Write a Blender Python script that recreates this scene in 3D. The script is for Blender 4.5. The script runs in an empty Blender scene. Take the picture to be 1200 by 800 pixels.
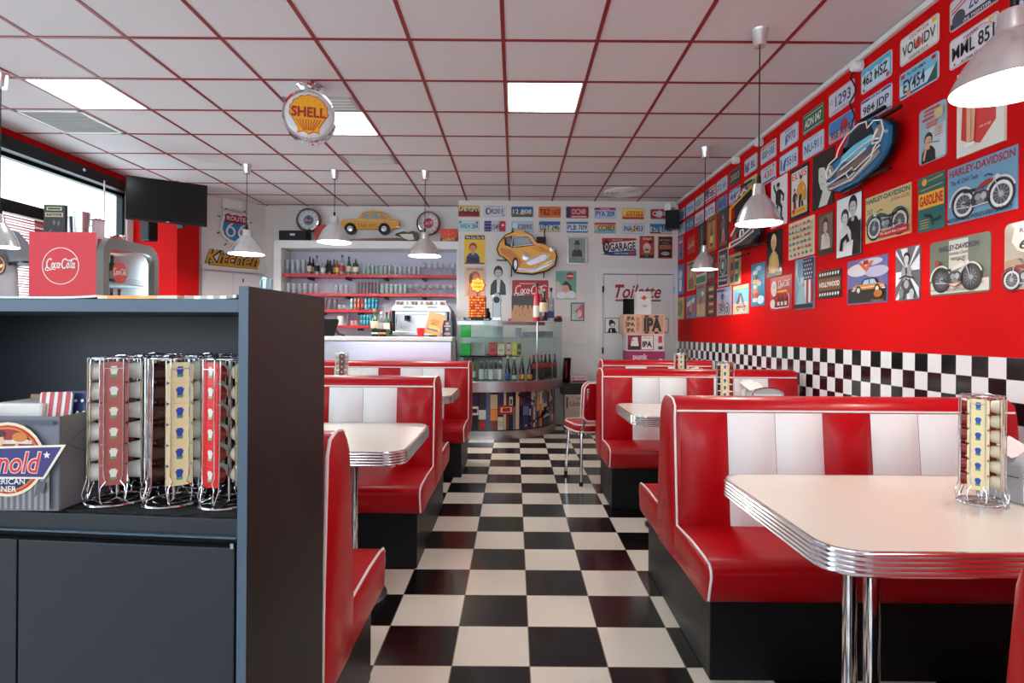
import bpy, bmesh, math, random
from mathutils import Vector, Matrix
random.seed(11)
PI = math.pi
SC = bpy.context.scene
COL = SC.collection
# ---------------------------------------------------------------- measuring helpers (camera at 0,0,HC looking along +y)
F, CX, CY, HC, ROLL = 675.0, 603.0, 390.0, 1.28, 0.007
def uv(px, py):
    dx, dy = px - CX, py - CY
    return (dx + ROLL * dy) / F, (dy - ROLL * dx) / F
def at(px, py, d):
    u, v = uv(px, py)
    return Vector((u * d, d, HC - v * d))
def on_x(px, py, x):
    u, v = uv(px, py)
    d = x / u
    return Vector((x, d, HC - v * d))
# ---------------------------------------------------------------- materials
def lin(c):
    out = []
    for x in c[:3]:
        x = x / 255.0
        out.append(x / 12.92 if x <= 0.04045 else ((x + 0.055) / 1.055) ** 2.4)
    return (out[0], out[1], out[2], 1.0)
def node_mat(name):
    m = bpy.data.materials.new(name)
    m.use_nodes = True
    nt = m.node_tree
    return m, nt, nt.nodes['Principled BSDF']
def mat(name, col, rough=0.5, metal=0.0, coat=0.0, bump=0.0, scale=60.0, vary=0.0, emit=0.0, spec=0.5, stretch=None, coord='Object'):
    m, nt, b = node_mat(name)
    b.inputs['Base Color'].default_value = lin(col)
    b.inputs['Roughness'].default_value = rough
    b.inputs['Metallic'].default_value = metal
    b.inputs['Coat Weight'].default_value = coat
    b.inputs['Coat Roughness'].default_value = 0.12
    b.inputs['Specular IOR Level'].default_value = spec
    if emit:
        b.inputs['Emission Color'].default_value = lin(col)
        b.inputs['Emission Strength'].default_value = emit
    if bump or vary:
        tc = nt.nodes.new('ShaderNodeTexCoord')
        mp = nt.nodes.new('ShaderNodeMapping')
        if stretch: mp.inputs['Scale'].default_value = stretch
        nz = nt.nodes.new('ShaderNodeTexNoise')
        nz.inputs['Scale'].default_value = scale
        nz.inputs['Detail'].default_value = 3
        nt.links.new(tc.outputs[coord], mp.inputs[0])
        nt.links.new(mp.outputs[0], nz.inputs['Vector'])
        if bump:
            bp = nt.nodes.new('ShaderNodeBump')
            bp.inputs['Strength'].default_value = bump
            bp.inputs['Distance'].default_value = 0.01
            nt.links.new(nz.outputs['Fac'], bp.inputs['Height'])
            nt.links.new(bp.outputs[0], b.inputs['Normal'])
        if vary:
            mr = nt.nodes.new('ShaderNodeMapRange')
            mr.inputs['To Min'].default_value = max(0.02, rough - vary)
            mr.inputs['To Max'].default_value = min(1.0, rough + vary)
            nt.links.new(nz.outputs['Fac'], mr.inputs['Value'])
            nt.links.new(mr.outputs[0], b.inputs['Roughness'])
    return m
def glass_mat(name, tint, gloss=0.12, rough=0.02, body=0.0):
    m = bpy.data.materials.new(name)
    m.use_nodes = True
    nt = m.node_tree
    nt.nodes.remove(nt.nodes['Principled BSDF'])
    out = nt.nodes['Material Output']
    tr = nt.nodes.new('ShaderNodeBsdfTransparent'); tr.inputs[0].default_value = lin(tint)
    gl = nt.nodes.new('ShaderNodeBsdfGlossy'); gl.inputs['Roughness'].default_value = rough
    lw = nt.nodes.new('ShaderNodeLayerWeight'); lw.inputs['Blend'].default_value = 0.35
    mr = nt.nodes.new('ShaderNodeMapRange')
    mr.inputs['To Min'].default_value = gloss * 0.35; mr.inputs['To Max'].default_value = min(1, gloss * 4)
    mx = nt.nodes.new('ShaderNodeMixShader')
    nt.links.new(lw.outputs['Facing'], mr.inputs['Value'])
    nt.links.new(mr.outputs[0], mx.inputs[0])
    nt.links.new(tr.outputs[0], mx.inputs[1]); nt.links.new(gl.outputs[0], mx.inputs[2])
    last = mx
    if body:
        df = nt.nodes.new('ShaderNodeBsdfDiffuse'); df.inputs[0].default_value = lin(tint)
        m2 = nt.nodes.new('ShaderNodeMixShader'); m2.inputs[0].default_value = body
        nt.links.new(mx.outputs[0], m2.inputs[1]); nt.links.new(df.outputs[0], m2.inputs[2])
        last = m2
    nt.links.new(last.outputs[0], out.inputs[0])
    return m
_ink = {}
def ink(c, rough=0.42):
    k = (tuple(int(x / 6) * 6 for x in c[:3]), rough)
    if k not in _ink:
        _ink[k] = mat('printed_ink', k[0], rough, coat=0.15)
    return _ink[k]
M = dict(
    red_vinyl=mat('red_vinyl', (172, 2, 16), 0.36, coat=0.12, bump=0.06, scale=40, spec=0.3),
    white_vinyl=mat('white_vinyl', (240, 241, 240), 0.4, coat=0.2, bump=0.06, scale=40),
    piping=mat('white_piping', (240, 238, 232), 0.4),
    plinth=mat('black_laminate', (14, 15, 17), 0.42, bump=0.03, scale=90, spec=0.3),
    chrome=mat('chrome', (225, 226, 230), 0.1, 1.0),
    steel=mat('brushed_steel', (196, 196, 200), 0.3, 1.0, bump=0.04, scale=30, stretch=(1, 1, 40)),
    alu=mat('spun_aluminium', (226, 226, 225), 0.26, 0.82),
    ridged=mat('ridged_aluminium', (222, 220, 222), 0.16, 1.0),
    laminate=mat('cream_laminate', (230, 225, 209), 0.3, coat=0.3, bump=0.01, scale=200),
    cabinet=mat('slate_laminate', (27, 34, 43), 0.45, bump=0.02, scale=150, vary=0.05),
    cab_edge=mat('lit_slate_edge', (72, 92, 110), 0.45, vary=0.03),  # bluish light on the cabinet edges is put into this colour
    cab_shaded=mat('shaded_slate_laminate', (25, 21, 21), 0.42, bump=0.02, scale=120),  # same laminate on the end panel, its brown shade put into the colour
    black=mat('black_plastic', (12, 12, 14), 0.4, bump=0.02, scale=120, spec=0.3),
    black_gloss=mat('black_gloss', (8, 8, 10), 0.2, coat=0.1, spec=0.25),
    rubber=mat('black_rubber_mat', (22, 23, 25), 0.8, bump=0.5, scale=300),
    white_wall=mat('white_wall_paint', (222, 219, 216), 0.75, bump=0.03, scale=50),
    white_gloss=mat('white_lacquer', (226, 226, 226), 0.4, vary=0.05, scale=12),
    white_plastic=mat('white_plastic', (228, 228, 226), 0.4),
    red_paint=mat('red_wall_paint', (198, 2, 5), 0.6, bump=0.02, scale=60, spec=0.12),
    red_shelf=mat('red_shelf_lacquer', (188, 16, 30), 0.35, coat=0.2),
    ceil_tile=mat('ceiling_tile', (218, 213, 217), 0.85, bump=0.05, scale=160),
    grid_red=mat('red_grid_metal', (138, 8, 20), 0.45),
    shade_in=mat('white_enamel', (245, 240, 230), 0.5),
    glow=mat('lit_diffuser', (244, 250, 255), 0.6, emit=6.0),
    bulb=mat('lit_bulb', (255, 244, 228), 0.5, emit=20.0),
    glass=glass_mat('clear_glass', (236, 244, 244), 0.14),
    pane=glass_mat('display_pane', (238, 246, 245), 0.03),
    tumbler=glass_mat('tumbler_glass', (236, 240, 244), 0.16, 0.12, 0.22),
    tumbler_dark=glass_mat('smoked_tumbler', (176, 158, 166), 0.15, 0.1, 0.35),
    tumbler_green=glass_mat('green_tint_glass', (222, 236, 232), 0.16, 0.12, 0.25),
    neon=mat('unlit_neon_tube', (236, 232, 222), 0.25, coat=0.5),
    cardboard=mat('cardboard', (172, 138, 98), 0.8, bump=0.1, scale=40),
    paper=mat('white_paper', (238, 236, 230), 0.7),
    cream=mat('cream_plastic', (238, 230, 204), 0.42),
    brown=mat('brown_plastic', (64, 30, 26), 0.35, coat=0.2),
    sauce_red=mat('sauce_red_plastic', (150, 28, 26), 0.35, coat=0.2),
    foil_cream=mat('cream_foil', (240, 224, 172), 0.35, coat=0.2),
    foil_red=mat('red_brown_foil', (164, 82, 74), 0.3, coat=0.3),
    foil_bright=mat('bright_red_foil', (216, 22, 30), 0.3, coat=0.3),
    grey_cloth=mat('grey_striped_cloth', (112, 110, 116), 0.9, bump=0.3, scale=200),
    wood=mat('guitar_wood', (120, 62, 28), 0.35, coat=0.4),
    cable=mat('black_cable', (12, 12, 12), 0.5),
)
# ---------------------------------------------------------------- mesh builder
def rrect(x0, y0, x1, y1, r, n=5):
    if r <= 0: return [(x0, y0), (x1, y0), (x1, y1), (x0, y1)]
    pts = []
    for cx, cy, a in ((x1 - r, y0 + r, -90), (x1 - r, y1 - r, 0), (x0 + r, y1 - r, 90), (x0 + r, y0 + r, 180)):
        for i in range(n + 1):
            t = math.radians(a + 90.0 * i / n)
            pts.append((cx + r * math.cos(t), cy + r * math.sin(t)))
    return pts
def arc(cx, cy, rx, ry, a0, a1, n=14):
    return [(cx + rx * math.cos(math.radians(a0 + (a1 - a0) * i / n)), cy + ry * math.sin(math.radians(a0 + (a1 - a0) * i / n))) for i in range(n + 1)]
class MB:
    def __init__(s):
        s.v, s.f, s.mi, s.mats = [], [], [], []
    def slot(s, m):
        if m not in s.mats: s.mats.append(m)
        return s.mats.index(m)
    def add(s, m, vs, fs):
        o, k = len(s.v), s.slot(m)
        s.v += [tuple(p) for p in vs]
        for f in fs:
            s.f.append([i + o for i in f]); s.mi.append(k)
        return s
    def box(s, m, a, b):
        x0, y0, z0 = (min(a[i], b[i]) for i in range(3)); x1, y1, z1 = (max(a[i], b[i]) for i in range(3))
        return s.add(m, [(x0, y0, z0), (x1, y0, z0), (x1, y1, z0), (x0, y1, z0), (x0, y0, z1), (x1, y0, z1), (x1, y1, z1), (x0, y1, z1)],
                     [(0, 3, 2, 1), (4, 5, 6, 7), (0, 1, 5, 4), (1, 2, 6, 5), (2, 3, 7, 6), (3, 0, 4, 7)])
    def prism(s, m, pts, a, b, ax='y'):
        """outline extruded from a to b along ax; outline is in (x,z) for y, (y,z) for x, (x,y) for z"""
        def P(p, t):
            return {'y': (p[0], t, p[1]), 'x': (t, p[0], p[1]), 'z': (p[0], p[1], t)}[ax]
        n = len(pts)
        vs = [P(p, a) for p in pts] + [P(p, b) for p in pts]
        fs = [list(range(n)), list(range(2 * n - 1, n - 1, -1))] + [[i, i + n, (i + 1) % n + n, (i + 1) % n] for i in range(n)]
        return s.add(m, vs, fs)
    def pillow(s, m, prof, xa, xb, bulge, ends=(1, 1)):
        """outline in (y,z) swept from xa to xb with softly domed ends"""
        cy = sum(p[0] for p in prof) / len(prof); cz = sum(p[1] for p in prof) / len(prof)
        ring = lambda x, d: [(x, cy + (p[0] - cy) * d, cz + (p[1] - cz) * d) for p in prof]
        n = len(prof); rs = []
        if ends[0]: rs += [ring(xa - bulge, .30), ring(xa - bulge * .92, .6), ring(xa - bulge * .6, .84), ring(xa - bulge * .25, .95)]
        rs += [ring(xa, 1), ring(xb, 1)]
        if ends[1]: rs += [ring(xb + bulge * .25, .95), ring(xb + bulge * .6, .84), ring(xb + bulge * .92, .6), ring(xb + bulge, .30)]
        vs = [p for r in rs for p in r]
        fs = [list(range(n)), [len(vs) - n + i for i in range(n - 1, -1, -1)]]
        for j in range(len(rs) - 1):
            for i in range(n): fs.append((j * n + i, j * n + (i + 1) % n, (j + 1) * n + (i + 1) % n, (j + 1) * n + i))
        return s.add(m, vs, fs)
    def lathe(s, m, prof, c=(0, 0, 0), n=20, ax='z', a0=0.0, a1=360.0):
        full = abs(a1 - a0) >= 359.9
        k = n if full else n + 1
        vs, fs = [], []
        for r, z in prof:
            for i in range(k):
                t = math.radians(a0 + (a1 - a0) * i / n)
                x, y = r * math.cos(t), r * math.sin(t)
                p = {'z': (x, y, z), 'y': (x, z, y), 'x': (z, x, y)}[ax]
                vs.append((p[0] + c[0], p[1] + c[1], p[2] + c[2]))
        for j in range(len(prof) - 1):
            for i in range(n):
                i2 = (i + 1) % k
                fs.append([j * k + i, j * k + i2, (j + 1) * k + i2, (j + 1) * k + i])
        return s.add(m, vs, fs)
    def tube(s, m, pts, r, n=8, closed=False, cap=True):
        pts = [Vector(p) for p in pts]
        N = len(pts)
        if N < 2: return s
        tans = []
        for i in range(N):
            a = pts[(i - 1) % N] if (closed or i > 0) else pts[i]
            b = pts[(i + 1) % N] if (closed or i < N - 1) else pts[i]
            t = b - a
            tans.append(t.normalized() if t.length > 1e-9 else Vector((0, 0, 1)))
        up = Vector((0, 0, 1)) if abs(tans[0].z) < 0.9 else Vector((1, 0, 0))
        nrm = (up - tans[0] * up.dot(tans[0])).normalized()
        vs, fs = [], []
        for i in range(N):
            nrm = nrm - tans[i] * nrm.dot(tans[i])
            nrm = nrm.normalized() if nrm.length > 1e-6 else tans[i].orthogonal().normalized()
            bi = tans[i].cross(nrm)
            rr = r[i] if isinstance(r, (list, tuple)) else r
            for k in range(n):
                a = 2 * PI * k / n
                vs.append(pts[i] + (nrm * math.cos(a) + bi * math.sin(a)) * rr)
        for i in range(N if closed else N - 1):
            j = (i + 1) % N
            for k in range(n):
                k2 = (k + 1) % n
                fs.append([i * n + k, i * n + k2, j * n + k2, j * n + k])
        if cap and not closed:
            fs.append(list(range(n - 1, -1, -1))); fs.append([(N - 1) * n + k for k in range(n)])
        return s.add(m, vs, fs)
    def ball(s, m, c, r, n=12, sz=1.0):
        prof = [(max(1e-4, r * math.sin(PI * i / n)), -r * sz * math.cos(PI * i / n)) for i in range(n + 1)]
        return s.lathe(m, prof, c, n + 4)
    def build(s, name, parent=None, smooth=40, bevel=0.0, seg=2, fix=True, loc=None, rz=0.0):
        me = bpy.data.meshes.new(name)
        me.from_pydata(s.v, [], s.f)
        for m in s.mats: me.materials.append(m)
        me.polygons.foreach_set('material_index', s.mi)
        if fix:
            bm = bmesh.new(); bm.from_mesh(me)
            bmesh.ops.recalc_face_normals(bm, faces=bm.faces)
            bm.to_mesh(me); bm.free()
        if smooth:
            me.polygons.foreach_set('use_smooth', [True] * len(me.polygons))
            me.set_sharp_from_angle(angle=math.radians(smooth))
        me.update()
        o = bpy.data.objects.new(name, me)
        COL.objects.link(o)
        if parent: o.parent = parent
        if bevel:
            b = o.modifiers.new('edge', 'BEVEL'); b.width = bevel; b.segments = seg; b.limit_method = 'ANGLE'; b.angle_limit = math.radians(40)
        if loc is not None: o.location = loc
        o.rotation_euler[2] = rz
        return o
def tag(o, label=None, cat=None, group=None, kind=None):
    if label: o['label'] = label
    if cat: o['category'] = cat
    if group: o['group'] = group
    if kind: o['kind'] = kind
    return o
def thing(name, label, cat, loc=(0, 0, 0), rz=0.0, group=None):
    o = bpy.data.objects.new(name, None)
    o.empty_display_size = 0.05
    COL.objects.link(o)
    o.location = loc; o.rotation_euler[2] = rz
    return tag(o, label, cat, group)
def struct(o):
    o['kind'] = 'structure'
    return o
KIDS = {}
def dup(o, parent=None):
    """copy of a thing with copies of its parts and sub-parts"""
    c = o.copy(); COL.objects.link(c)
    if parent: c.parent = parent
    for ch in [x for x in KIDS.get(o.name, o.children)]:
        dup(ch, c)
    return c
ORD = ['first', 'second', 'third', 'fourth', 'fifth', 'sixth', 'seventh', 'eighth', 'ninth', 'tenth', 'eleventh', 'twelfth', 'thirteenth', 'fourteenth', 'fifteenth', 'sixteenth']
# ---------------------------------------------------------------- flat printed art: a panel facing -y in its own space
_gl = {}
def glyph(s, bold=0.0, shear=0.0):
    k = (s, bold, shear)
    if k not in _gl:
        cu = bpy.data.curves.new('lettering', 'FONT')
        cu.body = s; cu.shear = shear; cu.offset = bold; cu.resolution_u = 3
        o = bpy.data.objects.new('lettering', cu)
        me = o.to_mesh()
        vs = [(v.co.x, v.co.y) for v in me.vertices]
        fs = [list(p.vertices) for p in me.polygons]
        o.to_mesh_clear(); bpy.data.objects.remove(o); bpy.data.curves.remove(cu)
        xs = [v[0] for v in vs] or [0, 1]; ys = [v[1] for v in vs] or [0, 1]
        x0, x1, y0, y1 = min(xs), max(xs), min(ys), max(ys)
        _gl[k] = ([((x - x0) / max(1e-6, x1 - x0) - 0.5, (y - y0) / max(1e-6, y1 - y0) - 0.5) for x, y in vs], fs)
    return _gl[k]
class Art(MB):
    EPS = 0.0003
    def __init__(s, W, H, base, T=0.004, rad=0.0, side=None):
        super().__init__()
        s.W, s.H, s.T, s.n = W, H, T, 0
        out = rrect(-W / 2, -H / 2, W / 2, H / 2, rad, 4)
        s.prism(ink(base) if not hasattr(base, 'name') else base, out, 0.0, -T, 'y')
    def p3(s, u, v, lift=0.0):
        return ((u - 0.5) * s.W, -s.T - s.n * s.EPS - lift, (v - 0.5) * s.H)
    def P(s, c, pts):
        s.n += 1
        return s.add(ink(c), [s.p3(u, v) for u, v in pts], [list(range(len(pts) - 1, -1, -1))])
    def R(s, c, u0, v0, u1, v1): return s.P(c, [(u0, v0), (u1, v0), (u1, v1), (u0, v1)])
    def E(s, c, u, v, ru, rv=None, n=20):
        rv = rv if rv is not None else ru * s.W / s.H
        return s.P(c, [(u + ru * math.cos(2 * PI * i / n), v + rv * math.sin(2 * PI * i / n)) for i in range(n)])
    def L(s, c, w, pts):
        """stroke of width w (fraction of height) along a polyline"""
        s.n += 1
        W, H = s.W, s.H
        p = [Vector((u * W, v * H)) for u, v in pts]
        hw = w * H / 2
        lft, rgt = [], []
        for i in range(len(p)):
            a, b = p[max(0, i - 1)], p[min(len(p) - 1, i + 1)]
            t = b - a
            t = t.normalized() if t.length > 1e-9 else Vector((1, 0))
            nn = Vector((-t.y, t.x)) * hw
            lft.append(p[i] + nn); rgt.append(p[i] - nn)
        vs = [s.p3(q.x / W, q.y / H) for q in lft + rgt]
        n = len(p)
        return s.add(ink(c), vs, [[i, i + n, i + n + 1, i + 1] for i in range(n - 1)])
    def ring(s, c, w, u, v, ru, rv=None, n=24, a0=0, a1=360):
        rv = rv if rv is not None else ru * s.W / s.H
        return s.L(c, w, arc(u, v, ru, rv, a0, a1, n))
    def T_(s, c, txt, u, v, w, h, bold=0.01, shear=0.0, rot=0.0):
        s.n += 1
        vs, fs = glyph(txt, bold, shear)
        cr, sr = math.cos(rot), math.sin(rot)
        out = []
        for x, y in vs:
            X, Y = x * w * s.W, y * h * s.H
            out.append(s.p3(u + (X * cr - Y * sr) / s.W, v + (X * sr + Y * cr) / s.H))
        return s.add(ink(c), out, fs)
    def put(s, name, label, cat, loc, rz=0.0, group=None, parent=None, tilt=0.0):
        o = s.build(name, parent, smooth=0, fix=False)
        o.location = loc; o.rotation_euler = (0, tilt, rz)
        if label: tag(o, label, cat, group)
        return o
WHITE, BLACK, RED, CREAM, YEL, BLUE, NAVY, TEAL, ORANGE, GREY, BROWN, GREEN, SKIN, PINK = (
    (236, 234, 230), (18, 18, 20), (196, 18, 26), (232, 214, 176), (244, 196, 52), (44, 104, 176), (24, 38, 92), (40, 120, 122),
    (226, 118, 30), (140, 140, 142), (92, 58, 38), (30, 96, 60), (222, 172, 134), (222, 120, 130))
def cola(a, c, u, v, w, h, wt=1.0):
    """flowing two-word script with long swashes"""
    S = []
    S.append((.34, arc(1.35, 1.55, 1.15, 1.35, 48, 300) ))
    S.append((.26, [(.55, .62), (.0, .2), (-.15, -.25), (.5, -.5), (1.8, -.3), (3.2, -.05), (4.4, -.2)]))
    S.append((.28, arc(3.0, 1.0, .5, .72, 0, 360)))
    S.append((.28, arc(4.35, 1.0, .52, .72, 55, 310)))
    S.append((.28, arc(5.5, 1.0, .5, .72, 0, 360)))
    S.append((.28, [(6.05, 1.75), (5.98, .6), (6.1, .3), (6.45, .4)]))
    S.append((.24, [(6.45, 1.15), (6.95, 1.25)]))
    S.append((.34, arc(8.2, 1.55, 1.15, 1.35, 48, 310)))
    S.append((.28, [(8.6, 2.85), (9.6, 2.35), (11.0, 2.6), (12.4, 3.0), (13.4, 2.7)]))
    S.append((.28, arc(9.9, 1.0, .5, .72, 0, 360)))
    S.append((.26, [(10.8, .9), (11.35, 2.2), (11.3, 2.7), (11.0, 2.3), (10.95, .6), (11.2, .3), (11.5, .5)]))
    S.append((.28, arc(12.2, 1.0, .5, .72, 0, 360)))
    S.append((.28, [(12.75, 1.75), (12.68, .6), (12.85, .3), (13.3, .5)]))
    for wd, pts in S:
        q = [((x + .22 * y + .3) / 14.2, (y + .55) / 3.6) for x, y in pts]
        a.L(c, wd / 3.6 * h * wt, [(u + (x - .5) * w, v + (y - .5) * h) for x, y in q])
# ================================================================= THE SETTING
XR, XL, YB, YBL, ZC, YF = 2.29, -4.75, 8.1, 8.54, 3.14, -2.3
def checker_mat(name, size, ox, oy, oz, planes, c1, c2, rough, grout, gw):
    m, nt, b = node_mat(name)
    b.inputs['Roughness'].default_value = rough
    b.inputs['Coat Weight'].default_value = 0.15; b.inputs['Coat Roughness'].default_value = 0.08
    tc = nt.nodes.new('ShaderNodeTexCoord'); sep = nt.nodes.new('ShaderNodeSeparateXYZ'); cmb = nt.nodes.new('ShaderNodeCombineXYZ')
    nt.links.new(tc.outputs['Object'], sep.inputs[0])
    off = {'X': ox, 'Y': oy, 'Z': oz}
    edge = None
    for i, ax in enumerate(planes):
        a = nt.nodes.new('ShaderNodeMath'); a.operation = 'SUBTRACT'; a.inputs[1].default_value = off[ax]
        d = nt.nodes.new('ShaderNodeMath'); d.operation = 'DIVIDE'; d.inputs[1].default_value = size
        nt.links.new(sep.outputs[ax], a.inputs[0]); nt.links.new(a.outputs[0], d.inputs[0])
        nt.links.new(d.outputs[0], cmb.inputs[i])
        ad = nt.nodes.new('ShaderNodeMath'); ad.operation = 'ADD'; ad.inputs[1].default_value = 1000
        fr = nt.nodes.new('ShaderNodeMath'); fr.operation = 'FRACT'
        sb = nt.nodes.new('ShaderNodeMath'); sb.operation = 'SUBTRACT'; sb.inputs[1].default_value = 0.5
        ab = nt.nodes.new('ShaderNodeMath'); ab.operation = 'ABSOLUTE'
        gt = nt.nodes.new('ShaderNodeMath'); gt.operation = 'GREATER_THAN'; gt.inputs[1].default_value = 0.5 - gw / size
        for p, q in ((d, ad), (ad, fr), (fr, sb), (sb, ab), (ab, gt)): nt.links.new(p.outputs[0], q.inputs[0])
        if edge is None: edge = gt
        else:
            mx = nt.nodes.new('ShaderNodeMath'); mx.operation = 'MAXIMUM'
            nt.links.new(edge.outputs[0], mx.inputs[0]); nt.links.new(gt.outputs[0], mx.inputs[1]); edge = mx
    cmb.inputs[2].default_value = 0.5
    ck = nt.nodes.new('ShaderNodeTexChecker'); ck.inputs['Scale'].default_value = 1.0
    ck.inputs['Color1'].default_value = lin(c1); ck.inputs['Color2'].default_value = lin(c2)
    nt.links.new(cmb.outputs[0], ck.inputs['Vector'])
    mix = nt.nodes.new('ShaderNodeMix'); mix.data_type = 'RGBA'
    mix.inputs['B'].default_value = lin(grout)
    nt.links.new(edge.outputs[0], mix.inputs['Factor']); nt.links.new(ck.outputs['Color'], mix.inputs['A'])
    nt.links.new(mix.outputs['Result'], b.inputs['Base Color'])
    nz = nt.nodes.new('ShaderNodeTexNoise'); nz.inputs['Scale'].default_value = 5
    mr = nt.nodes.new('ShaderNodeMapRange'); mr.inputs['To Min'].default_value = rough - .02; mr.inputs['To Max'].default_value = rough + .03
    nt.links.new(tc.outputs['Object'], nz.inputs['Vector']); nt.links.new(nz.outputs['Fac'], mr.inputs['Value']); nt.links.new(mr.outputs[0], b.inputs['Roughness'])
    return m
floor_m = checker_mat('checkered_floor_tiles', 0.3, 0.0675, 2.212, 0, 'XY', (232, 224, 206), (11, 10, 12), 0.22, (120, 104, 88), 0.0022)
band_m = checker_mat('checkered_wall_tiles', 0.102, 0, 0.02, 1.182, 'YZ', (236, 234, 234), (14, 14, 16), 0.12, (150, 146, 142), 0.001)
def sbox(name, m, a, b, bevel=0):
    return struct(MB().box(m, a, b).build(name, smooth=0, bevel=bevel))
sbox('floor', floor_m, (XL - .15, YF, -.1), (XR + .15, YBL + .3, 0))
sbox('ceiling', M['ceil_tile'], (XL - .15, YF, ZC), (XR + .15, YBL + .3, ZC + .1))
g = MB()
GX0, GY0, GS = -0.085, 3.66, 0.598
for k in range(-8, 5):
    x = GX0 + GS * k
    if XL < x < XR: g.box(M['grid_red'], (x - .012, YF, ZC - .004), (x + .012, YBL, ZC))
for k in range(-10, 9):
    y = GY0 + GS * k
    g.box(M['grid_red'], (XL, y - .012, ZC - .0045), (XR, y + .012, ZC))
struct(g.build('trim_1', smooth=0))
sbox('wall_right', M['red_paint'], (XR, YF, 0), (XR + .15, YBL + .3, ZC))
sbox('trim_2', band_m, (XR - .007, YF, 1.182 - .612), (XR, YB, 1.182))
w = MB().box(M['white_wall'], (-.80, YB, 0), (XR, YBL + .3, ZC)).box(M['white_wall'], (-3.75, YBL, 0), (-.80, YBL + .3, ZC))
struct(w.build('wall_back', smooth=0))
KA, KB = Vector((-4.27, 7.84)), Vector((-3.71, 8.54))
kd = (KB - KA).normalized(); kn = Vector((-kd.y, kd.x))
w = MB().prism(M['white_wall'], [tuple(KA), tuple(KB), tuple(KB + kn * .2), tuple(KA + kn * .2)], 0, ZC, 'z')
w.box(M['white_wall'], (XL, 7.84, 0), (-4.27, 8.0, ZC))
struct(w.build('wall_kitchen', smooth=0))
KROT = math.atan2(kd.y, kd.x)
# window wall
w = MB().box(M['white_wall'], (XL - .15, YF, 0), (XL, YBL, .85)).box(M['white_wall'], (XL - .15, 7.05, .85), (XL, YBL, 2.95)).box(M['red_paint'], (XL - .15, YF, 2.95), (XL, YBL, ZC))
w.box(M['red_paint'], (XL, YF, 3.055), (XL + .03, 7.16, ZC))
struct(w.build('wall_left', smooth=0))
w = MB().box(M['white_wall'], (XL - .15, YF - .15, 0), (XR + .15, YF, 1.1)).box(M['white_wall'], (XL - .15, YF - .15, 2.5), (XR + .15, YF, ZC + .1))  # unseen wall, its window opening narrowed to cut flat frontal daylight
w.box(M['white_wall'], (-.2, YF - .15, 1.1), (.2, YF, 2.5))
struct(w.build('wall_front', smooth=0))
# black cassette of the roller blind along the head of the windows
t = MB().box(M['black'], (XL, YF, 2.93), (XL + .10, 7.1, 3.055))
for y in (6.2, 4.6): t.lathe(M['chrome'], [(.02, 0), (.02, .012), (.0001, .014)], (XL + .10, y, 3.0), 10, 'x')
struct(t.build('trim_3', smooth=30, bevel=.006))
for i, (y0, y1, trans) in enumerate(((5.86, 7.05, 0), (3.4, 5.86, 1), (.9, 3.4, 1), (-1.6, .9, 0))):
    f = MB()
    for a, b in (((y0, .85), (y0 + .05, 2.38 if i == 0 else 2.95)), ((y1 - .05, .85), (y1, 2.38 if i == 1 else 2.95)), ((y0, .85), (y1, .92)), ((y0, 2.9), (y1, 2.95))):
        f.box(M['black'], (XL - .10, a[0], a[1]), (XL - .03, b[0], b[1]))
    if trans: f.box(M['black'], (XL - .10, y0, 2.38), (XL - .01, y1, 2.50))
    wo = struct(f.build('window_%d' % (i + 1), smooth=0))
    MB().box(M['pane'], (XL - .07, y0 + .001, .92), (XL - .064, y1 - .001, 2.9)).build('glass_pane', wo, smooth=0)
# slatted blinds below the transom
for j, (y0, y1, place) in enumerate(((3.42, 5.84, 'behind the hanging shirt'), (.95, 3.38, 'in the window beside the service cabinet'))):
    b = MB()
    z, k = 2.36, 0
    while z > 1.1:
        mm = M['red_shelf'] if k % 3 else M['white_plastic']
        b.prism(mm, [(XL + .005, z), (XL + .03, z + .012), (XL + .032, z + .010), (XL + .007, z - .002)], y0, y1, 'y')
        z -= .026; k += 1
    o = tag(b.build('venetian_blind', smooth=0), 'red and white slatted blind under the window transom ' + place, 'blind')
    MB().tube(M['paper'], [(XL + .02, y0 + .5, 2.38), (XL + .02, y0 + .5, 1.1)], .002, 5).build('ladder_cord', o)
tag(MB().tube(M['white_plastic'], [(XL + .12, 6.485, 2.96), (XL + .12, 6.485, 2.1)], .008, 8).tube(M['chrome'], [(XL + .04, 6.485, 2.99), (XL + .12, 6.485, 2.96)], .006, 6).build('blind_wand'), 'thin white wand of the roller blind hanging before the bright window', 'blind wand')
# red square column
sbox('pillar_column', M['red_paint'], (XL, 7.16, 0), (-4.2, 7.66, ZC), .004)
# door to the kitchen (on the slanted wall) and the toilet door
kp = thing('door_1', None, None, (KA.x, KA.y, 0), KROT); struct(kp)
KL = (KB - KA).length
MB().prism(M['white_gloss'], [(0, 0), (0, 2.18), (KL - .015, 2.18), (KL - .015, 0), (KL - .05, 0), (KL - .05, 2.11), (.035, 2.11), (.035, 0)], -.022, 0, 'y').build('door_frame', kp, smooth=0)
MB().box(M['steel'], (.0, -.036, 2.105), (KL - .03, -.03, 2.125)).build('head_strip', kp, smooth=0)
for a, b in ((.04, .425), (.432, KL - .055)):
    lf = MB().box(M['white_gloss'], (a, -.012, .01), (b, -.001, 2.105)).build('door_leaf', kp, smooth=0, bevel=.003)
MB().box(M['black'], (.56, -.02, 1.98), (.575, -.012, 2.03)).build('latch', kp, smooth=0)
MB().box(M['steel'], (.03, -.02, 1.35), (.045, -.012, 1.47)).build('hinge', kp, smooth=0)
dx0, dx1 = at(706, 400, YB).x, at(789, 400, YB).x
td = thing('door_2', None, None, ((dx0 + dx1) / 2, YB, 0)); struct(td)
hw = (dx1 - dx0) / 2
fx = min(hw + .075, XR - .002 - (dx0 + dx1) / 2)
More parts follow.
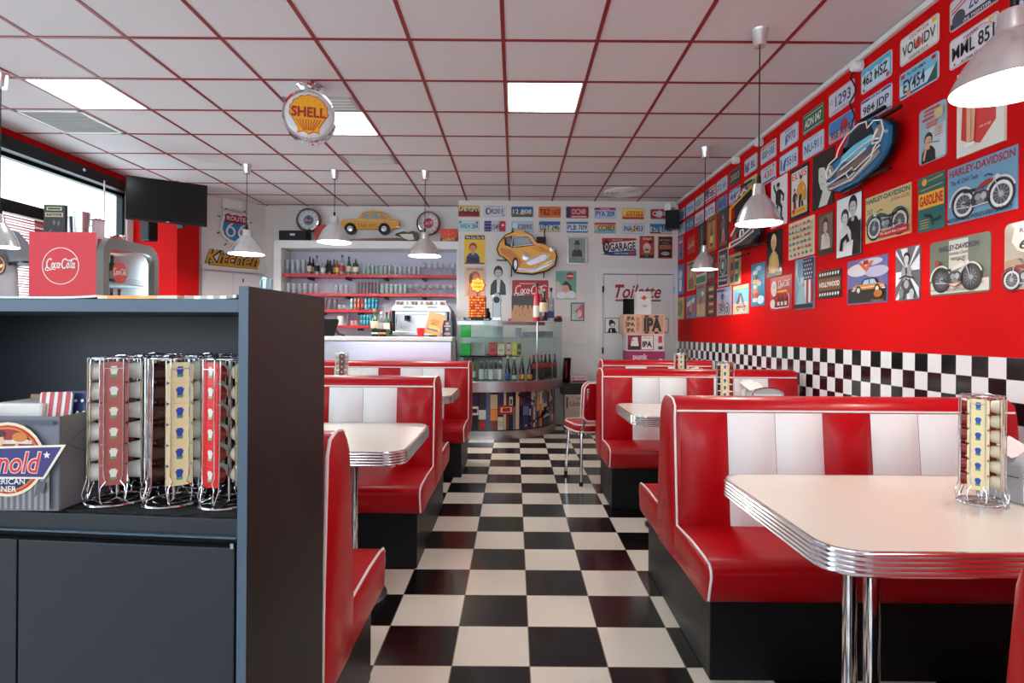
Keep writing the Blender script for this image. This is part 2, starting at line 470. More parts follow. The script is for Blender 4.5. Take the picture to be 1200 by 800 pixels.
MB().prism(M['white_gloss'], [(-hw - .075, 0), (-hw - .075, 2.19), (fx, 2.19), (fx, 0), (hw, 0), (hw, 2.12), (-hw, 2.12), (-hw, 0)], -.025, 0, 'y').build('door_frame', td, smooth=0)
for a, b in ((-hw + .008, -.02), (-.014, hw - .008)):
    MB().box(M['white_gloss'], (a, -.012, .01), (b, -.001, 2.11)).build('door_leaf', td, smooth=0, bevel=.002)
MB().box(M['black'], (-hw + .01, -.004, 2.11), (hw - .01, -.001, 2.12)).build('gap_strip', td, smooth=0)
x0 = at(729.5, 400, YB).x - (dx0 + dx1) / 2; x1 = at(745, 400, YB).x - (dx0 + dx1) / 2
z0, z1 = at(735, 412, YB).z, at(735, 350, YB).z
lt = MB().box(M['black_gloss'], (x0, -.016, z0), (x1, -.012, z1)).build('vision_panel', td, smooth=0)
for s in (-1, 1):
    for z in (.35, 1.0, 1.86): MB().box(M['black'] if s < 0 else M['steel'], (s * hw - .012, -.03, z), (s * hw + .012, -.02, z + .085)).build('hinge', td, smooth=0)
lab = Art(1.0, .30, (222, 222, 222), .0001)   # red script lettering fixed on the leaves
lw, lh = at(774, 340, YB).x - at(720, 340, YB).x, at(740, 333, YB).z - at(740, 349, YB).z
sg = MB(); vs, fs = glyph('Toilette', .016, .32)
c3 = at(747.5, 341.5, YB) - Vector(((dx0 + dx1) / 2, 0, 0))
sg.add(ink((158, 12, 30)), [(c3.x + x * lw, -.0135, c3.z + y * lh) for x, y in vs], fs)
sg.box(ink((158, 12, 30)), (c3.x - lw * .49, -.0135, c3.z - lh * .72), (c3.x + lw * .49, -.0125, c3.z - lh * .60))
sg.box(ink((158, 12, 30)), (c3.x - lw * .50, -.0136, c3.z + lh * .28), (c3.x - lw * .30, -.0126, c3.z + lh * .36))
sg.build('lettering', td, smooth=0, fix=False)
for (xa, xb, nm, pl) in ((708.5, 725.5, 'on the toilet door beside the dark vision panel', 0), (776, 782.5, 'on the toilet door behind the beer cartons', 1)):
    p0, p1 = at(xa, 390, YB), at(xb, 372.5, YB)
    if pl: p0, p1 = at(766, 390, YB), at(783, 373, YB)
    W, H = p1.x - p0.x, p1.z - p0.z
    a = Art(W, H, BLACK, .004)
    a.R(WHITE, .04, .04, .96, .96); a.E(BLACK, .5, .62, .22); a.E(WHITE, .52, .56, .13); a.P(BLACK, [(.2, .04), (.3, .34), (.7, .34), (.82, .04)]); a.R(WHITE, .4, .04, .46, .26); a.E(BLACK, .44, .74, .16)
    a.put('door_sticker', 'small square black and white portrait print ' + nm, 'print', ((p0.x + p1.x) / 2, YB - .013, (p0.z + p1.z) / 2))
# light switch plate
p = at(683, 400.5, YB)
s = tag(MB().box(M['white_plastic'], (-.07, -.012, -.04), (.07, 0, .04)).build('socket_plate', smooth=0, bevel=.004, loc=(p.x, YB, p.z)), 'white double socket plate on the back wall beside the toilet door', 'socket')
for k in (-1, 1): MB().box(M['white_gloss'], (k * .033 - .024, -.016, -.026), (k * .033 + .024, -.011, .026)).build('switch_key', s, smooth=0)
# ceiling lights, vents
def tile(i, j): return GX0 + GS * i, GY0 + GS * j
for (i, j, d) in ((0, 1, 'in the ceiling above the checkered aisle'), (-3, 2, 'in the ceiling behind the round globe sign'), (-6, 1, 'in the ceiling near the windows beside a louvred vent'), (1, -5, 'unseen over the entrance, added for extra light'), (-3, -5, 'unseen behind the service cabinet, added for extra light'), (-6, -5, 'unseen by the front windows, added for extra light')):  # the last three are out of view, added as extra light
    x, y = tile(i, j)
    t = thing('ceiling_light', 'square white lit panel light set ' + d, 'ceiling light', (x + GS / 2, y + GS / 2, ZC))
    h = GS / 2 - .013
    f = MB()
    for s in (-1, 1):
        f.box(M['white_plastic'], (s * h, -h, -.004), (s * (h - .012), h, .0)); f.box(M['white_plastic'], (-h, s * h, -.004), (h, s * (h - .012), .0))
    f.build('frame', t, smooth=0)
    MB().box(M['glow'], (-h + .012, -h + .012, -.002), (h - .012, h - .012, .0)).build('diffuser', t, smooth=0)
def vent(i, j, name, label, kind):
    x, y = tile(i, j)
    t = thing(name, label, 'vent', (x + GS / 2, y + GS * (.5 if kind else .76 if j == 1 else .26), ZC))
    h = GS / 2 - .013
    if not kind: t.scale = (1, .5, 1)
    f = MB()
    for s in (-1, 1):
        f.box(M['white_plastic'] if kind else M['steel'], (s * h, -h, -.010), (s * (h - .035), h, .0)); f.box(M['white_plastic'] if kind else M['steel'], (-h, s * h, -.010), (h, s * (h - .035), .0))
    f.build('frame', t, smooth=0, bevel=.003)
    b = MB().box(M['white_plastic'], (-h + .03, -h + .03, -.003), (h - .03, h - .03, .0))
    n = 18 if kind else 5
    for k in range(n):
        yy = -h + .05 + (2 * h - .1) * k / (n - 1)
        b.box(mat('vent_grey', (150, 150, 152), .6) if k == 0 else b.mats[-1], (-h + .04, yy - .006, -.007), (h - .04, yy + .006, -.003))
    b.build('grille', t, smooth=0)
vent(-7, 2, 'air_vent', 'square grey louvred vent in the ceiling near the windows', 1)
vent(-3, 1, 'air_vent', 'steel framed ceiling vent directly behind the globe sign', 0)
vent(-3, 4, 'air_vent', 'steel framed ceiling vent over the bar', 0)
x, y = tile(2, 7)
t = thing('air_diffuser', 'round white ceiling diffuser above the back wall number plates', 'vent', (x + .3, y - .3, ZC))
for r in (.25, .19, .13): MB().lathe(M['white_plastic'], [(r, 0), (r, -.012), (r - .02, -.022), (r - .045, -.006), (r - .045, 0)], n=32).build('ring', t)
MB().lathe(M['white_plastic'], [(.07, 0), (.07, -.01), (.0001, -.02)], n=24).build('centre_disc', t)
# cable trunking at the top of the poster wall
t = tag(MB().box(M['white_plastic'], (XR - .03, YF, ZC - .042), (XR, YB, ZC - .006)).box(M['white_gloss'], (XR - .036, YF, ZC - .036), (XR - .03, YB, ZC - .014)).build('cable_trunking', smooth=0, bevel=.003), 'long white cable trunking under the ceiling along the red poster wall', 'trunking')
PLUGS = []
for px, py, w in ((1004, 74, 'above the blue car neon sign'), (889, 165, 'beside the pendant cord'), (862, 187, 'over the black number plate')):
    p = on_x(px, py, XR - .04); p.z = min(p.z, ZC - .082)
    o = thing('plug_adapter', 'white round plug adapter under the trunking ' + w, 'plug', tuple(p))
    MB().lathe(M['white_plastic'], [(.0001, -.03), (.03, -.03), (.034, -.02), (.034, .02), (.028, .035), (.0001, .035)], n=20, ax='x').build('body', o)
    MB().box(M['white_plastic'], (.012, -.022, .015), (.036, .022, .034)).build('socket', o, smooth=0, bevel=.004)
    PLUGS.append(p)
# ================================================================= BOOTHS, TABLES, CHAIR, PENDANTS
def pad(m, x0, x1, z0, z1, yfun, bulge, nx=8, nz=10, back=.03):
    """a padded channel panel; yfun(z) is the front surface it sits on, facing -y"""
    b = MB(); vs = []; fs = []
    for j in range(nz + 1):
        for i in range(nx + 1):
            a, c = i / nx, j / nz
            z = z0 + (z1 - z0) * c
            k = (1 - abs(2 * a - 1) ** 2.4) * (1 - abs(2 * c - 1) ** 4.0)
            vs.append((x0 + (x1 - x0) * a, yfun(z) - .004 - bulge * k, z))
    for j in range(nz):
        for i in range(nx):
            q = j * (nx + 1) + i
            fs.append((q, q + 1, q + nx + 2, q + nx + 1))
    b.add(m, vs, fs)
    return b
def seat_profile(yn, yb, z0=.31, zt=.458):
    return [(yb, z0), (yn + .05, z0), (yn + .028, z0 + .012), (yn + .014, z0 + .06), (yn, zt - .045), (yn + .004, zt - .020), (yn + .022, zt - .003), (yn + .08, zt + .004), ((yn + yb) / 2, zt + .008), (yb, zt)]
def booth(label, xa, xb, yc, nose, half_top, half_seat, double, pattern, loc_rz=0.0, free=(1, 0), rear_pipe=True, ztop=1.0, group='red and white diner booths'):
    """a bench facing -y at local origin (xa..xb), backrest centred on yc=0; nose = distance to the seat nose"""
    t = thing('diner_booth', label, 'booth', (0, yc, 0), loc_rz, group)
    if loc_rz: t.location = (xa + xb, yc, 0)
    L = xb - xa
    sides = [-1, 1] if double else [-1]
    # plinth
    y0, y1 = -nose + .09, (nose - .09 if double else half_seat)
    MB().box(M['plinth'], (xa + .03, y0, 0), (xb - .03, y1, .315)).build('plinth', t, smooth=0, bevel=.004)
    # backrest body
    hs, ht = half_seat, half_top
    zt = ztop
    if double:
        prof = [(-hs, .30), (-hs, .44), (-ht, zt - .06), (-ht + .012, zt - .025), (-ht + .045, zt - .004), (0, zt), (ht - .045, zt - .004), (ht - .012, zt - .025), (ht, zt - .06), (hs, .44), (hs, .30)]
    else:
        prof = [(-hs, .30), (-hs, .44), (-ht, zt - .06), (-ht + .012, zt - .025), (-ht + .045, zt - .004), (ht - .05, zt), (ht - .01, zt - .012), (ht + .01, zt - .05), (ht + .03, .6), (ht + .035, .30)]
    MB().pillow(M['red_vinyl'], prof, xa, xb, .022, free).build('backrest', t, smooth=55)
    yf = lambda z: -hs + (hs - ht) * (z - .44) / (zt - .06 - .44)
    for s in sides:
        m = MB().pillow(M['red_vinyl'], seat_profile(-nose, -hs + .06), xa, xb, .014, free if s < 0 else (free[1], free[0])).build('seat', t, smooth=60)
        if s > 0: m.rotation_euler[2] = PI; m.location[0] = xa + xb
        n = len(pattern)
        e = .022
        pw = (L - 2 * e) / n
        for i, ch in enumerate(pattern):
            x0 = xa + e + pw * i
            o = pad(M['red_vinyl'] if ch == 'R' else M['white_vinyl'], x0 + .001, x0 + pw - .001, .445, zt - .062, yf, .032).build('back_panel', t, smooth=60, fix=False)
            if s > 0: o.rotation_euler[2] = PI; o.location[0] = xa + xb
        pi = MB()
        r = .0048
        ends = []
        if free[0]: ends.append(xa)
        if free[1]: ends.append(xb)
        pi.tube(M['piping'], [(xa + .012, yf(zt - .055) - .004, zt - .055), (xb - .012, yf(zt - .055) - .004, zt - .055)], r, 6)
        for x in ([xa + xb - q for q in ends] if s > 0 else ends):
            sx = 1 if abs(x - xa) < 1e-6 else -1
            if s < 0 and rear_pipe: pi.tube(M['piping'], [(x + sx * .002, yf(.46) - .004, .46), (x + sx * .002, yf(zt - .08) - .004, zt - .08), (x + sx * .006, -ht + .004, zt - .035), (x + sx * .004, -ht + .03, zt - .006), (x + sx * .004, 0, zt + .002)] + ([] if double else [(x, ht - .05, zt + .001), (x, ht - .01, zt - .010), (x, ht + .010, zt - .05), (x, ht + .031, .6), (x, ht + .036, .31)]), r, 6)
            sp = seat_profile(-nose, -hs)
            pi.tube(M['piping'], [(x + sx * .003, p[0], p[1] + .002) for p in reversed(sp[2:])], r, 6)
        o = pi.build('piping', t)
        if s > 0: o.rotation_euler[2] = PI; o.location[0] = xa + xb
    return t
RWP = 'RWWRWWR'
booth('double red and white booth on the poster wall side, facing the big front table', .70, 2.20, 2.62, .58, .10, .15, True, RWP)
booth('single red and white booth with a chrome chair standing behind its aisle end', .685, 2.21, 4.60, .50, .11, .14, False, RWP)
booth('shorter red and white booth at the end of the poster wall, before the beer cartons', .918, 2.07, 6.13, .50, .11, .14, False, 'RWRWR')
booth('plain red booth back end beside the front table, cut by the corner', .69, 2.20, .68, .55, .11, .16, True, RWP, PI, (0, 1), False)
booth('double red and white booth in the window side row behind the long cream table', -2.0, -.49, 3.69, .66, .13, .17, True, RWP, 0, (0, 1))
booth('single red and white booth in front of the bar counter', -1.95, -.432, 5.62, .63, .12, .15, False, RWP, 0, (0, 1))
booth('red booth with its back against the dark service cabinet', -2.0, -.492, 1.615, .60, .085, .14, False, RWP, PI, (1, 0))
# ---------------------------------------------------------------- tables
def table(label, x0, x1, y0, y1, z=.78, r=.10, cols=None):
    t = thing('diner_table', label, 'table', ((x0 + x1) / 2, (y0 + y1) / 2, 0), 0, 'cream tables with ribbed metal edges')
    hx, hy = (x1 - x0) / 2, (y1 - y0) / 2
    out = rrect(-hx + .006, -hy + .006, hx - .006, hy - .006, r, 8)
    MB().prism(M['laminate'], out, z - .05, z, 'z').build('tabletop', t, smooth=30)
    band = rrect(-hx, -hy, hx, hy, r, 10)
    prof = []
    hgt, n = .058, 5
    for i in range(n):
        zz = z - .001 - hgt * i / n
        q = hgt / n
        prof += [(-.005, zz), (-.001, zz - q * .15), (.002, zz - q * .5), (-.001, zz - q * .85)]
    prof.append((-.006, z - hgt - .001))
    prof = [(-.012, z + .0012), (-.004, z + .0012)] + prof + [(-.03, z - hgt - .001)]
    vs, fs = [], []
    N = len(band)
    for o_, zz in prof:
        for i, p in enumerate(band):
            a, b = Vector(band[i - 1]), Vector(band[(i + 1) % N])
            tt = (b - a).normalized(); nn = Vector((tt.y, -tt.x))
            vs.append((p[0] + nn.x * o_, p[1] + nn.y * o_, zz))
    for j in range(len(prof) - 1):
        for i in range(N):
            i2 = (i + 1) % N
            fs.append((j * N + i, j * N + i2, (j + 1) * N + i2, (j + 1) * N + i))
    MB().add(M['ridged'], vs, fs).build('ribbed_edge', t, smooth=25)
    for cx in (cols or (-hx + .33, hx - .33)):
        for dy in (-.055, .055):
            MB().lathe(M['chrome'], [(.022, .03), (.022, z - .06)], (cx, dy, 0), 18).build('column', t)
        MB().box(M['black'], (cx - .16, -.2, z - .075), (cx + .16, .2, z - .055)).build('top_plate', t, smooth=0)
        MB().lathe(M['steel'], [(.0001, .0), (.17, .0), (.175, .012), (.12, .028), (.0001, .034)], (cx, 0, 0), 32).build('foot', t)
    return t
table('big front cream table carrying a wire sauce rack and a grey napkin box', .728, 2.18, 1.322, 2.07, cols=(-.43, .43))
table('cream table on the poster wall side between the double and the single booth', .72, 2.18, 3.47, 4.16)
table('cream table facing the shortest booth near the toilet door', .96, 2.06, 4.93, 5.58)
table('long cream table in the window side row beside the service cabinet end', -1.90, -.456, 2.385, 3.18)
table('cream table in the window side row in front of the bar', -1.90, -.485, 4.50, 5.22)
# ---------------------------------------------------------------- chrome chair
ch = thing('diner_chair', 'chrome tube diner chair with red padded seat and back behind the single booth', 'chair', (.695, 5.08, 0), math.radians(14))
out = rrect(-.215, -.21, .215, .23, .12, 6)
MB().prism(M['red_vinyl'], out, .445, .505, 'z').build('seat', ch, smooth=50, bevel=.018, seg=3)
MB().tube(M['piping'], [(x, y, .505) for x, y in rrect(-.212, -.207, .212, .227, .12, 6)], .006, 6, True).tube(M['piping'], [(x, y, .447) for x, y in rrect(-.215, -.21, .215, .23, .12, 6)], .006, 6, True).build('seat_piping', ch)
MB().tube(M['chrome'], [(x, y, .43) for x, y in rrect(-.175, -.185, .175, .195, .10, 6)], .012, 8, True).build('seat_frame', ch)
bo = rrect(-.20, .56, .20, .88, .06, 6)
bk = MB().prism(M['red_vinyl'], bo, -.025, .03, 'y').build('backrest', ch, smooth=50, bevel=.016, seg=3); bk.location = (0, -.185, 0); bk.rotation_euler[0] = math.radians(7)
bp = MB().tube(M['piping'], [(x, .03, z) for x, z in bo], .006, 6, True).tube(M['piping'], [(x, -.025, z) for x, z in bo], .006, 6, True).build('back_piping', ch); bp.location = (0, -.185, 0); bp.rotation_euler[0] = math.radians(7)
for s in (-1, 1):
    MB().tube(M['chrome'], [(s * .188, .14, .43), (s * .195, -.1, .43), (s * .195, -.19, .435), (s * .19, -.235, .47), (s * .172, -.262, .56), (s * .165, -.305, .80), (s * .165, -.30, .815)], .012, 8).ball(M['chrome'], (s * .165, -.302, .815), .017, 8).build('back_post', ch)
    MB().tube(M['chrome'], [(s * .165, -.16, .43), (s * .185, -.21, .02)], .013, 8).lathe(M['black'], [(.0001, 0), (.017, 0), (.017, .03), (.013, .035)], (s * .185, -.21, 0), 10).build('leg', ch)
    MB().tube(M['chrome'], [(s * .16, .17, .43), (s * .178, .20, .02)], .013, 8).lathe(M['black'], [(.0001, 0), (.017, 0), (.017, .03), (.013, .035)], (s * .178, .20, 0), 10).build('leg', ch)
# ---------------------------------------------------------------- pendant lamps
def pendant(label, px, d, zrim, R, H, power):
    x = at(px, 250, d).x
    t = thing('pendant_lamp', label, 'pendant lamp', (x, d, zrim), 0, 'aluminium pendant lamps')
    MB().lathe(M['alu'], [(.0001, ZC - zrim), (.05, ZC - zrim), (.047, ZC - zrim - .01), (.036, ZC - zrim - .10), (.0001, ZC - zrim - .102)], n=24).build('canopy', t)
    MB().tube(M['cable'], [(0, 0, ZC - zrim - .1), (0, 0, H + .01)], .004, 6).lathe(M['black'], [(.012, H + .05), (.014, H), (.0001, H)], n=10).build('cord', t)
    n1 = H * .70
    prof = [(R, 0), (R * 1.01, .003), (R * .985, .012), (R * .93, H * .14), (R * .80, H * .32), (R * .62, H * .50), (R * .42, H * .64), (R * .345, n1), (R * .30, n1 + .004), (R * .285, n1 + .012), (R * .235, H * .985), (R * .225, H), (.0001, H)]
    MB().lathe(M['alu'], prof, n=40).build('shade', t, smooth=35)
    ins = [(R * .995, .001), (R * .92, H * .14), (R * .79, H * .315), (R * .61, H * .495), (R * .41, H * .63), (R * .33, H * .68), (.0001, H * .68)]
    MB().lathe(M['shade_in'], ins, n=40).build('shade_lining', t, fix=False)
    MB().ball(M['bulb'], (0, 0, H * .36), .032, 8, 1.2).lathe(M['white_plastic'], [(.016, H * .42), (.018, H * .68)], n=10).build('bulb', t)
    l = bpy.data.lights.new('lamp', 'POINT'); l.energy = power; l.shadow_soft_size = .03; l.color = (1, .96, .90)
    lo = bpy.data.objects.new('lamp_light', l); COL.objects.link(lo); lo.parent = t; lo.location = (0, 0, H * .14)
    return t
PW = 9.0
pendant('large aluminium pendant lamp hanging over the big front table', 1187, 1.93, 2.115, .177, .255, PW)
pendant('small aluminium pendant lamp hanging over the second table of the poster wall row', 889, 3.52, 1.957, .135, .24, PW)
pendant('small aluminium pendant lamp hanging last along the poster wall before the toilet door', 826, 5.75, 1.925, .127, .24, 7)
pendant('aluminium pendant lamp hanging in front of the yellow kitchen lettering', 289, 6.45, 2.14, .188, .27, 18)
pendant('aluminium pendant lamp hanging in front of the toy guitar above the bar', 392, 6.65, 2.31, .19, .30, 18)
pendant('aluminium pendant lamp hanging in front of the bar shelves near the round red disc clock', 498, 6.65, 2.16, .185, .27, 20)
pendant('small aluminium pendant lamp hanging by the windows in front of the grey shirt', 0, 4.2, 1.88, .115, .24, PW)
# ================================================================= SAUCE RACKS
POT = {}
def pot_meshes(kind):
    """cup and printed lid of one portion pot, lid facing -y at the origin"""
    cupm, foil, icon, cap = {'mayo': (M['cream'], M['foil_cream'], (40, 74, 178), (96, 160, 96)), 'ketchup': (M['sauce_red'], M['foil_red'], (226, 222, 212), (96, 150, 104)),
                             'bbq': (M['brown'], mat('brown_foil', (104, 56, 50), .3, coat=.3), (200, 190, 180), (90, 120, 90)), 'tomato': (M['sauce_red'], M['foil_bright'], (214, 220, 206), (120, 176, 130)),
                             'milky': (mat('white_pot', (236, 234, 226), .4), M['foil_cream'], (40, 74, 178), (96, 160, 96))}[kind]
    c = MB().lathe(cupm, [(.0001, .024), (.0125, .026), (.016, .0245), (.0195, .005), (.0205, 0)], n=16, ax='y').build('cup', smooth=50)
    w = Art(.050, .0425, foil, .0014, .008)
    w.P(icon, [(.34, .72), (.66, .72), (.59, .44), (.41, .44)]); w.R(icon, .40, .40, .60, .46); w.R(icon, .40, .72, .60, .80); w.P(cap, [(.37, .40), (.63, .40), (.60, .28), (.40, .28)])
    l = w.build('lid', smooth=0, fix=False)
    for o in (c, l): COL.objects.unlink(o)
    return c.data, l.data
for k in ('mayo', 'ketchup', 'bbq', 'tomato', 'milky'): POT[k] = pot_meshes(k)
WIRE = []
def wire_meshes(n=4):
    b = MB()
    for k in range(n):
        a = 2 * PI * k / n
        ca, sa = math.cos(a), math.sin(a)
        def P(rad, tan, z): return (rad * sa + tan * ca, -rad * ca + tan * sa, z)
        for s in (-1, 1):
            b.tube(M['chrome'], [P(.051, s * .017, .308), P(.051, s * .017, .066), P(.052, s * .013, .054), P(.054, s * .021, .042), P(.058, s * .022, .026), P(.055, s * .018, .006)], .0014, 6)
            b.tube(M['chrome'], [P(.018, s * .021, .306), P(.044, s * .0245, .306), P(.046, s * .0245, .04), P(.054, s * .021, .012)], .0013, 6)
            b.tube(M['chrome'], [P(.052, s * .013, .034), P(.06, s * .016, .034)], .0012, 6)
        b.tube(M['chrome'], [P(.051, -.017, .288), P(.051, .017, .288)], .0013, 6)
        b.tube(M['chrome'], [P(.051, -.017, .308), P(.046, -.006, .312), P(.046, .006, .312), P(.051, .017, .308)], .0014, 6)
        b.tube(M['chrome'], [P(.051, -.017, .306), P(.045, -.03, .306), P(.044, -.034, .306)], .0013, 6)
    b.tube(M['chrome'], [(.020 * math.cos(i * PI / 12), .020 * math.sin(i * PI / 12), .308) for i in range(24)], .0016, 6, True)
    b.tube(M['chrome'], [(.050 * math.cos(i * PI / 16), .050 * math.sin(i * PI / 16), .309) for i in range(32)], .0016, 6, True)
    r = MB().tube(M['chrome'], [(.058 * math.cos(i * PI / 18), .058 * math.sin(i * PI / 18), .0035) for i in range(36)], .0035, 8, True)
    r.tube(M['chrome'], [(.038 * math.cos(i * PI / 14), .038 * math.sin(i * PI / 14), .006) for i in range(28)], .0022, 6, True)
    for i in range(3): r.tube(M['chrome'], [(.058 * math.cos(i * PI / 3), .058 * math.sin(i * PI / 3), .006), (-.058 * math.cos(i * PI / 3), -.058 * math.sin(i * PI / 3), .006)], .0018, 6)
    r.lathe(M['chrome'], [(.0001, .004), (.004, .004), (.004, .308), (.0001, .31)], n=10)
    o1, o2 = b.build('wire_frame'), r.build('base_ring')
    for o in (o1, o2): COL.objects.unlink(o)
    return [o1.data, o2.data]
WIRE = wire_meshes()
NAMEC = {'mayo': 'cream lidded sauce pot', 'ketchup': 'red-brown lidded sauce pot', 'bbq': 'dark brown sauce pot', 'tomato': 'bright red sauce pot', 'milky': 'white sauce pot'}
COLN = ('front', 'second', 'third', 'fourth')
def rack(where, loc, cols, sc=1.0):
    """cols: list of (angle in degrees from facing the camera, kind)"""
    t = thing('sauce_rack', 'round chrome wire sauce rack ' + where, 'sauce rack', loc, math.radians(cols[0][0]), 'chrome wire sauce racks')
    for nm, me in zip(('wire_frame', 'base_ring'), WIRE):
        o = bpy.data.objects.new(nm, me); COL.objects.link(o); o.parent = t
    t.scale = (sc, sc, sc)
    for ci, (ang, kind) in enumerate(cols):
        if not kind: continue
        a = math.radians(ang)
        for k in range(6):
            z = .066 + .0428 * k
            p = Vector(loc) + Vector((math.sin(a) * .0455 * sc, -math.cos(a) * .0455 * sc, z * sc))
            r = thing('sauce_pot', '%s, %s from top, %s column, rack %s' % (NAMEC[kind], ORD[5 - k], COLN[ci], where), 'sauce pot', p, a, 'portion pots in the wire racks')
            r.scale = (sc, sc, sc)
            for nm, me in zip(('cup', 'lid'), POT[kind]):
                o = bpy.data.objects.new(nm, me); COL.objects.link(o); o.parent = r
def four(a0, kinds): return [(a0 + 90 * i, k) for i, k in enumerate(kinds)]
# table racks
def on_table(px, d, z=.78): 
    p = at(px, 500, d); return (p.x, d, z)
rack('on the front table', on_table(1151, 1.725, .7813), four(-50, ('mayo', 'mayo', 'ketchup', 'ketchup')), 1.04)
rack('on the second table', on_table(849.5, 3.70, .7813), four(-22, ('mayo', 'ketchup', '', 'bbq')), 1.04)
rack('by the shortest booth', on_table(797, 5.22, .7813), four(-10, ('mayo', 'bbq', '', 'ketchup')), 1.04)
rack('before the bar', on_table(400, 4.85, .7813), four(17, ('bbq', 'mayo', '', 'mayo')), 1.04)
# ---------------------------------------------------------------- napkin boxes
def napkin_box(label, loc, rz, W=.20, D=.13, H=.15, chrome=False):
    t = thing('napkin_dispenser', label, 'napkin dispenser', loc, rz, 'napkin dispensers on the tables')
    b = MB().prism(mat('grey_dispenser', (172, 176, 180), .35, coat=.2) if not chrome else M['steel'], [(-W / 2, 0), (W / 2, 0), (W / 2, H * .72)] + arc(0, H * .72, W / 2, H * .28, 8, 172, 10) + [(-W / 2, H * .72)], -D / 2, D / 2, 'y')
    b.build('casing', t, smooth=40, bevel=.006)
    MB().tube(M['chrome'], [(-W / 2, -D / 2 - .002, .01), (-W / 2, -D / 2 - .002, H * .72)] + [(x, -D / 2 - .002, z) for x, z in reversed(arc(0, H * .72, W / 2, H * .28, 8, 172, 10))] + [(W / 2, -D / 2 - .002, H * .72), (W / 2, -D / 2 - .002, .01)], .004, 6).build('face_trim', t)
    a = Art(W * .86, H * .62, (214, 222, 230), .001)
    a.R((180, 196, 214), .05, .45, .95, .6); a.E((120, 30, 40), .8, .3, .06); a.R((150, 160, 176), .1, .2, .5, .28)
    o = a.build('front_plate', t, smooth=0, fix=False); o.location = (0, -D / 2 - .001, H * .42)
    MB().box(M['black'], (-W / 2 - .001, -D * .4, H * .5), (-W / 2 + .001, D * .4, H * .515)).build('slot', t, smooth=0)
    n = MB()
    for k, (dx, dz) in enumerate(((-.02, .05), (.02, .035))):
        n.add(M['paper'], [(-W * .42 + dx, -.04, H * .86), (-W * .12 + dx, -.035, H * .94), (-W * .5 + dx - .03, .02, H * .86 + dz), (-W * .25 + dx, .03, H * .98 + dz)], [(0, 1, 3, 2)])
        n.add(M['paper'], [(-W * .50 + dx - .03, .02, H * .86 + dz), (-W * .25 + dx, .03, H * .98 + dz), (-W * .3 + dx, .06, H * .9), (-W * .55 + dx, .05, H * .8)], [(0, 1, 2, 3)])
    n.build('napkin', t, fix=False)
    return t
napkin_box('grey napkin dispenser at the wall end of the front table beside the sauce rack', (1.60, 1.79, .7805), math.radians(10), .22, .15, .155)
napkin_box('grey napkin dispenser on the second poster side table with white napkins sticking out', (at(895, 450, 3.85).x, 3.85, .7805), 0, .21, .12, .15)
napkin_box('chrome napkin dispenser on the table before the bar stuffed with white napkins', (at(433, 430, 4.80).x, 4.80, .7805), 0, .25, .13, .14, True)
napkin_box('grey napkin dispenser on the table by the shortest booth', (at(828, 440, 5.35).x, 5.35, .7805), 0, .20, .12, .15)
# ================================================================= WALL SIGNS
def wall_r(art_fn, pxL, pxR, yT, yB, name, label, cat, group=None, edge='R', T=.005, rad=0.0, W=None, **kw):
    """sign on the poster wall; yT,yB are the top and bottom at its right (R) or left (L) edge"""
    a = on_x(pxL, (yT + yB) / 2, XR).y; b = on_x(pxR, (yT + yB) / 2, XR).y
    px = pxR if edge == 'R' else pxL
    zt, zb = on_x(px, yT, XR).z, on_x(px, yB, XR).z
    c = art_fn(a - b, zt - zb)
    return c.put(name, label, cat, (XR, (a + b) / 2, (zt + zb) / 2), -PI / 2, group)
def wall_b(art_fn, pxL, pxR, yT, yB, name, label, cat, group=None):
    p, q = at(pxL, yB, YB), at(pxR, yT, YB)
    c = art_fn(q.x - p.x, q.z - p.z)
    return c.put(name, label, cat, ((p.x + q.x) / 2, YB, (p.z + q.z) / 2), 0, group)
def plate(base, txt, tc, extra=None, tx=(.5, .48, .82, .46), border=True):
    def fn(W, H):
        a = Art(W, H, base, .004, .018)
        if extra: extra(a)
        a.T_(tc, txt, *tx, bold=.018)
        if border: a.L((170, 170, 172), .02, [(u / W + .5, v / H + .5) for u, v in rrect(-W / 2 + .006, -H / 2 + .006, W / 2 - .006, H / 2 - .006, .014, 4)] + [(u / W + .5, v / H + .5) for u, v in rrect(-W / 2 + .006, -H / 2 + .006, W / 2 - .006, H / 2 - .006, .014, 4)][:1])
        return a
    return fn
PALE = (206, 214, 226)
def hdr(c, txt, w=.5, v=.87): return lambda a: a.T_(c, txt, .5, v, w, .11)
def ex_peach(a):
    a.T_((196, 30, 30), 'GEORGIA', .5, .86, .5, .14, shear=.2); a.E((224, 92, 70), .5, .46, .09); a.T_((40, 40, 50), 'SUNSHINE STATE', .5, .12, .5, .1); a.R((230, 190, 60), .84, .78, .95, .94)
def ex_alabama(a):
    a.R((120, 186, 220), .02, .55, .98, .97); a.T_((30, 44, 90), 'ALABAMA', .45, .85, .5, .13); a.P((30, 90, 70), [(.72, .1), (.98, .1), (.98, .7), (.9, .5)]); a.R((28, 60, 130), .02, .03, .98, .12); a.R((180, 30, 40), .05, .76, .16, .92); a.R((180, 30, 40), .84, .8, .94, .94); a.E((230, 150, 60), .26, .13, .06)
def ex_aloha(a):
    for i, c in enumerate(((214, 60, 70), (236, 160, 90), (120, 180, 230))): a.ring(c, .025, .62, .18, .42 - .03 * i, .72 - .05 * i, 20, 40, 140)
    a.T_((60, 50, 70), 'HAWAII', .46, .84, .3, .1); a.T_(BLACK, 'ALOHA STATE', .5, .1, .5, .1); a.E((170, 20, 30), .12, .12, .02); a.E((170, 20, 30), .9, .12, .02); a.R((226, 196, 120), .82, .8, .93, .94)
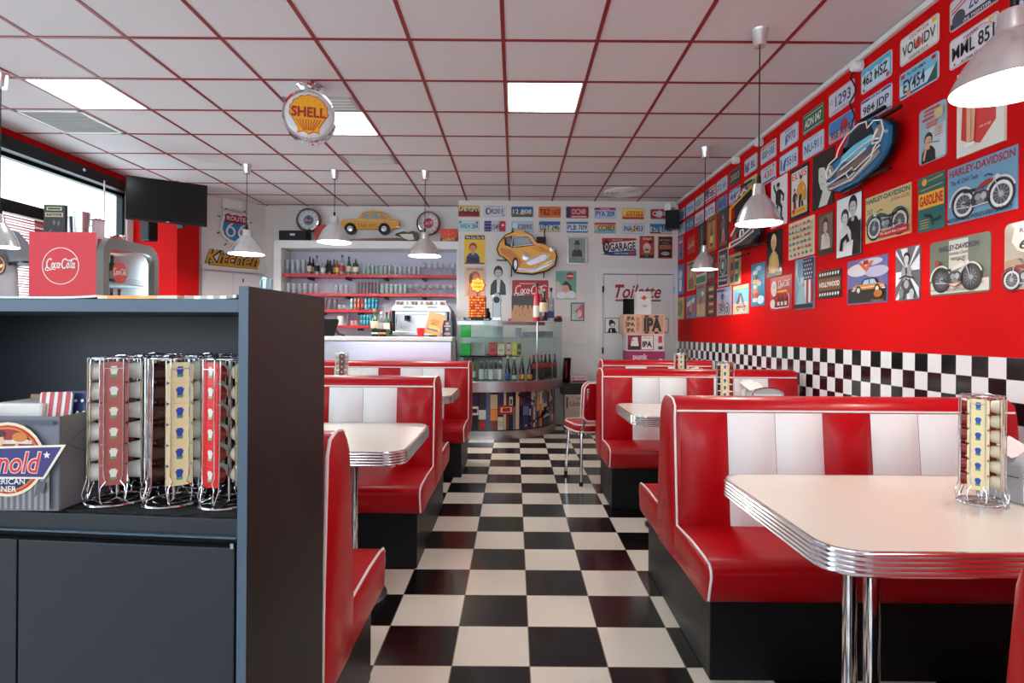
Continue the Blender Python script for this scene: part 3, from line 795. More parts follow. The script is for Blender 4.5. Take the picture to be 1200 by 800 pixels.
def ex_wave(a):
    a.P((70, 176, 214), [(.02, .97), (.98, .97), (.98, .74), (.8, .8), (.65, .72), (.5, .8), (.35, .72), (.2, .8), (.02, .7)]); a.R((70, 176, 214), .94, .05, .985, .9); a.E((90, 170, 140), .5, .45, .05, .2); a.E((200, 60, 70), .88, .14, .05); a.E((200, 60, 70), .1, .12, .03)
def ex_bars(a):
    a.R((46, 62, 140), .02, .86, .98, .97); a.R((46, 62, 140), .02, .03, .98, .1); a.T_(WHITE, 'STATE', .5, .91, .4, .07); a.E((190, 40, 50), .46, .48, .02)
def ex_skyline(a):
    a.R((26, 34, 74), .02, .03, .98, .24); a.T_(WHITE, 'FIRE FIGHTER', .55, .12, .6, .1); a.E((70, 74, 84), .2, .3, .14, .26); a.L((170, 40, 50), .05, [(.05, .55), (.4, .75)]); a.L((170, 40, 50), .04, [(.05, .66), (.3, .82)])
def ex_photo(a):
    a.R((58, 120, 190), .02, .4, .98, .97); a.E((170, 52, 60), .62, .5, .16, .34); a.R((200, 150, 150), .04, .04, .98, .34); a.P((40, 54, 110), [(.8, .05), (.98, .05), (.98, .6)])
def ex_green(a):
    a.L(WHITE, .03, [(.05, .12), (.95, .12)]); a.L(WHITE, .03, [(.05, .84), (.95, .84)])
def ex_red_bottom(a): a.R((36, 90, 160), .02, .03, .98, .16); a.E((200, 40, 50), .86, .84, .05); a.T_((90, 90, 120), 'TENNESSEE', .45, .86, .5, .1)
def ex_horse(a): a.P((40, 70, 130), [(.2, .12), (.3, .12), (.36, .5), (.42, .75), (.3, .7), (.22, .5)]); a.R((60, 100, 170), .06, .2, .14, .8)
def ex_tree(a): a.E((60, 120, 160), .36, .4, .06, .28); a.T_((90, 100, 140), 'MAINE', .5, .86, .4, .1)
def ex_flag(a):
    a.R((40, 54, 120), .02, .5, .4, .97)
    for i in range(4): a.R((190, 30, 44), .4 if i > 1 else .02, .06 + .24 * i, .98, .16 + .24 * i)
def ex_gold(a): a.R((214, 190, 110), .02, .03, .98, .97); a.E((60, 110, 170), .16, .5, .1, .3)
def ex_none(a): a.T_((110, 110, 140), 'STATE', .5, .87, .4, .1)
RW1, RW2 = [], []
for (L, R, row, base, txt, tc, ex, desc, tx) in (
    (795.7, 803, 1, (150, 190, 220), 'H2 718', (40, 60, 120), ex_none, 'pale blue number plate at the corner by the speaker, upper row', None),
    (804.7, 813.5, 1, (176, 210, 226), '784', (70, 120, 170), ex_none, 'light blue number plate second from the speaker corner, upper row', None),
    (815, 825, 1, (190, 204, 214), '0207', (50, 70, 90), ex_none, 'greyish number plate third from the speaker corner, upper row', None),
    (827, 838.5, 1, (214, 214, 222), '76', (60, 60, 110), ex_flag, 'number plate with flag stripes in the upper row', None),
    (840, 852.5, 1, (186, 214, 226), 'D2 66', (60, 110, 150), ex_none, 'pale turquoise number plate left of the black one in the upper row'.replace('left of', 'just before'), None),
    (855.3, 868.2, 1, (36, 36, 38), '2003', (170, 170, 160), None, 'black number plate half hidden by a white plug adapter', None),
    (872.9, 887.5, 1, (206, 214, 226), '6L BL', (30, 40, 70), ex_horse, 'white number plate 6L BL behind the pendant cord', None),
    (892, 910, 1, PALE, '000+585', (60, 80, 130), lambda a: (a.R((200, 90, 100), .05, .8, .95, .94), a.T_(WHITE, 'FIRST', .5, .87, .5, .08)), 'white number plate 000+585 with a red header', None),
    (914.7, 935.7, 1, PALE, '0970', (50, 70, 150), ex_tree, 'white number plate 0970 with a small blue figure', (.62, .48, .5, .46)),
    (941.6, 966, 1, (20, 96, 58), 'ADN 047', WHITE, ex_green, 'green number plate ADN 047 with white characters', (.5, .48, .8, .42)),
    (972, 1001.6, 1, (208, 206, 216), '1293', (50, 56, 110), lambda a: (a.T_((90, 90, 130), 'HONDURAS CA', .5, .13, .7, .09), a.ring((90, 90, 130), .03, .12, .62, .05)), 'white number plate 1293 behind a hanging black cable', (.58, .52, .6, .5)),
    (1010, 1045.9, 1, (198, 222, 234), '462 HSZ', BLACK, ex_wave, 'pale blue number plate 462 HSZ with a wavy turquoise top', (.47, .48, .82, .44)),
    (1055.7, 1101.2, 1, (230, 228, 222), 'VOU IDV', (40, 44, 60), ex_peach, 'white number plate VOU IDV with a red peach in the middle', (.5, .48, .86, .4)),
    (1113.9, 1172.5, 1, (214, 206, 214), 'ZU 480', (40, 70, 150), ex_skyline, 'number plate with a dark blue bottom band cut off at the ceiling', (.66, .55, .5, .4)),
    (795.7, 803, 2, (170, 200, 226), '5D 11', (40, 60, 120), ex_none, 'pale blue number plate at the corner by the speaker, lower row', None),
    (804.7, 813, 2, (30, 130, 176), '9 24', (220, 220, 120), ex_none, 'strong turquoise number plate in the lower row', None),
    (814.5, 825, 2, (196, 216, 226), 'W60B', (190, 50, 50), lambda a: a.R((60, 140, 180), .02, .03, .98, .2), 'white number plate with red letters and a turquoise bottom', None),
    (826.7, 838, 2, (206, 214, 224), '2-YTS', (50, 60, 110), ex_none, 'white number plate 2-YTS in the lower row', None),
    (840, 852.5, 2, (96, 130, 190), '1AB 42', (26, 30, 60), ex_bars, 'mid blue number plate in the lower row beside the car neon', None),
    (855, 868, 2, (176, 196, 216), '446', (60, 70, 130), ex_bars, 'number plate half hidden above the black and yellow car neon', None),
    (872.5, 887.5, 2, (214, 200, 130), 'DA 5510', (40, 50, 90), ex_gold, 'yellow tinted number plate partly behind the pendant cord', None),
    (892, 909.6, 2, PALE, '4301', (190, 70, 90), ex_red_bottom, 'white number plate 4301 in reddish digits above a blue band', (.55, .5, .62, .44)),
    (914.3, 935.3, 2, (196, 214, 232), '5516', (40, 60, 120), ex_horse, 'pale blue number plate 5516 with a rider figure', (.68, .5, .52, .46)),
    (941.4, 966, 2, (196, 212, 228), 'NU-911', (40, 60, 110), lambda a: (a.T_((80, 100, 140), 'HELLAS', .5, .88, .5, .08), a.R((214, 176, 60), .88, .1, .94, .2)), 'pale blue number plate NU-911', None),
    (972, 1001.6, 2, (150, 170, 210), '9SE AVA', (30, 30, 60), ex_photo, 'colourful picture number plate under plate 1293', (.5, .3, .8, .36)),
    (1009.7, 1045.9, 2, (206, 214, 230), '984 JDP', (30, 36, 70), ex_bars, 'white number plate 984 JDP with dark blue bands', (.5, .46, .84, .44)),
    (1054.9, 1100.9, 2, (196, 222, 236), 'EY454', (24, 36, 70), ex_alabama, 'pale blue number plate EY454', (.40, .42, .56, .5)),
    (1113.7, 1171.4, 2, (226, 220, 222), 'MML 851', (18, 20, 24), ex_aloha, 'white number plate MML 851 with a rainbow arc', (.5, .48, .86, .46)),
    (1187.8, 1250, 2, (196, 206, 220), 'SB 118', (60, 80, 140), lambda a: a.ring((70, 90, 150), .04, .16, .72, .08), 'pale grey number plate above the large pendant lamp', (.58, .45, .7, .44)),
):
    t = max(0, min(1, (R - 800) / 300))
    zt, zb = ((3.0 + .035 * t), (2.845 + .03 * t)) if row == 1 else ((2.80 + .03 * t), (2.645 + .03 * t))
    a, b = on_x(L, 200, XR).y, on_x(R, 200, XR).y
    mid = (a + b) / 2
    # keep the measured centre but account for the small roll of the photograph
    yy = (on_x(L, 390 - (zt - HC) / XR * (L - CX), XR).y + on_x(R, 390 - (zt - HC) / XR * (R - CX), XR).y) / 2
    W = min(a - b, .34)
    c = plate(base, txt, tc, ex, tx or (.5, .48, .80, .46))(W, zt - zb)
    c.put('number_plate_sign', desc + ' on the red wall' if len(desc.split()) < 13 else desc, 'number plate', (XR, yy, (zt + zb) / 2), -PI / 2, 'number plates on the red wall')
# ---------------------------------------------------------------- drawing bits for posters
def bike(a, u, v, w, h, body, flip=False, tyre=(30, 30, 34), wall=(220, 220, 216), fender=None):
    def X(x): return u + (.5 - x if flip else x - .5) * w
    def Y(y): return v + (y - .5) * h
    def PT(l): return [(X(x), Y(y)) for x, y in l]
    ar = a.W / a.H
    R = .20 * w
    for wx in (.2, .8):
        cx, cy = X(wx), Y(.28)
        a.E(tyre, cx, cy, R * 1.0, R * ar); a.E(wall, cx, cy, R * .82, R * .82 * ar); a.E((70, 72, 78), cx, cy, R * .62, R * .62 * ar); a.E((160, 162, 166), cx, cy, R * .2, R * .2 * ar)
        for k in range(6): a.L((190, 190, 194), .006, [(cx - R * .6 * math.cos(k * PI / 6), cy - R * .6 * ar * math.sin(k * PI / 6)), (cx + R * .6 * math.cos(k * PI / 6), cy + R * .6 * ar * math.sin(k * PI / 6))])
    fd = fender or body
    a.L(fd, .055 * h, arc(X(.2), Y(.28), R * 1.08, R * 1.08 * ar, 10 if not flip else 0, 180, 14)); a.L(fd, .055 * h, arc(X(.8), Y(.28), R * 1.08, R * 1.08 * ar, 20, 160, 12))
    a.L((60, 62, 68), .05 * h, PT([(.2, .28), (.45, .22), (.58, .24)])); a.P((52, 54, 60), PT([(.36, .16), (.62, .16), (.64, .42), (.56, .52), (.40, .50), (.34, .34)]))
    a.E((150, 152, 158), X(.46), Y(.36), .05 * w, .09 * h); a.E((176, 178, 182), X(.55), Y(.36), .045 * w, .10 * h); a.E((120, 122, 128), X(.5), Y(.22), .07 * w, .06 * h)
    a.L((196, 196, 200), .035 * h, PT([(.62, .16), (.4, .14), (.1, .2)]))
    a.P(body, PT([(.46, .54), (.68, .64), (.70, .72), (.62, .76), (.50, .68), (.42, .56)]))
    a.P((24, 24, 26), PT([(.22, .56), (.42, .52), (.44, .60), (.34, .62), (.24, .66)]))
    a.L((190, 190, 196), .035 * h, PT([(.8, .28), (.70, .80)])); a.L((30, 30, 34), .03 * h, PT([(.70, .80), (.62, .88), (.56, .84)])); a.E((210, 210, 214), X(.76), Y(.74), .035 * w, .06 * h)
def person(a, u, v, w, h, coat, skin=SKIN, hair=(40, 30, 26), legs=None, pose=0):
    X = lambda x: u + (x - .5) * w
    Y = lambda y: v + (y - .5) * h
    P = lambda l: [(X(x), Y(y)) for x, y in l]
    if legs:
        k = .52
        if pose == 1:
            a.L(legs, .10 * h, P([(.48, .5), (.38, .28), (.5, .12), (.42, .03)])); a.L(legs, .10 * h, P([(.54, .5), (.74, .36), (.70, .14), (.86, .04)]))
        else:
            a.L(legs, .11 * h, P([(.42, .52), (.36, .04)])); a.L(legs, .11 * h, P([(.56, .52), (.66, .04)]))
        a.P(coat, P([(.3, .48), (.66, .48), (.72, .78), (.58, .82), (.42, .82), (.3, .76)]))
        a.L(coat, .07 * h, P([(.32, .76), (.12 if pose else .2, .60), (.2 if pose else .26, .48)] if not pose else [(.34, .76), (.2, .88), (.16, .99)])); a.L(coat, .07 * h, P([(.68, .76), (.9, .62), (.84, .50)]))
        a.E(skin, X(.5), Y(.9), .11 * w, .075 * h); a.E(hair, X(.5), Y(.94), .12 * w, .05 * h)
    else:
        a.P(coat, P([(.06, 0), (.94, 0), (.9, .34), (.72, .5), (.5, .54), (.28, .5), (.1, .34)]))
        a.P(skin, P([(.42, .42), (.58, .42), (.58, .62), (.42, .62)])); a.E(hair, X(.5), Y(.78), .25 * w, .21 * h); a.E(skin, X(.5), Y(.73), .19 * w, .19 * h)
        a.P(hair, P([(.30, .78), (.34, .92), (.5, .97), (.68, .9), (.72, .76), (.6, .85), (.42, .86)]))
        for s in (-.08, .08): a.E((40, 34, 34), X(.5 + s), Y(.75), .025 * w, .015 * h)
        a.L((150, 60, 60), .014 * h, P([(.44, .645), (.56, .645)]))
def car_side(a, u, v, w, h, c, roof=None, win=(150, 190, 210), flip=False):
    X = lambda x: u + ((.5 - x) if flip else (x - .5)) * w
    Y = lambda y: v + (y - .5) * h
    P = lambda l: [(X(x), Y(y)) for x, y in l]
    a.P(roof or c, P([(.26, .55), (.34, .92), (.44, .99), (.66, .99), (.76, .9), (.84, .55)])); a.P(win, P([(.32, .58), (.38, .86), (.52, .9), (.52, .58)])); a.P(win, P([(.55, .58), (.55, .9), (.68, .88), (.76, .58)]))
    a.P(c, P([(.0, .22), (.02, .5), (.1, .58), (.9, .58), (.98, .46), (1, .22)])); a.L((220, 220, 220), .05 * h, P([(.02, .38), (.98, .38)]))
    for x in (.2, .78): a.E((24, 24, 26), X(x), Y(.2), .09 * w, .09 * w * a.W / a.H); a.E((210, 210, 208), X(x), Y(.2), .05 * w, .05 * w * a.W / a.H)
    a.L((214, 214, 216), .09 * h, P([(-.02, .22), (.08, .22)])); a.L((214, 214, 216), .09 * h, P([(.92, .22), (1.02, .22)]))
def bottle2d(a, u, v, w, h, c, lab=None):
    P = lambda l: [(u + (x - .5) * w, v + (y - .5) * h) for x, y in l]
    a.P(c, P([(.1, 0), (.9, 0), (.9, .5), (.62, .72), (.62, .98), (.38, .98), (.38, .72), (.1, .5)]))
    if lab: a.P(lab, P([(.1, .14), (.9, .14), (.9, .42), (.1, .42)]))
GR = 'metal posters on the red wall'
def poster(L, R, yT, yB, base, fn, label, edge='R', T=.005, rad=.008):
    def mk(W, H):
        a = Art(W, H, base, T, rad); fn(a); return a
    wall_r(mk, L, R, yT, yB, 'wall_poster', label, 'poster', GR, edge)
def lines(a, c, u0, u1, v0, v1, n, w=.018, step=None):
    for i in range(n): a.R(c, u0, v0 + (v1 - v0) * i / max(1, n - 1), u1 - .08 * (i % 2) * (u1 - u0), v0 + (v1 - v0) * i / max(1, n - 1) + w)
def f_harley_cream(a):
    a.T_((70, 96, 92), 'HARLEY-DAVIDSON', .5, .905, .96, .11, bold=.04); a.T_((170, 30, 30), 'HYDRA-GLIDE', .78, .78, .4, .07, shear=.2); a.T_(BLACK, 'The 74', .1, .70, .14, .05); a.T_(BLACK, 'O.H.V.', .1, .64, .14, .05)
    bike(a, .5, .42, .92, .60, (36, 84, 90), True, wall=(214, 214, 206)); a.P((190, 24, 30), [(.36, .04), (.99, .04), (.99, .20), (.36, .16)]); a.T_(WHITE, 'The Superb Ride Comfort', .67, .11, .56, .075, shear=.25)
def f_harley_blue(a):
    a.T_((150, 34, 50), 'HARLEY-DAVIDSON', .5, .895, .95, .14, bold=.035); a.T_((24, 26, 32), 'The 45 OHV Twin', .26, .72, .42, .09, shear=.2); bike(a, .53, .44, .92, .64, (150, 44, 40), False, fender=(214, 206, 200)); a.T_((24, 30, 44), "MOTORCYCLING WORLD'S GREATEST SPORT!", .5, .06, .94, .075, bold=.03)
def f_harley_olive(a):
    a.R((206, 198, 186), .34, .1, .66, .97); a.R((222, 214, 200), .02, .03, .98, .24); a.T_((36, 44, 60), 'HARLEY-DAVIDSON', .5, .84, .66, .10, bold=.04); a.T_((70, 60, 50), 'American Classic', .5, .735, .32, .055, shear=.25); a.T_((40, 40, 40), 'PANHEAD 1951', .5, .635, .24, .06)
    bike(a, .47, .40, .84, .56, (222, 216, 206), False, wall=(60, 60, 60), fender=(226, 222, 214)); a.T_((40, 40, 46), 'MOTORCYCLES', .5, .085, .36, .045); a.P((150, 36, 40), [(.32, .21), (.62, .21), (.47, .12)]); a.P((214, 206, 196), [(.37, .195), (.57, .195), (.47, .14)]); a.T_((60, 60, 60), 'FLATHEAD TWIN', .14, .10, .18, .03); a.E((160, 40, 44), .17, .58, .04); a.T_((60, 60, 60), 'Quality Engineered', .82, .15, .26, .04, shear=.3, rot=.12)
poster(1015.4, 1068.4, 213, 272.4, (214, 186, 132), f_harley_cream, 'cream motorcycle poster with a dark green bike and red bottom ribbon', rad=0)
poster(1112, 1193.5, 168.7, 244.1, (104, 152, 182), f_harley_blue, 'large sky blue motorcycle poster with a red tanked bike', rad=0)
poster(1091, 1162, 270, 341.2, (104, 110, 92), f_harley_olive, 'olive and cream motorcycle sign with black rim and white bike', rad=.02)
def f_gas(a):
    a.R((238, 168, 36), .02, .42, .98, .70); a.T_((176, 30, 24), 'GASOLINE', .5, .56, .88, .19, bold=.04); a.E((236, 150, 40), .25, .9, .1); a.L((214, 160, 60), .02, [(.38, .9), (.95, .93)]); a.L((214, 160, 60), .015, [(.1, .76), (.95, .79)]); a.L((24, 30, 30), .06, [(.25, .3), (.5, .26), (.62, .16), (.9, .2)]); a.L((24, 30, 30), .05, [(.55, .2), (.6, .08)]); lines(a, (204, 160, 70), .1, .45, .06, .2, 4, .012)
poster(1077, 1108, 198.6, 265.8, (24, 104, 100), f_gas, 'teal poster with GASOLINE in red on a yellow band')
def f_lady(a):
    a.R((196, 208, 206), .4, .04, .98, .62); person(a, .36, .28, .62, .54, (20, 20, 24), hair=(26, 20, 20)); a.L(SKIN, .05, [(.2, .06), (.3, .3), (.32, .36)]); a.L((60, 60, 60), .012, [(.36, .36), (.78, .30)])
    for i, (w, v, c) in enumerate(((.55, .92, (190, 70, 70)), (.6, .85, (196, 60, 60)), (.7, .77, (190, 50, 60)), (.4, .68, (200, 100, 90)), (.4, .62, (200, 100, 90)))): a.R(c, .5 - w / 2, v, .5 + w / 2, v + .04)
    lines(a, (190, 120, 110), .62, .92, .42, .58, 5, .014); a.R((200, 180, 120), .62, .72, .92, .9)
poster(1078.3, 1110, 114.5, 181.8, (150, 174, 190), f_lady, 'grey-blue film poster with a woman in a black dress', rad=.02)
def f_cooler(a):
    a.P((206, 44, 36), [(.1, .2), (.14, .84), (.84, .86), (.84, .28), (.52, .08), (.2, .16)]); cola(a, WHITE, .66, .64, .34, .16); a.P(SKIN, [(.24, .14), (.4, .14), (.45, .68), (.24, .68)]); a.P((236, 190, 40), [(.2, .66), (.42, .66), (.46, .96), (.2, .96)]); a.L(WHITE, .05, [(.2, .11), (.42, .1)]); a.T_((230, 190, 170), 'take enough', .64, .26, .24, .04); a.L((160, 110, 84), .01, [(.34, .16), (.35, .62)])
poster(1124, 1180, 89, 186, (226, 222, 212), f_cooler, 'white bordered poster of a red drinks cooler and a pair of legs', edge='L', T=.012, rad=0)
def f_route(a):
    a.P((236, 232, 220), [(.2, .93), (.5, .96), (.8, .93), (.86, .72), (.74, .58), (.5, .5), (.26, .58), (.14, .72)]); a.T_(BLACK, 'ROUTE', .5, .87, .4, .07); a.T_(BLACK, 'US', .5, .78, .16, .06); a.T_(BLACK, '66', .5, .66, .42, .15)
    bike(a, .45, .26, .95, .5, (160, 26, 30), True); a.P((170, 140, 110), [(.05, .36), (.4, .36), (.3, .46), (.08, .44)])
poster(1178.4, 1243, 263.4, 340.6, (176, 164, 146), f_route, 'worn tan poster with a route 66 shield above a red motorcycle', edge='L', rad=.03)
def f_coupe(a):
    a.R((24, 26, 20), .02, .03, .98, .36); a.E((206, 200, 204), .3, .76, .3, .14); a.E((176, 170, 196), .75, .68, .28, .12); a.E((196, 188, 196), .6, .9, .3, .08)
    car_side(a, .55, .40, .8, .32, (206, 130, 40), (24, 24, 26)); a.P((206, 90, 40), [(.30, .92), (.38, .92), (.5, .80), (.62, .92), (.7, .92), (.5, .70)]); a.P((150, 30, 36), [(.43, .86), (.57, .86), (.55, .95), (.45, .95)]); a.E((170, 96, 40), .8, .2, .1, .08); a.T_((190, 140, 60), 'Classics', .78, .06, .3, .05)
poster(994, 1041, 297, 353.6, (96, 96, 150), f_coupe, 'poster of a yellow-orange coupe under a purple cloudy sky')
def f_rays(a):
    for k in range(12):
        t0, t1 = k * PI / 6, k * PI / 6 + PI / 13
        q = [(.5, .55)] + [(max(.02, min(.98, .5 + 1.2 * math.cos(t))), max(.02, min(.98, .55 + 1.2 * math.sin(t)))) for t in (t0, t1)]
        a.P((226, 226, 228), q)
    person(a, .48, .66, .5, .5, (150, 152, 156), (206, 206, 206), (30, 30, 32)); a.E((60, 60, 64), .5, .26, .22, .14); a.E((170, 172, 176), .5, .3, .1, .08); a.L((40, 40, 44), .03, [(.2, .42), (.45, .46), (.8, .4)]); a.E((120, 122, 126), .3, .14, .1, .1); a.E((190, 192, 196), .72, .12, .1, .09); a.L((40, 40, 40), .03, [(.48, .62), (.5, .48)])
poster(1050.6, 1079.3, 286, 350.6, (96, 98, 102), f_rays, 'black and white poster of a man on a motorcycle in sunrays', rad=.015)
def f_film(a):
    a.R((124, 66, 34), .02, .28, .98, .72); a.T_(WHITE, 'HOLLYWOOD', .5, .50, .86, .18, bold=.03)
    for i in range(8):
        for v in (.1, .82): a.P(WHITE, [(.06 + .115 * i, v), (.12 + .115 * i, v), (.14 + .115 * i, v + .1), (.08 + .115 * i, v + .1)])
poster(959.4, 986.6, 313.6, 347.6, (20, 18, 18), f_film, 'film strip shaped sign reading HOLLYWOOD')
def f_couple(a):
    a.R((238, 238, 236), .02, .02, .98, .98); person(a, .66, .62, .66, .72, (14, 14, 16), (196, 196, 196), (16, 16, 18)); person(a, .36, .50, .6, .6, (224, 224, 224), (216, 216, 216), (60, 60, 62)); a.L((14, 14, 16), .09, [(.22, .12), (.26, .28), (.46, .34), (.5, .24)]); a.P((24, 24, 26), [(.66, .02), (.98, .02), (.98, .56), (.86, .5), (.72, .3)])
poster(981, 1011, 222, 297.4, (30, 30, 32), f_couple, 'black and white poster of a couple posing close together', rad=0)
def f_brown(a):
    a.R((120, 100, 88), .06, .04, .94, .96); person(a, .5, .5, .7, .8, (206, 200, 196), (190, 176, 166), (60, 46, 40)); a.L((216, 210, 206), .12, [(.35, .5), (.4, .2), (.7, .14)]); a.R((60, 48, 40), .06, .04, .94, .14)
poster(959.4, 977.4, 246, 296, (70, 58, 50), f_brown, 'small brownish photo poster beside the black and white couple')
def f_chart(a):
    random.seed(5)
    cols = ((90, 130, 170), (190, 70, 60), (90, 90, 96), (210, 160, 90), (110, 150, 130), (150, 110, 90))
    for r in range(6):
        for c in range(6):
            u, v = .1 + .155 * c + random.uniform(-.02, .02), .1 + .15 * r
            cc = cols[(r * 3 + c * 2) % 6]
            a.E(cc, u, v, .05, .03, 8); a.P(cc, [(u - .03, v), (u + .03, v), (u + .02, v + .05), (u - .02, v + .05)])
poster(925, 955, 251, 297.4, (220, 200, 172), f_chart, 'cream poster chart covered in many little cars')
def f_statue(a):
    a.R((30, 36, 84), .42, .56, .98, .98)
    for i in range(4):
        for j in range(5): a.E(WHITE, .49 + .12 * i + (.05 if j % 2 else 0), .61 + .08 * j, .022)
    for i in range(5): a.R((150, 24, 40) if i % 2 == 0 else (226, 220, 220), .42 + .112 * i, .12, .42 + .112 * (i + 1), .56)
    a.P((150, 190, 196), [(.12, .06), (.66, .06), (.56, .38), (.46, .5), (.34, .5), (.22, .34)]); a.E((170, 206, 210), .42, .54, .1, .06); a.P((170, 206, 210), [(.32, .58), (.36, .66), (.42, .6), (.48, .66), (.52, .58)]); a.L((170, 206, 210), .05, [(.3, .46), (.16, .7), (.18, .88)]); a.R((200, 170, 90), .12, .88, .24, .94); a.R((20, 24, 50), .02, .02, .98, .1)
poster(932.5, 955, 299.4, 361, (110, 150, 180), f_statue, 'poster of a starred flag behind a pale green statue', rad=0)
def f_face(a):
    a.P((206, 204, 202), [(.30, .72), (.5, .78), (.66, .6), (.66, .42), (.9, .36), (.98, .02), (.3, .02), (.5, .3), (.40, .34), (.30, .5)]); a.P((26, 26, 28), [(.36, .74), (.6, .7), (.72, .5), (.86, .7), (.7, .96), (.4, .94)]); a.E((30, 30, 32), .44, .56, .03, .01); a.L((90, 80, 80), .012, [(.4, .42), (.5, .43)]); a.P((18, 18, 20), [(.7, .02), (.98, .02), (.98, .3)])
poster(953, 978, 185, 247.7, (24, 24, 26), f_face, 'black poster with a pale face in profile under the blue car neon', edge='L', rad=0)
def f_elv(a):
    a.R((224, 214, 206), .07, .07, .93, .93); a.T_((196, 20, 30), 'ELVIS', .5, .84, .78, .13); person(a, .6, .46, .6, .72, (224, 150, 30), hair=(24, 22, 24), legs=(26, 26, 34)); person(a, .28, .36, .36, .5, (70, 40, 40), legs=(130, 40, 40)); a.R((226, 170, 70), .1, .08, .9, .2); a.E((190, 70, 40), .24, .16, .08, .05); a.T_((150, 30, 30), 'in concert', .62, .14, .4, .05, shear=.2); a.R((206, 150, 60), .68, .3, .9, .5)
poster(926.9, 948.4, 188.5, 250.6, (18, 18, 20), f_elv, 'black framed concert poster with a singer in a yellow jacket', rad=0)
def f_jail(a):
    for i in range(4): a.L((196, 200, 204), .008, [(.04, .2 + .22 * i), (.96, .2 + .22 * i)])
    person(a, .48, .48, .86, .86, (22, 22, 24), (170, 170, 172), (20, 20, 22), (20, 20, 22), 1)
poster(904.4, 922.8, 202.5, 261, (222, 224, 224), f_jail, 'white poster with a dancer dressed in black', rad=0)
def f_blonde(a):
    person(a, .48, .52, .7, .84, (214, 176, 110), (222, 178, 130), (236, 212, 150)); a.P((226, 190, 110), [(.34, .08), (.64, .08), (.6, .46), (.4, .46)]); a.L((214, 166, 120), .05, [(.26, .46), (.18, .2), (.4, .1)]); a.L((214, 166, 120), .05, [(.72, .46), (.84, .22), (.62, .1)])
poster(899, 917, 266.6, 322, (22, 18, 18), f_blonde, 'dark poster of a blonde woman in gold beside the pendant lamp', rad=0)
def f_colared(a):
    cola(a, WHITE, .64, .76, .56, .24); a.E((226, 214, 206), .2, .66, .14, .24); a.E((214, 180, 150), .2, .72, .07, .07); a.R((238, 190, 60), .36, .52, .8, .58)
    for i in range(3): bottle2d(a, .42 + .17 * i, .28, .13, .4, (50, 26, 26), (226, 220, 214))
    a.L(WHITE, .03, [(.1, .1), (.3, .06), (.9, .08), (.92, .36), (.84, .5)]); a.E((226, 220, 216), .16, .2, .12, .14)
poster(903.4, 928.8, 321, 362, (190, 20, 26), f_colared, 'red drinks poster with three dark bottles and white script')
def f_teal(a):
    a.E((214, 226, 230), .7, .14, .25, .1); a.E((196, 220, 228), .55, .88, .2, .06)
    for i, (v, c) in enumerate(((.8, (206, 214, 220)), (.68, (60, 70, 90)), (.58, (230, 150, 50)), (.46, (176, 200, 206)), (.36, (226, 130, 50)), (.26, (190, 50, 50)), (.15, (230, 214, 190)))): a.R(c, .14 + .03 * (i % 2), v - .05, .46 + .06 * (i % 3), v + .04)
    a.E((170, 190, 196), .62, .52, .16, .06); a.L((226, 226, 226), .015, [(.3, .06), (.3, .9)])
poster(881, 897, 306, 357.5, (40, 130, 160), f_teal, 'tall turquoise poster with a stack of roadside signs')
def f_desert(a):
    a.R((214, 196, 160), .02, .02, .98, .4); a.P((110, 84, 80), [(.2, .36), (.4, .36), (.5, .66), (.62, .36), (.7, .36), (.7, .44), (.56, .72), (.4, .74)]); car_side(a, .54, .26, .7, .2, (190, 40, 44)); a.R((230, 206, 110), .02, .88, .98, .97); a.L((60, 60, 70), .02, [(.24, .4), (.24, .78)])
poster(859.7, 878, 332, 367, (120, 180, 216), f_desert, 'sky blue poster of a red convertible before a pump station')
def f_scoot(a):
    person(a, .4, .6, .4, .6, (60, 70, 110), hair=(60, 40, 30), legs=(90, 90, 120)); bike(a, .5, .3, .8, .46, (190, 40, 50)); a.R((60, 80, 130), .05, .86, .6, .94)
poster(840.7, 857.5, 335, 368.7, (160, 166, 186), f_scoot, 'blue-grey poster of a rider on a red bike')
def f_four(a):
    for i, c in enumerate(((120, 84, 40), (150, 60, 40), (90, 80, 60), (140, 110, 60))): a.R(c, .2, .08 + .22 * i, .84, .24 + .22 * i); a.R((220, 190, 130), .3, .13 + .22 * i, .74, .18 + .22 * i)
poster(828.5, 839, 330, 370.5, (40, 30, 28), f_four, 'dark narrow poster with four stacked labels')
def f_beach(a):
    a.R((196, 176, 130), .05, .04, .95, .4); person(a, .5, .4, .6, .6, (196, 80, 60), legs=(200, 150, 110)); a.R((190, 60, 50), .1, .86, .9, .94); a.E((226, 226, 220), .7, .7, .16, .07)
poster(816.7, 827, 331, 371, (120, 150, 150), f_beach, 'narrow grey-green poster with a small figure, lower row')
def f_pin(a):
    a.P((196, 40, 46), [(.1, .1), (.9, .3), (.9, .6), (.1, .4)]); a.P((226, 222, 220), [(.1, .5), (.9, .7), (.9, .9), (.1, .7)]); a.E((60, 80, 140), .4, .3, .2, .14); a.P((190, 150, 120), [(.3, .3), (.6, .8), (.7, .3)])
poster(804.5, 815.5, 345, 372.5, (110, 130, 160), f_pin, 'small red, white and blue poster, second from the toilet corner')
def f_map(a):
    a.P((110, 120, 70), [(.15, .2), (.6, .15), (.85, .5), (.7, .85), (.3, .8)]); a.L((190, 60, 40), .03, [(.2, .3), (.5, .5), (.8, .7)]); a.E((196, 70, 50), .3, .7, .12)
poster(793.6, 802, 347.5, 373.7, (186, 168, 100), f_map, 'small yellowish map poster at the toilet corner')
def f_pump(a):
    a.E((214, 220, 226), .5, .66, .3, .18); a.R((226, 226, 226), .3, .1, .7, .5); a.ring((30, 60, 130), .03, .5, .66, .2)
poster(794, 801.7, 309, 344, (46, 100, 170), f_pump, 'blue poster with a white disc at the toilet corner')
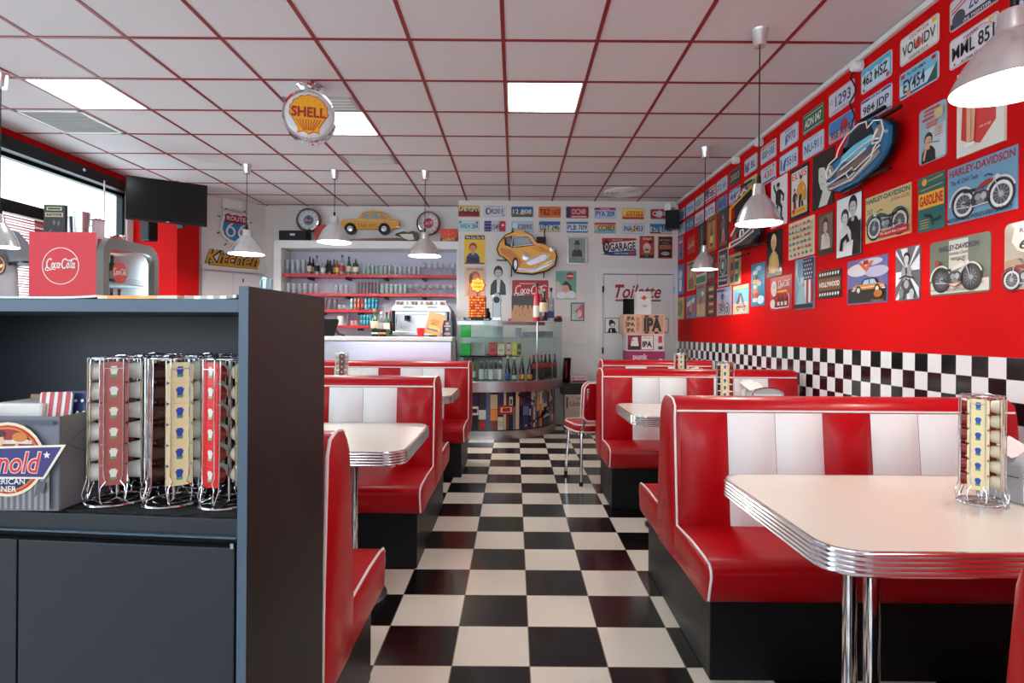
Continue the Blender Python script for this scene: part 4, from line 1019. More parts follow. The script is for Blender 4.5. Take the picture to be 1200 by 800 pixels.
def f_tan(a):
    person(a, .5, .45, .8, .8, (120, 90, 60), legs=None); a.R((60, 40, 30), .1, .86, .9, .95)
poster(805.7, 815, 304, 339, (186, 150, 104), f_tan, 'tan portrait poster, second from the toilet corner')
def f_green(a):
    a.R((196, 40, 40), .05, .4, .95, .8); a.R((236, 230, 220), .1, .5, .9, .6); a.R((40, 130, 100), .04, .04, .96, .3)
poster(816, 828, 300, 331, (210, 206, 196), f_green, 'red and green poster half hidden by the last small pendant')
def f_darkp(a): a.R((110, 96, 80), .1, .1, .9, .3); a.E((150, 140, 130), .5, .6, .24, .2)
poster(829, 838.5, 296, 327.5, (44, 40, 40), f_darkp, 'small dark poster beside the last small pendant')
def f_jack(a):
    a.R((16, 16, 18), .05, .04, .95, .97); a.ring(WHITE, .02, .5, .56, .32); a.ring(WHITE, .012, .5, .56, .24); a.E((200, 200, 200), .5, .56, .14); a.T_(WHITE, 'Old No.7', .5, .82, .7, .08); a.T_(WHITE, 'TENNESSEE', .5, .27, .8, .05); a.T_(WHITE, 'Whiskey', .5, .16, .8, .09, shear=.2)
poster(842, 853.7, 289.5, 334, (190, 190, 186), f_jack, 'black and white whiskey label poster under the dark framed poster')
def f_bott(a):
    for i, (u, c, l) in enumerate(((.27, (120, 60, 40), (206, 90, 50)), (.68, (60, 90, 60), (206, 190, 130)))):
        a.R(c, u - .17, .08, u + .17, .9)
        for k in range(4): a.R(l if k % 2 else (40, 70, 90), u - .12, .14 + .2 * k, u + .12, .28 + .2 * k)
poster(855, 868.4, 294.7, 332, (170, 160, 110), f_bott, 'poster of coloured label columns under the black and yellow car neon')
def f_pinup(a):
    a.R((40, 36, 60), .08, .05, .92, .95); person(a, .5, .5, .7, .76, (120, 90, 60), hair=(130, 80, 40), legs=(190, 150, 120)); a.R((150, 60, 40), .1, .06, .9, .14)
poster(842.5, 854, 241, 287.5, (30, 26, 26), f_pinup, 'dark framed poster with a seated figure beside the car neon')
def f_gold(a):
    a.R((190, 140, 60), .15, .1, .85, .9); bottle2d(a, .5, .5, .4, .7, (110, 60, 30), (230, 200, 130)); a.R((90, 50, 30), .15, .84, .85, .9)
poster(829, 840, 249.5, 292.5, (150, 90, 36), f_gold, 'golden brown bottle poster beside the dark framed poster')
def f_guit(a):
    a.E((120, 100, 70), .5, .26, .3, .14); a.R((150, 130, 100), .44, .3, .56, .86); a.E((100, 80, 60), .5, .9, .14, .05)
poster(818.5, 827.5, 259, 302, (40, 34, 34), f_guit, 'dark guitar poster behind the last small pendant')
def f_cr(a): cola(a, WHITE, .5, .5, .86, .36)
poster(806, 815, 275, 294.5, (186, 24, 34), f_cr, 'small red sign with white script near the toilet corner', rad=.01)
def f_ny(a): a.R((180, 40, 50), .1, .5, .9, .7); a.P((40, 60, 120), [(.2, .1), (.8, .1), (.6, .5), (.4, .5)]); a.R(WHITE, .2, .74, .8, .8)
poster(795.7, 801, 276, 302.5, (120, 124, 150), f_ny, 'small grey-blue poster under the plates at the toilet corner')
# ---------------------------------------------------------------- back wall plates and posters
def b_two(top, bot, split=.5):
    return lambda a: a.R(top, .02, split, .98, .96)
def b_redyel(a): a.R((206, 196, 130), .02, .5, .98, .96); a.E((190, 60, 40), .14, .8, .05)
def b_rodeo(a): a.E((90, 100, 120), .2, .5, .13, .32); a.E((214, 220, 232), .22, .5, .06, .2); a.T_((70, 90, 130), 'Mississippi', .5, .9, .5, .1); a.R((190, 80, 90), .84, .1, .94, .2)
def b_mesa(a): a.R((36, 90, 160), .02, .46, .98, .96); a.R((190, 40, 40), .02, .24, .98, .36); a.P((214, 180, 140), [(.4, .24), (.44, .56), (.58, .56), (.62, .24)])
def b_okred(a): a.R((34, 44, 100), .02, .04, .2, .96); a.R((214, 190, 190), .24, .08, .9, .2)
def b_ark(a): a.R((186, 40, 50), .02, .76, .98, .96); a.T_(WHITE, 'Arkansas', .5, .86, .44, .12)
def b_cityel(a): a.P((240, 214, 90), [(.02, .96), (.98, .96), (.98, .5), (.3, .6), (.02, .3)]); a.R((190, 40, 40), .02, .04, .98, .2)
def b_q(a): a.E((214, 200, 206), .42, .5, .16, .36); a.E((30, 80, 160), .8, .4, .18, .4)
def b_usflag(a):
    a.R((36, 50, 120), .02, .04, .34, .96)
    for i in range(9): a.E(WHITE, .08 + .1 * (i % 3), .2 + .28 * (i // 3), .018)
    a.R((190, 30, 50), .7, .04, .98, .96); a.E((226, 200, 200), .86, .6, .06)
def b_bluetop(a): a.R((40, 100, 170), .02, .66, .98, .96); a.R((206, 190, 110), .02, .04, .98, .2)
def b_plb(a): a.R((20, 120, 176), .02, .78, .98, .96); a.R((20, 120, 176), .02, .04, .98, .16)
def b_cc(a): a.R((180, 60, 90), .02, .8, .98, .96); a.R((226, 180, 120), .02, .5, .98, .78); a.R((110, 180, 210), .02, .04, .98, .3)
def b_ina(a): a.P((236, 170, 30), [(.36, .08), (.48, .16), (.66, .86), (.58, .9), (.46, .5)])
def b_efm(a): a.R((30, 130, 180), .02, .7, .98, .96); a.R((226, 150, 50), .02, .04, .98, .14); a.R((40, 44, 90), .02, .12, .5, .22)
for (L, R, t, b, base, txt, tc, ex, desc, tx) in (
    (536.9, 562.4, 241, 254, (150, 24, 36), '14-BC43', (30, 16, 18), b_redyel, 'dark red and yellow number plate at the bar end, upper row', None),
    (567, 592.4, 241, 254, (206, 212, 224), 'R230 E', (30, 34, 50), b_rodeo, 'white number plate R230 with a grey rider emblem', (.62, .5, .56, .44)),
    (599, 625, 242, 254.3, (24, 110, 90), '12 P08', (226, 226, 230), b_mesa, 'blue number plate with a desert mesa, upper row', (.5, .52, .84, .4)),
    (631, 657.5, 242, 255, (226, 112, 20), 'TBZ 165', (40, 24, 18), None, 'orange number plate TBZ 165', (.5, .5, .88, .5)),
    (663, 690, 242, 255.6, (170, 24, 44), 'OC340', (226, 206, 206), b_okred, 'red number plate OC340 with a dark blue side', (.56, .56, .6, .44)),
    (696, 722, 243, 256, (186, 214, 238), 'PYA 309', (20, 60, 130), b_ark, 'pale blue number plate PYA 309 with a red header', (.5, .42, .84, .5)),
    (729, 755, 244, 257, (226, 170, 70), 'CTT252', (180, 50, 40), b_cityel, 'yellow number plate CTT252 over a red band', (.56, .52, .74, .42)),
    (762, 787, 245, 256.5, (170, 36, 46), 'Q 43', (226, 220, 224), b_q, 'red number plate partly behind the loudspeaker', (.4, .5, .6, .5)),
    (536.9, 562, 258.3, 271, (190, 216, 226), 'WKH 584', (20, 130, 140), lambda a: (a.E((190, 60, 80), .88, .8, .06), a.E((60, 110, 90), .1, .84, .05)), 'pale number plate WKH 584 in turquoise letters', None),
    (567, 593, 258.6, 271.6, (206, 206, 222), '1549', (30, 34, 70), b_usflag, 'number plate 1549 with a starred blue side', (.55, .45, .34, .5)),
    (599, 625, 259, 271.8, (160, 206, 230), 'E3895', (150, 40, 90), lambda a: a.E((206, 226, 236), .18, .6, .12, .26), 'light blue number plate E3895 with purple digits', (.62, .48, .62, .46)),
    (631, 657, 259, 272, (196, 206, 206), 'UZY 246', (26, 30, 40), b_bluetop, 'number plate UZY 246 with a blue top and yellow base', (.5, .46, .86, .5)),
    (663, 689.6, 259.5, 273, (206, 222, 234), 'PLB 709', (20, 50, 90), b_plb, 'turquoise edged number plate PLB 709', (.5, .48, .86, .46)),
    (696, 722, 260.6, 273.6, (226, 190, 140), 'CC38E3', (40, 40, 60), b_cc, 'sunset coloured number plate CC38E3', (.55, .5, .74, .46)),
    (728.8, 755.4, 261, 274.4, (200, 212, 228), 'INA 2453', (30, 40, 60), b_ina, 'number plate INA 2453 with an orange stroke', (.5, .5, .82, .46)),
    (761, 787.7, 262, 274.6, (170, 206, 226), '678 EFM', (20, 34, 70), b_efm, 'blue number plate 678 EFM under the loudspeaker', (.52, .48, .84, .48)),
):
    wall_b(plate(base, txt, tc, ex, tx or (.5, .48, .84, .5)), L, R, t, b, 'number_plate_sign', desc + ' on the back wall' if len(desc.split()) < 13 else desc, 'number plate', 'number plates on the back wall')
def bposter(L, R, t, b, base, fn, label, T=.005, rad=.006, name='wall_poster', cat='poster'):
    def mk(W, H):
        a = Art(W, H, base, T, rad); fn(a); return a
    wall_b(mk, L, R, t, b, name, label, cat, 'posters on the back wall')
def q_rosie(a):
    a.R((24, 36, 70), .03, .84, .97, .97); a.T_(WHITE, 'We Can Do It!', .5, .905, .86, .09, bold=.02); a.R((24, 36, 70), .03, .02, .97, .06)
    person(a, .42, .38, .78, .72, (30, 70, 120), (220, 150, 110), (170, 40, 40)); a.P((28, 34, 48), [(.1, .06), (.72, .06), (.66, .22), (.2, .26)])
bposter(544, 568.5, 275, 309.8, (236, 200, 40), q_rosie, 'yellow poster reading We Can Do It with a woman in blue')
def q_dog(a):
    a.T_((70, 50, 40), 'DIRTY FRIEND', .5, .92, .8, .07); a.P((214, 140, 110), [(.1, .03), (.8, .03), (.78, .3), (.66, .42), (.6, .5), (.34, .5), (.2, .36)]); a.E((170, 100, 70), .5, .66, .24, .2); a.E((206, 140, 104), .54, .64, .14, .14); a.E((120, 60, 40), .3, .58, .09, .2)
bposter(544.4, 568.8, 312.8, 347.5, (222, 190, 160), q_dog, 'beige poster of a red haired figure behind the lollipop stand')
def q_man(a):
    person(a, .5, .49, .82, .92, (52, 54, 58), (196, 196, 196), (34, 34, 36)); a.P((222, 222, 222), [(.44, .1), (.56, .1), (.6, .5), (.44, .5)])
bposter(570.7, 597, 309, 346.5, (226, 224, 222), q_man, 'white poster of a smiling man in a dark jacket', rad=0)
def q_coke(a):
    cola(a, WHITE, .5, .5, .9, .52); a.R((226, 160, 150), .2, .80, .7, .86); a.L((226, 180, 170), .02, [(.03, .06), (.97, .06)])
bposter(600, 642.6, 328.3, 352.5, (176, 14, 28), q_coke, 'wide red sign with white script lettering behind the paper bag', rad=.02, name='wall_sign', cat='sign')
def q_swim(a):
    a.E((190, 30, 40), .7, .82, .2, .14); a.R(WHITE, .56, .80, .86, .84); a.P((214, 196, 180), [(.02, .02), (.98, .02), (.98, .2), (.7, .4), (.4, .36), (.1, .66), (.02, .6)]); a.E((214, 160, 140), .5, .4, .2, .2); a.P((36, 36, 44), [(.3, .5), (.5, .66), (.74, .5), (.8, .3), (.7, .3), (.6, .5), (.4, .5)]); a.E((230, 232, 234), .3, .14, .26, .12); a.E((230, 232, 234), .74, .16, .24, .13); a.T_((90, 120, 110), 'DRINK', .26, .88, .3, .07); a.T_((90, 120, 110), 'Cola', .26, .78, .3, .07)
bposter(651, 675.4, 317.5, 350.5, (104, 172, 150), q_swim, 'turquoise poster of a bathing woman with a red disc')
def q_mir(a):
    a.R((170, 190, 186), .08, .06, .92, .94); a.P((206, 70, 80), [(.3, .5), (.8, .9), (.92, .9), (.92, .2), (.6, .1), (.6, .4)]); a.E((226, 190, 190), .66, .4, .16, .2); a.R((206, 210, 150), .1, .1, .3, .4)
bposter(668.6, 684.6, 354.5, 376, (70, 76, 82), q_mir, 'small grey framed picture beside the turquoise poster')
# framed recruiting style poster
p, q = at(664.5, 310, YB), at(688, 277.5, YB)
W, H = q.x - p.x, q.z - p.z
t = thing('framed_picture', 'silver framed picture of a figure in a dark coat and tall hat', 'picture', ((p.x + q.x) / 2, YB, (p.z + q.z) / 2))
f = MB()
for s in (-1, 1): f.box(M['steel'], (s * W / 2, -.02, -H / 2), (s * (W / 2 - .022), -.001, H / 2)); f.box(M['steel'], (-W / 2, -.02, s * H / 2), (W / 2, -.001, s * (H / 2 - .022)))
f.build('frame', t, smooth=0, bevel=.003)
a = Art(W - .04, H - .04, (206, 212, 196), .004)
person(a, .5, .56, .7, .6, (34, 40, 60), hair=(214, 214, 210)); a.P((60, 70, 110), [(.36, .76), (.64, .76), (.6, .92), (.4, .92)]); a.R((60, 70, 110), .3, .74, .7, .78); a.T_((110, 40, 40), 'I WANT YOU', .5, .17, .8, .08); a.T_((60, 50, 50), 'TO JOIN', .5, .08, .6, .06)
a.build('print', t, smooth=0, fix=False)
MB().box(M['glass'], (-W / 2 + .02, -.0125, -H / 2 + .02), (W / 2 - .02, -.0115, H / 2 - .02)).build('glazing', t, smooth=0)
def q_garage(a):
    a.P((176, 30, 44), [(.02, .97), (.98, .97), (.98, .86), (.3, .74), (.02, .62)]); a.P((44, 66, 140), [(.3, .04), (.98, .04), (.98, .34), (.2, .24), (.02, .1)]); a.T_((24, 26, 32), 'GARAGE', .6, .52, .72, .42, bold=.03, rot=.06); a.E((30, 30, 34), .14, .5, .10, .36); a.E((206, 206, 206), .15, .5, .05, .2); a.E((60, 60, 66), .15, .5, .03, .12); a.T_(WHITE, 'OPEN 24 HRS', .56, .16, .4, .08); a.R((190, 60, 60), .78, .12, .95, .26); a.T_((230, 190, 190), 'SERVICE', .45, .86, .3, .08)
bposter(704.4, 746.4, 278.5, 300.3, (222, 222, 224), q_garage, 'wide sign with a tyre and the word GARAGE above the toilet door', rad=.01, name='wall_sign', cat='sign')
def q_pumpred(a):
    a.R((190, 60, 40), .06, .04, .94, .96); a.E((226, 200, 190), .5, .48, .26, .2); a.R((206, 190, 180), .3, .24, .7, .52); a.R((40, 60, 40), .06, .04, .94, .16); a.T_(WHITE, 'Dad', .5, .88, .5, .09); a.E((40, 40, 40), .74, .74, .12, .08); a.E((60, 140, 80), .5, .1, .1, .05); a.R((90, 90, 90), .36, .34, .64, .42)
bposter(749.4, 766.6, 276.6, 302.5, (120, 30, 30), q_pumpred, 'red poster of an old fuel pump beside the wide tyre sign')
def q_dk(a):
    a.R((30, 26, 26), .08, .05, .92, .95); a.T_((190, 170, 150), 'BEST GARAGE', .5, .83, .7, .09); a.P((110, 90, 80), [(.2, .66), (.3, .74), (.7, .74), (.8, .64)]); a.R((206, 130, 80), .12, .42, .88, .6); a.T_((30, 26, 26), 'GARAGE', .5, .51, .7, .12); a.E((200, 190, 180), .5, .22, .3, .08); a.T_((30, 26, 26), 'WORKSHOP', .5, .22, .5, .05)
bposter(771, 788, 277, 302.7, (176, 60, 34), q_dk, 'dark GARAGE poster with an orange border in the corner')
# ---------------------------------------------------------------- neon car signs (layered cut-outs standing off the wall)
def standoffs(t, pts, rear, m):
    b = MB()
    for x, z in pts: b.tube(M['black'], [(x, 0, z), (x, -rear, z)], .007, 6)
    b.build('standoff', t)
def neon_blue():
    a, b = on_x(967, 175, XR - .12).y, on_x(1037, 175, XR - .12).y
    W = a - b
    zt, zb = on_x(1010, 141, XR - .12).z, on_x(1010, 212, XR - .12).z
    H = zt - zb
    t = thing('neon_car_sign', 'blue vintage car front neon sign with white tubes on the red wall', 'neon sign', (XR, (a + b) / 2, (zt + zb) / 2), -PI / 2)
    X = lambda u: (u - .5) * W
    Z = lambda v: (v - .5) * H
    P = lambda l: [(X(u), Z(v)) for u, v in l]
    body = [(.02, .22), (.0, .42), (.06, .56), (.24, .62), (.30, .78), (.40, .93), (.60, 1.0), (.74, .98), (.82, .86), (.92, .84), (1.0, .7), (.99, .44), (.93, .3), (.8, .16), (.5, .05), (.2, .02), (.06, .1)]
    MB().prism(M['black'], P([(.5 + (u - .5) * 1.05, .5 + (v - .5) * 1.05) for u, v in body]), -.05, -.075, 'y').build('backing_panel', t, smooth=0)
    c = MB()
    blue, lb, dk = mat('car_blue', (24, 112, 160), .25, coat=.5), mat('car_light_blue', (110, 190, 220), .25, coat=.5), mat('car_dark', (20, 30, 44), .3)
    c.prism(blue, P(body), -.075, -.10, 'y')
    c.prism(dk, P([(.33, .68), (.42, .9), (.6, .96), (.73, .93), (.78, .74), (.6, .72)]), -.10, -.104, 'y')
    c.prism(lb, P([(.30, .6), (.5, .68), (.78, .70), (.84, .6), (.7, .52), (.4, .46), (.26, .5)]), -.10, -.112, 'y')
    c.prism(mat('grille_grey', (70, 84, 100), .3, .6), P([(.14, .36), (.5, .44), (.84, .52), (.88, .42), (.6, .26), (.2, .2)]), -.10, -.108, 'y')
    for u, v in ((.09, .42), (.9, .66)):
        c.lathe(M['chrome'], [(.045, -.10), (.045, -.118), (.0001, -.122)], (X(u), 0, Z(v)), 16, 'y')
    c.prism(M['steel'], P([(.02, .2), (.5, .18), (.9, .4), (.92, .32), (.5, .08), (.06, .08)]), -.10, -.116, 'y')
    c.prism(M['black'], P([(.24, .60), (.30, .74), (.31, .6), (.5, .69), (.8, .71), (.86, .84), (.88, .6), (.78, .72), (.5, .70)]), -.10, -.106, 'y')
    for k in range(5): c.tube(M['chrome'], [(X(.2), -.11, Z(.24 + .03 * k)), (X(.55), -.11, Z(.28 + .035 * k)), (X(.86), -.11, Z(.42 + .025 * k))], .0025, 5)
    c.build('car_front', t, smooth=30)
    y = -.122
    def N(l, r=.0046): 
        nb.tube(M['neon'], [(X(u), y, Z(v)) for u, v in l], r, 8)
    nb = MB()
    N([(.22, .62), (.26, .74), (.4, .9), (.6, .97), (.72, .94), (.74, .82), (.84, .88), (.95, .82), (.98, .64), (.93, .5), (.82, .52), (.84, .64), (.9, .72)])
    N([(.24, .62), (.08, .56), (.02, .44), (.05, .3), (.12, .36), (.1, .46)]); N([(.14, .34), (.3, .46), (.6, .56), (.8, .6), (.9, .56)])
    N([(.30, .36), (.5, .42), (.72, .5)], .006); N([(.06, .2), (.4, .26), (.5, .3), (.54, .2), (.44, .15), (.4, .24)]); N([(.54, .24), (.8, .36), (.93, .44), (.9, .5), (.84, .44), (.8, .3), (.5, .1), (.1, .1)])
    nb.build('neon_tube', t)
    standoffs(t, [(X(.3), Z(.4)), (X(.7), Z(.6)), (X(.75), Z(.86))], .06, 0)
    for (u0, v0, u1, v1) in ((.50, 1.06, .9, 1.06), (.86, .92, 1.12, .92), (.1, .62, .3, .62), (.7, .06, .98, .06)): MB().box(M['black'], (X(u0), -.09, Z(v0) - .008), (X(u1), -.07, Z(v1) + .008)).build('bracket', t, smooth=0)
    pts = [on_x(px, py, XR - .022) for px, py in ((1002, 82), (997, 90), (1000, 97), (1003, 105), (1000, 113), (996, 121), (999, 129), (1001, 136), (999, 143))]
    sm = []
    for i in range(len(pts) - 1):
        p0, p1, p2, p3 = pts[max(0, i - 1)], pts[i], pts[i + 1], pts[min(len(pts) - 1, i + 2)]
        for k in range(4):
            u = k / 4
            sm.append(.5 * ((2 * p1) + (p2 - p0) * u + (2 * p0 - 5 * p1 + 4 * p2 - p3) * u * u + (3 * p1 - p0 - 3 * p2 + p3) * u ** 3))
    tag(MB().tube(M['cable'], sm + [pts[-1]], .005, 6).build('power_cord'), 'black power cable running from the plug adapter to the blue car neon', 'cable')
neon_blue()
def neon_dark():
    a, b = on_x(855, 260, XR - .12).y, on_x(886, 260, XR - .12).y
    W = a - b
    zt, zb = on_x(870, 222, XR - .12).z, on_x(870, 292, XR - .12).z
    H = zt - zb
    t = thing('neon_car_sign', 'black and yellow car neon sign with white tubes beside the pendant', 'neon sign', (XR, (a + b) / 2, (zt + zb) / 2), -PI / 2)
    X = lambda u: (u - .5) * W
    Z = lambda v: (v - .5) * H
    MB().prism(M['black'], [(X(u), Z(v)) for u, v in ((0, .04), (.02, .9), (.3, 1), (.9, .96), (1, .8), (.98, .2), (.86, .04))], -.05, -.075, 'y').build('backing_panel', t, smooth=0)
    c = MB()
    dk, rd = mat('neon_car_grey', (52, 54, 60), .3, coat=.4), mat('neon_car_red', (150, 30, 34), .3)
    c.prism(dk, [(X(u), Z(v)) for u, v in ((.02, .12), (.06, .36), (.3, .46), (.42, .6), (.8, .62), (.96, .44), (.98, .16), (.7, .06))], -.075, -.10, 'y')
    for u in (.2, .8): c.lathe(rd, [(.04, -.10), (.04, -.112), (.0001, -.114)], (X(u), 0, Z(.28)), 12, 'y')
    c.build('car_front', t, smooth=30)
    n = MB(); y = -.13
    ywl = mat('neon_yellow', (226, 176, 30), .3, coat=.5)
    n.tube(ywl, [(X(u), y, Z(v)) for u, v in ((.06, .56), (.08, .78), (.5, .86), (.9, .95), (.92, .88))], .01, 8)
    for l in (((.04, .1), (.5, .14), (.94, .22), (.94, .3), (.5, .2), (.06, .18), (.04, .1)), ((.3, .44), (.42, .58), (.76, .6), (.92, .46)), ((.1, .3), (.3, .42), (.6, .4), (.9, .36)), ((.46, .2), (.48, .32), (.58, .32), (.6, .22)), ((.3, .9), (.4, .98), (.5, .9), (.6, .98), (.7, .92))):
        n.tube(M['neon'], [(X(u), y, Z(v)) for u, v in l], .008, 8)
    n.tube(mat('neon_teal', (60, 150, 160), .3, coat=.5), [(X(u), y, Z(v)) for u, v in ((.72, 1.0), (.8, .92), (.9, 1.0), (.95, 1.04))], .008, 8)
    n.build('neon_tube', t)
    standoffs(t, [(X(.3), Z(.3)), (X(.7), Z(.7))], .06, 0)
    for (u0, v0, u1) in ((.1, -.08, .6), (.7, .0, 1.2), (-.1, .6, .1), (.3, 1.1, .7)): MB().box(M['black'], (X(u0), -.09, Z(v0) - .007), (X(u1), -.07, Z(v0) + .007)).build('bracket', t, smooth=0)
neon_dark()
def neon_taxi():
    p, q = at(583, 321, YB - .1), at(652, 270, YB - .1)
    W, H = q.x - p.x, q.z - p.z
    t = thing('neon_car_sign', 'yellow taxi shaped neon sign on the white back wall', 'neon sign', ((p.x + q.x) / 2, YB, (p.z + q.z) / 2))
    # outline measured in fractions of the sign
    X = lambda u: (u - .5) * W
    Z = lambda v: (v - .5) * H
    P = lambda l: [(X(u), Z(v)) for u, v in l]
    body = [(.0, .56), (.04, .72), (.14, .88), (.30, .97), (.46, .96), (.58, .88), (.66, .72), (.80, .68), (.97, .56), (1.0, .42), (.97, .22), (.84, .1), (.6, .02), (.40, .04), (.30, .06), (.2, .3), (.1, .4), (.04, .44)]
    MB().prism(M['black'], P([(.49 + (u - .49) * 1.05, .5 + (v - .5) * 1.06) for u, v in body]), -.045, -.07, 'y').build('backing_panel', t, smooth=0)
    yl, og, gl, gy = mat('taxi_yellow', (238, 168, 36), .3, coat=.3), mat('taxi_orange', (206, 120, 40), .3, coat=.3), mat('taxi_window', (96, 112, 126), .2, coat=.4), mat('taxi_chrome', (190, 192, 196), .25, .7)
    c = MB().prism(yl, P(body), -.07, -.095, 'y')
    c.prism(og, P([(.04, .6), (.22, .56), (.42, .28), (.36, .12), (.26, .2), (.2, .36), (.06, .48)]), -.095, -.10, 'y')
    c.prism(M['black'], P([(.22, .87), (.52, .87), (.64, .66), (.25, .60)]), -.095, -.098, 'y'); c.prism(M['black'], P([(.11, .83), (.23, .87), (.26, .60), (.12, .66)]), -.095, -.098, 'y')
    for l in (((.30, .60), (.62, .66), (.86, .50)), ((.42, .56), (.54, .40)), ((.58, .62), (.84, .48)), ((.04, .55), (.24, .52), (.40, .34)), ((.70, .62), (.93, .52))): c.tube(og, [(X(u), -.096, Z(v)) for u, v in l], .004, 6)
    c.prism(gl, P([(.26, .84), (.5, .84), (.60, .68), (.28, .64)]), -.095, -.10, 'y'); c.prism(gl, P([(.14, .82), (.22, .84), (.24, .64), (.16, .7)]), -.095, -.10, 'y')
    c.prism(yl, P([(.28, .96), (.30, 1.0), (.44, 1.0), (.46, .95)]), -.07, -.11, 'y')
    c.prism(gy, P([(.48, .26), (.56, .36), (.8, .46), (.86, .42), (.82, .32), (.56, .2)]), -.095, -.105, 'y'); c.prism(gy, P([(.34, .14), (.6, .12), (.86, .28), (.95, .34), (.95, .26), (.8, .14), (.6, .04), (.36, .08)]), -.095, -.112, 'y')
    for u, v, r in ((.48, .40, .05), (.93, .58, .04)): c.lathe(gy, [(r, -.095), (r, -.112), (.0001, -.118)], (X(u), 0, Z(v)), 16, 'y')
    c.prism(M['black'], [(X(.3) + .04 * math.cos(k * PI / 10), Z(.22) + .1 * math.sin(k * PI / 10)) for k in range(20)], -.095, -.106, 'y')
    c.prism(gy, [(X(.305) + .022 * math.cos(k * PI / 10), Z(.22) + .065 * math.sin(k * PI / 10)) for k in range(20)], -.106, -.109, 'y')
    c.build('car_cutout', t, smooth=30)
    n = MB(); y = -.125
    for l in (((.24, .62), (.25, .84), (.5, .86), (.62, .68), (.26, .62)), ((.36, .1), (.6, .1), (.84, .24), (.96, .3)), ((.62, .1), (.66, .2)), ((.84, .34), (.9, .46), (.8, .48), (.5, .3), (.46, .24))):
        n.tube(M['neon'], [(X(u), y, Z(v)) for u, v in l], .007, 6)
    n.build('neon_tube', t)
    standoffs(t, [(X(.3), Z(.5)), (X(.7), Z(.4))], .06, 0)
    MB().box(M['black'], (X(.66), -.085, Z(.72)), (X(.82), -.07, Z(.86))).build('transformer_box', t, smooth=0)
    for l in (((.8, .6), (.8, 1.02)), ((.8, .1), (.79, -.08)), ((-.02, .32), (.2, .32)), ((.24, .2), (.24, -.06)), ((.24, .95), (.26, 1.06))): MB().tube(M['black'], [(X(u), -.07, Z(v)) for u, v in l], .008, 6).build('bracket', t)
neon_taxi()
# loudspeaker in the back corner
p = at(788, 258, 7.93)
t = thing('wall_mounted_loudspeaker', 'small black loudspeaker on a bracket in the back corner', 'loudspeaker', tuple(p), math.radians(-18))
MB().box(M['black'], (-.09, -.10, -.125), (.09, .06, .125)).build('cabinet', t, smooth=0, bevel=.012)
MB().box(M['rubber'], (-.08, -.104, -.115), (.08, -.099, .115)).build('grille', t, smooth=0, bevel=.004)
MB().tube(M['steel'], [(0, .0, .12), (-.03, .03, .17), (.02, .12, .19)], .012, 8).lathe(M['white_plastic'], [(.0001, -.02), (.05, -.02), (.055, 0), (.04, .03), (.0001, .035)], (-.06, -.04, .17), 16, 'y').build('bracket', t)
# ================================================================= SERVICE CABINET IN FRONT
CR = math.radians(-5)
C0 = at(291, 400, 1.05); C0.z = 0
cab = thing('service_cabinet', 'dark slate service cabinet with an open shelf full of sauce racks', 'cabinet', tuple(C0), CR)
def cw(x, y, z): return tuple(C0 + Vector((x * math.cos(CR) - y * math.sin(CR), x * math.sin(CR) + y * math.cos(CR), z)))
CD, CZ, SZ, CWD = .335, 1.338, .935, .925
MB().box(M['cab_shaded'], (-.0185, .001, 0), (0, CD, 1.362)).build('end_panel', cab, smooth=0, bevel=.001)
MB().box(M['cab_edge'], (-.0185, -.0005, 0), (-.0005, .001, 1.362)).build('edge_band', cab, smooth=0)
MB().box(M['cab_edge'], (-CWD, 0, CZ - .024), (-.0185, CD, CZ)).build('countertop', cab, smooth=0, bevel=.001)
MB().box(M['cabinet'], (-CWD, CD - .018, 0), (-.0185, CD - .002, CZ - .024)).build('back_panel', cab, smooth=0)
MB().box(M['cabinet'], (-CWD, .002, SZ - .03), (-.0185, CD - .018, SZ)).build('shelf', cab, smooth=0, bevel=.001)
MB().box(M['cabinet'], (-CWD, 0, 0), (-CWD + .018, CD, CZ)).build('end_panel', cab, smooth=0)
MB().box(M['plinth'], (-CWD, .05, 0), (-.0185, CD - .02, .08)).build('plinth', cab, smooth=0)
MB().box(M['plinth'], (-CWD, .03, SZ - .065), (-.0185, .04, SZ - .03)).box(M['cab_edge'], (-CWD, -.004, SZ - .034), (-.0185, .004, SZ - .031)).box(M['cabinet'], (-CWD, .004, SZ - .031), (-.0185, .03, SZ - .0295)).build('finger_rail', cab, smooth=0)
for a, b in ((-.452, -.024), (-.908, -.456)):
    MB().box(M['cabinet'], (a, 0, .085), (b, .018, SZ - .052)).build('door', cab, smooth=0, bevel=.0012)
MB().box(M['steel'], (-.032, .0, SZ - .056), (-.026, .016, SZ - .044)).build('hinge_cap', cab, smooth=0)
# rubber mat on the shelf
m = MB(); N = 40
edge = [(-.62 + .59 * i / N, .012 + .003 * math.sin(i * 1.3) + (.006 if i % 7 == 0 else 0)) for i in range(N + 1)]
m.prism(M['rubber'], edge + [(-.03, CD - .03), (-.62, CD - .03)], SZ + .0003, SZ + .003, 'z')
o = tag(m.build('shelf_mat', smooth=0), 'black ribbed rubber mat lying on the open cabinet shelf', 'mat'); o.location = C0; o.rotation_euler[2] = CR
RZ = SZ + .0034
def rk(px, d, where, cols):
    x = at(px, 500, d).x
    rack(where, (x, d, RZ), cols, .93)
rk(138, 1.155, 'by the printed box', four(26, ('ketchup', 'milky', 'ketchup', 'milky')))
rk(204.5, 1.150, 'in the middle of the cabinet', four(42, ('mayo', 'milky', 'bbq', 'bbq')))
rk(269.5, 1.142, 'against the end panel', four(-24, ('tomato', 'mayo', 'milky', 'milky')))
rk(185, 1.29, 'behind the printed box rack', four(40, ('mayo', '', '', 'bbq')))
rk(245, 1.29, 'behind the middle rack', four(30, ('bbq', '', '', 'ketchup')))
rk(305, 1.275, 'behind the end panel rack', four(28, ('mayo', '', '', 'milky')))
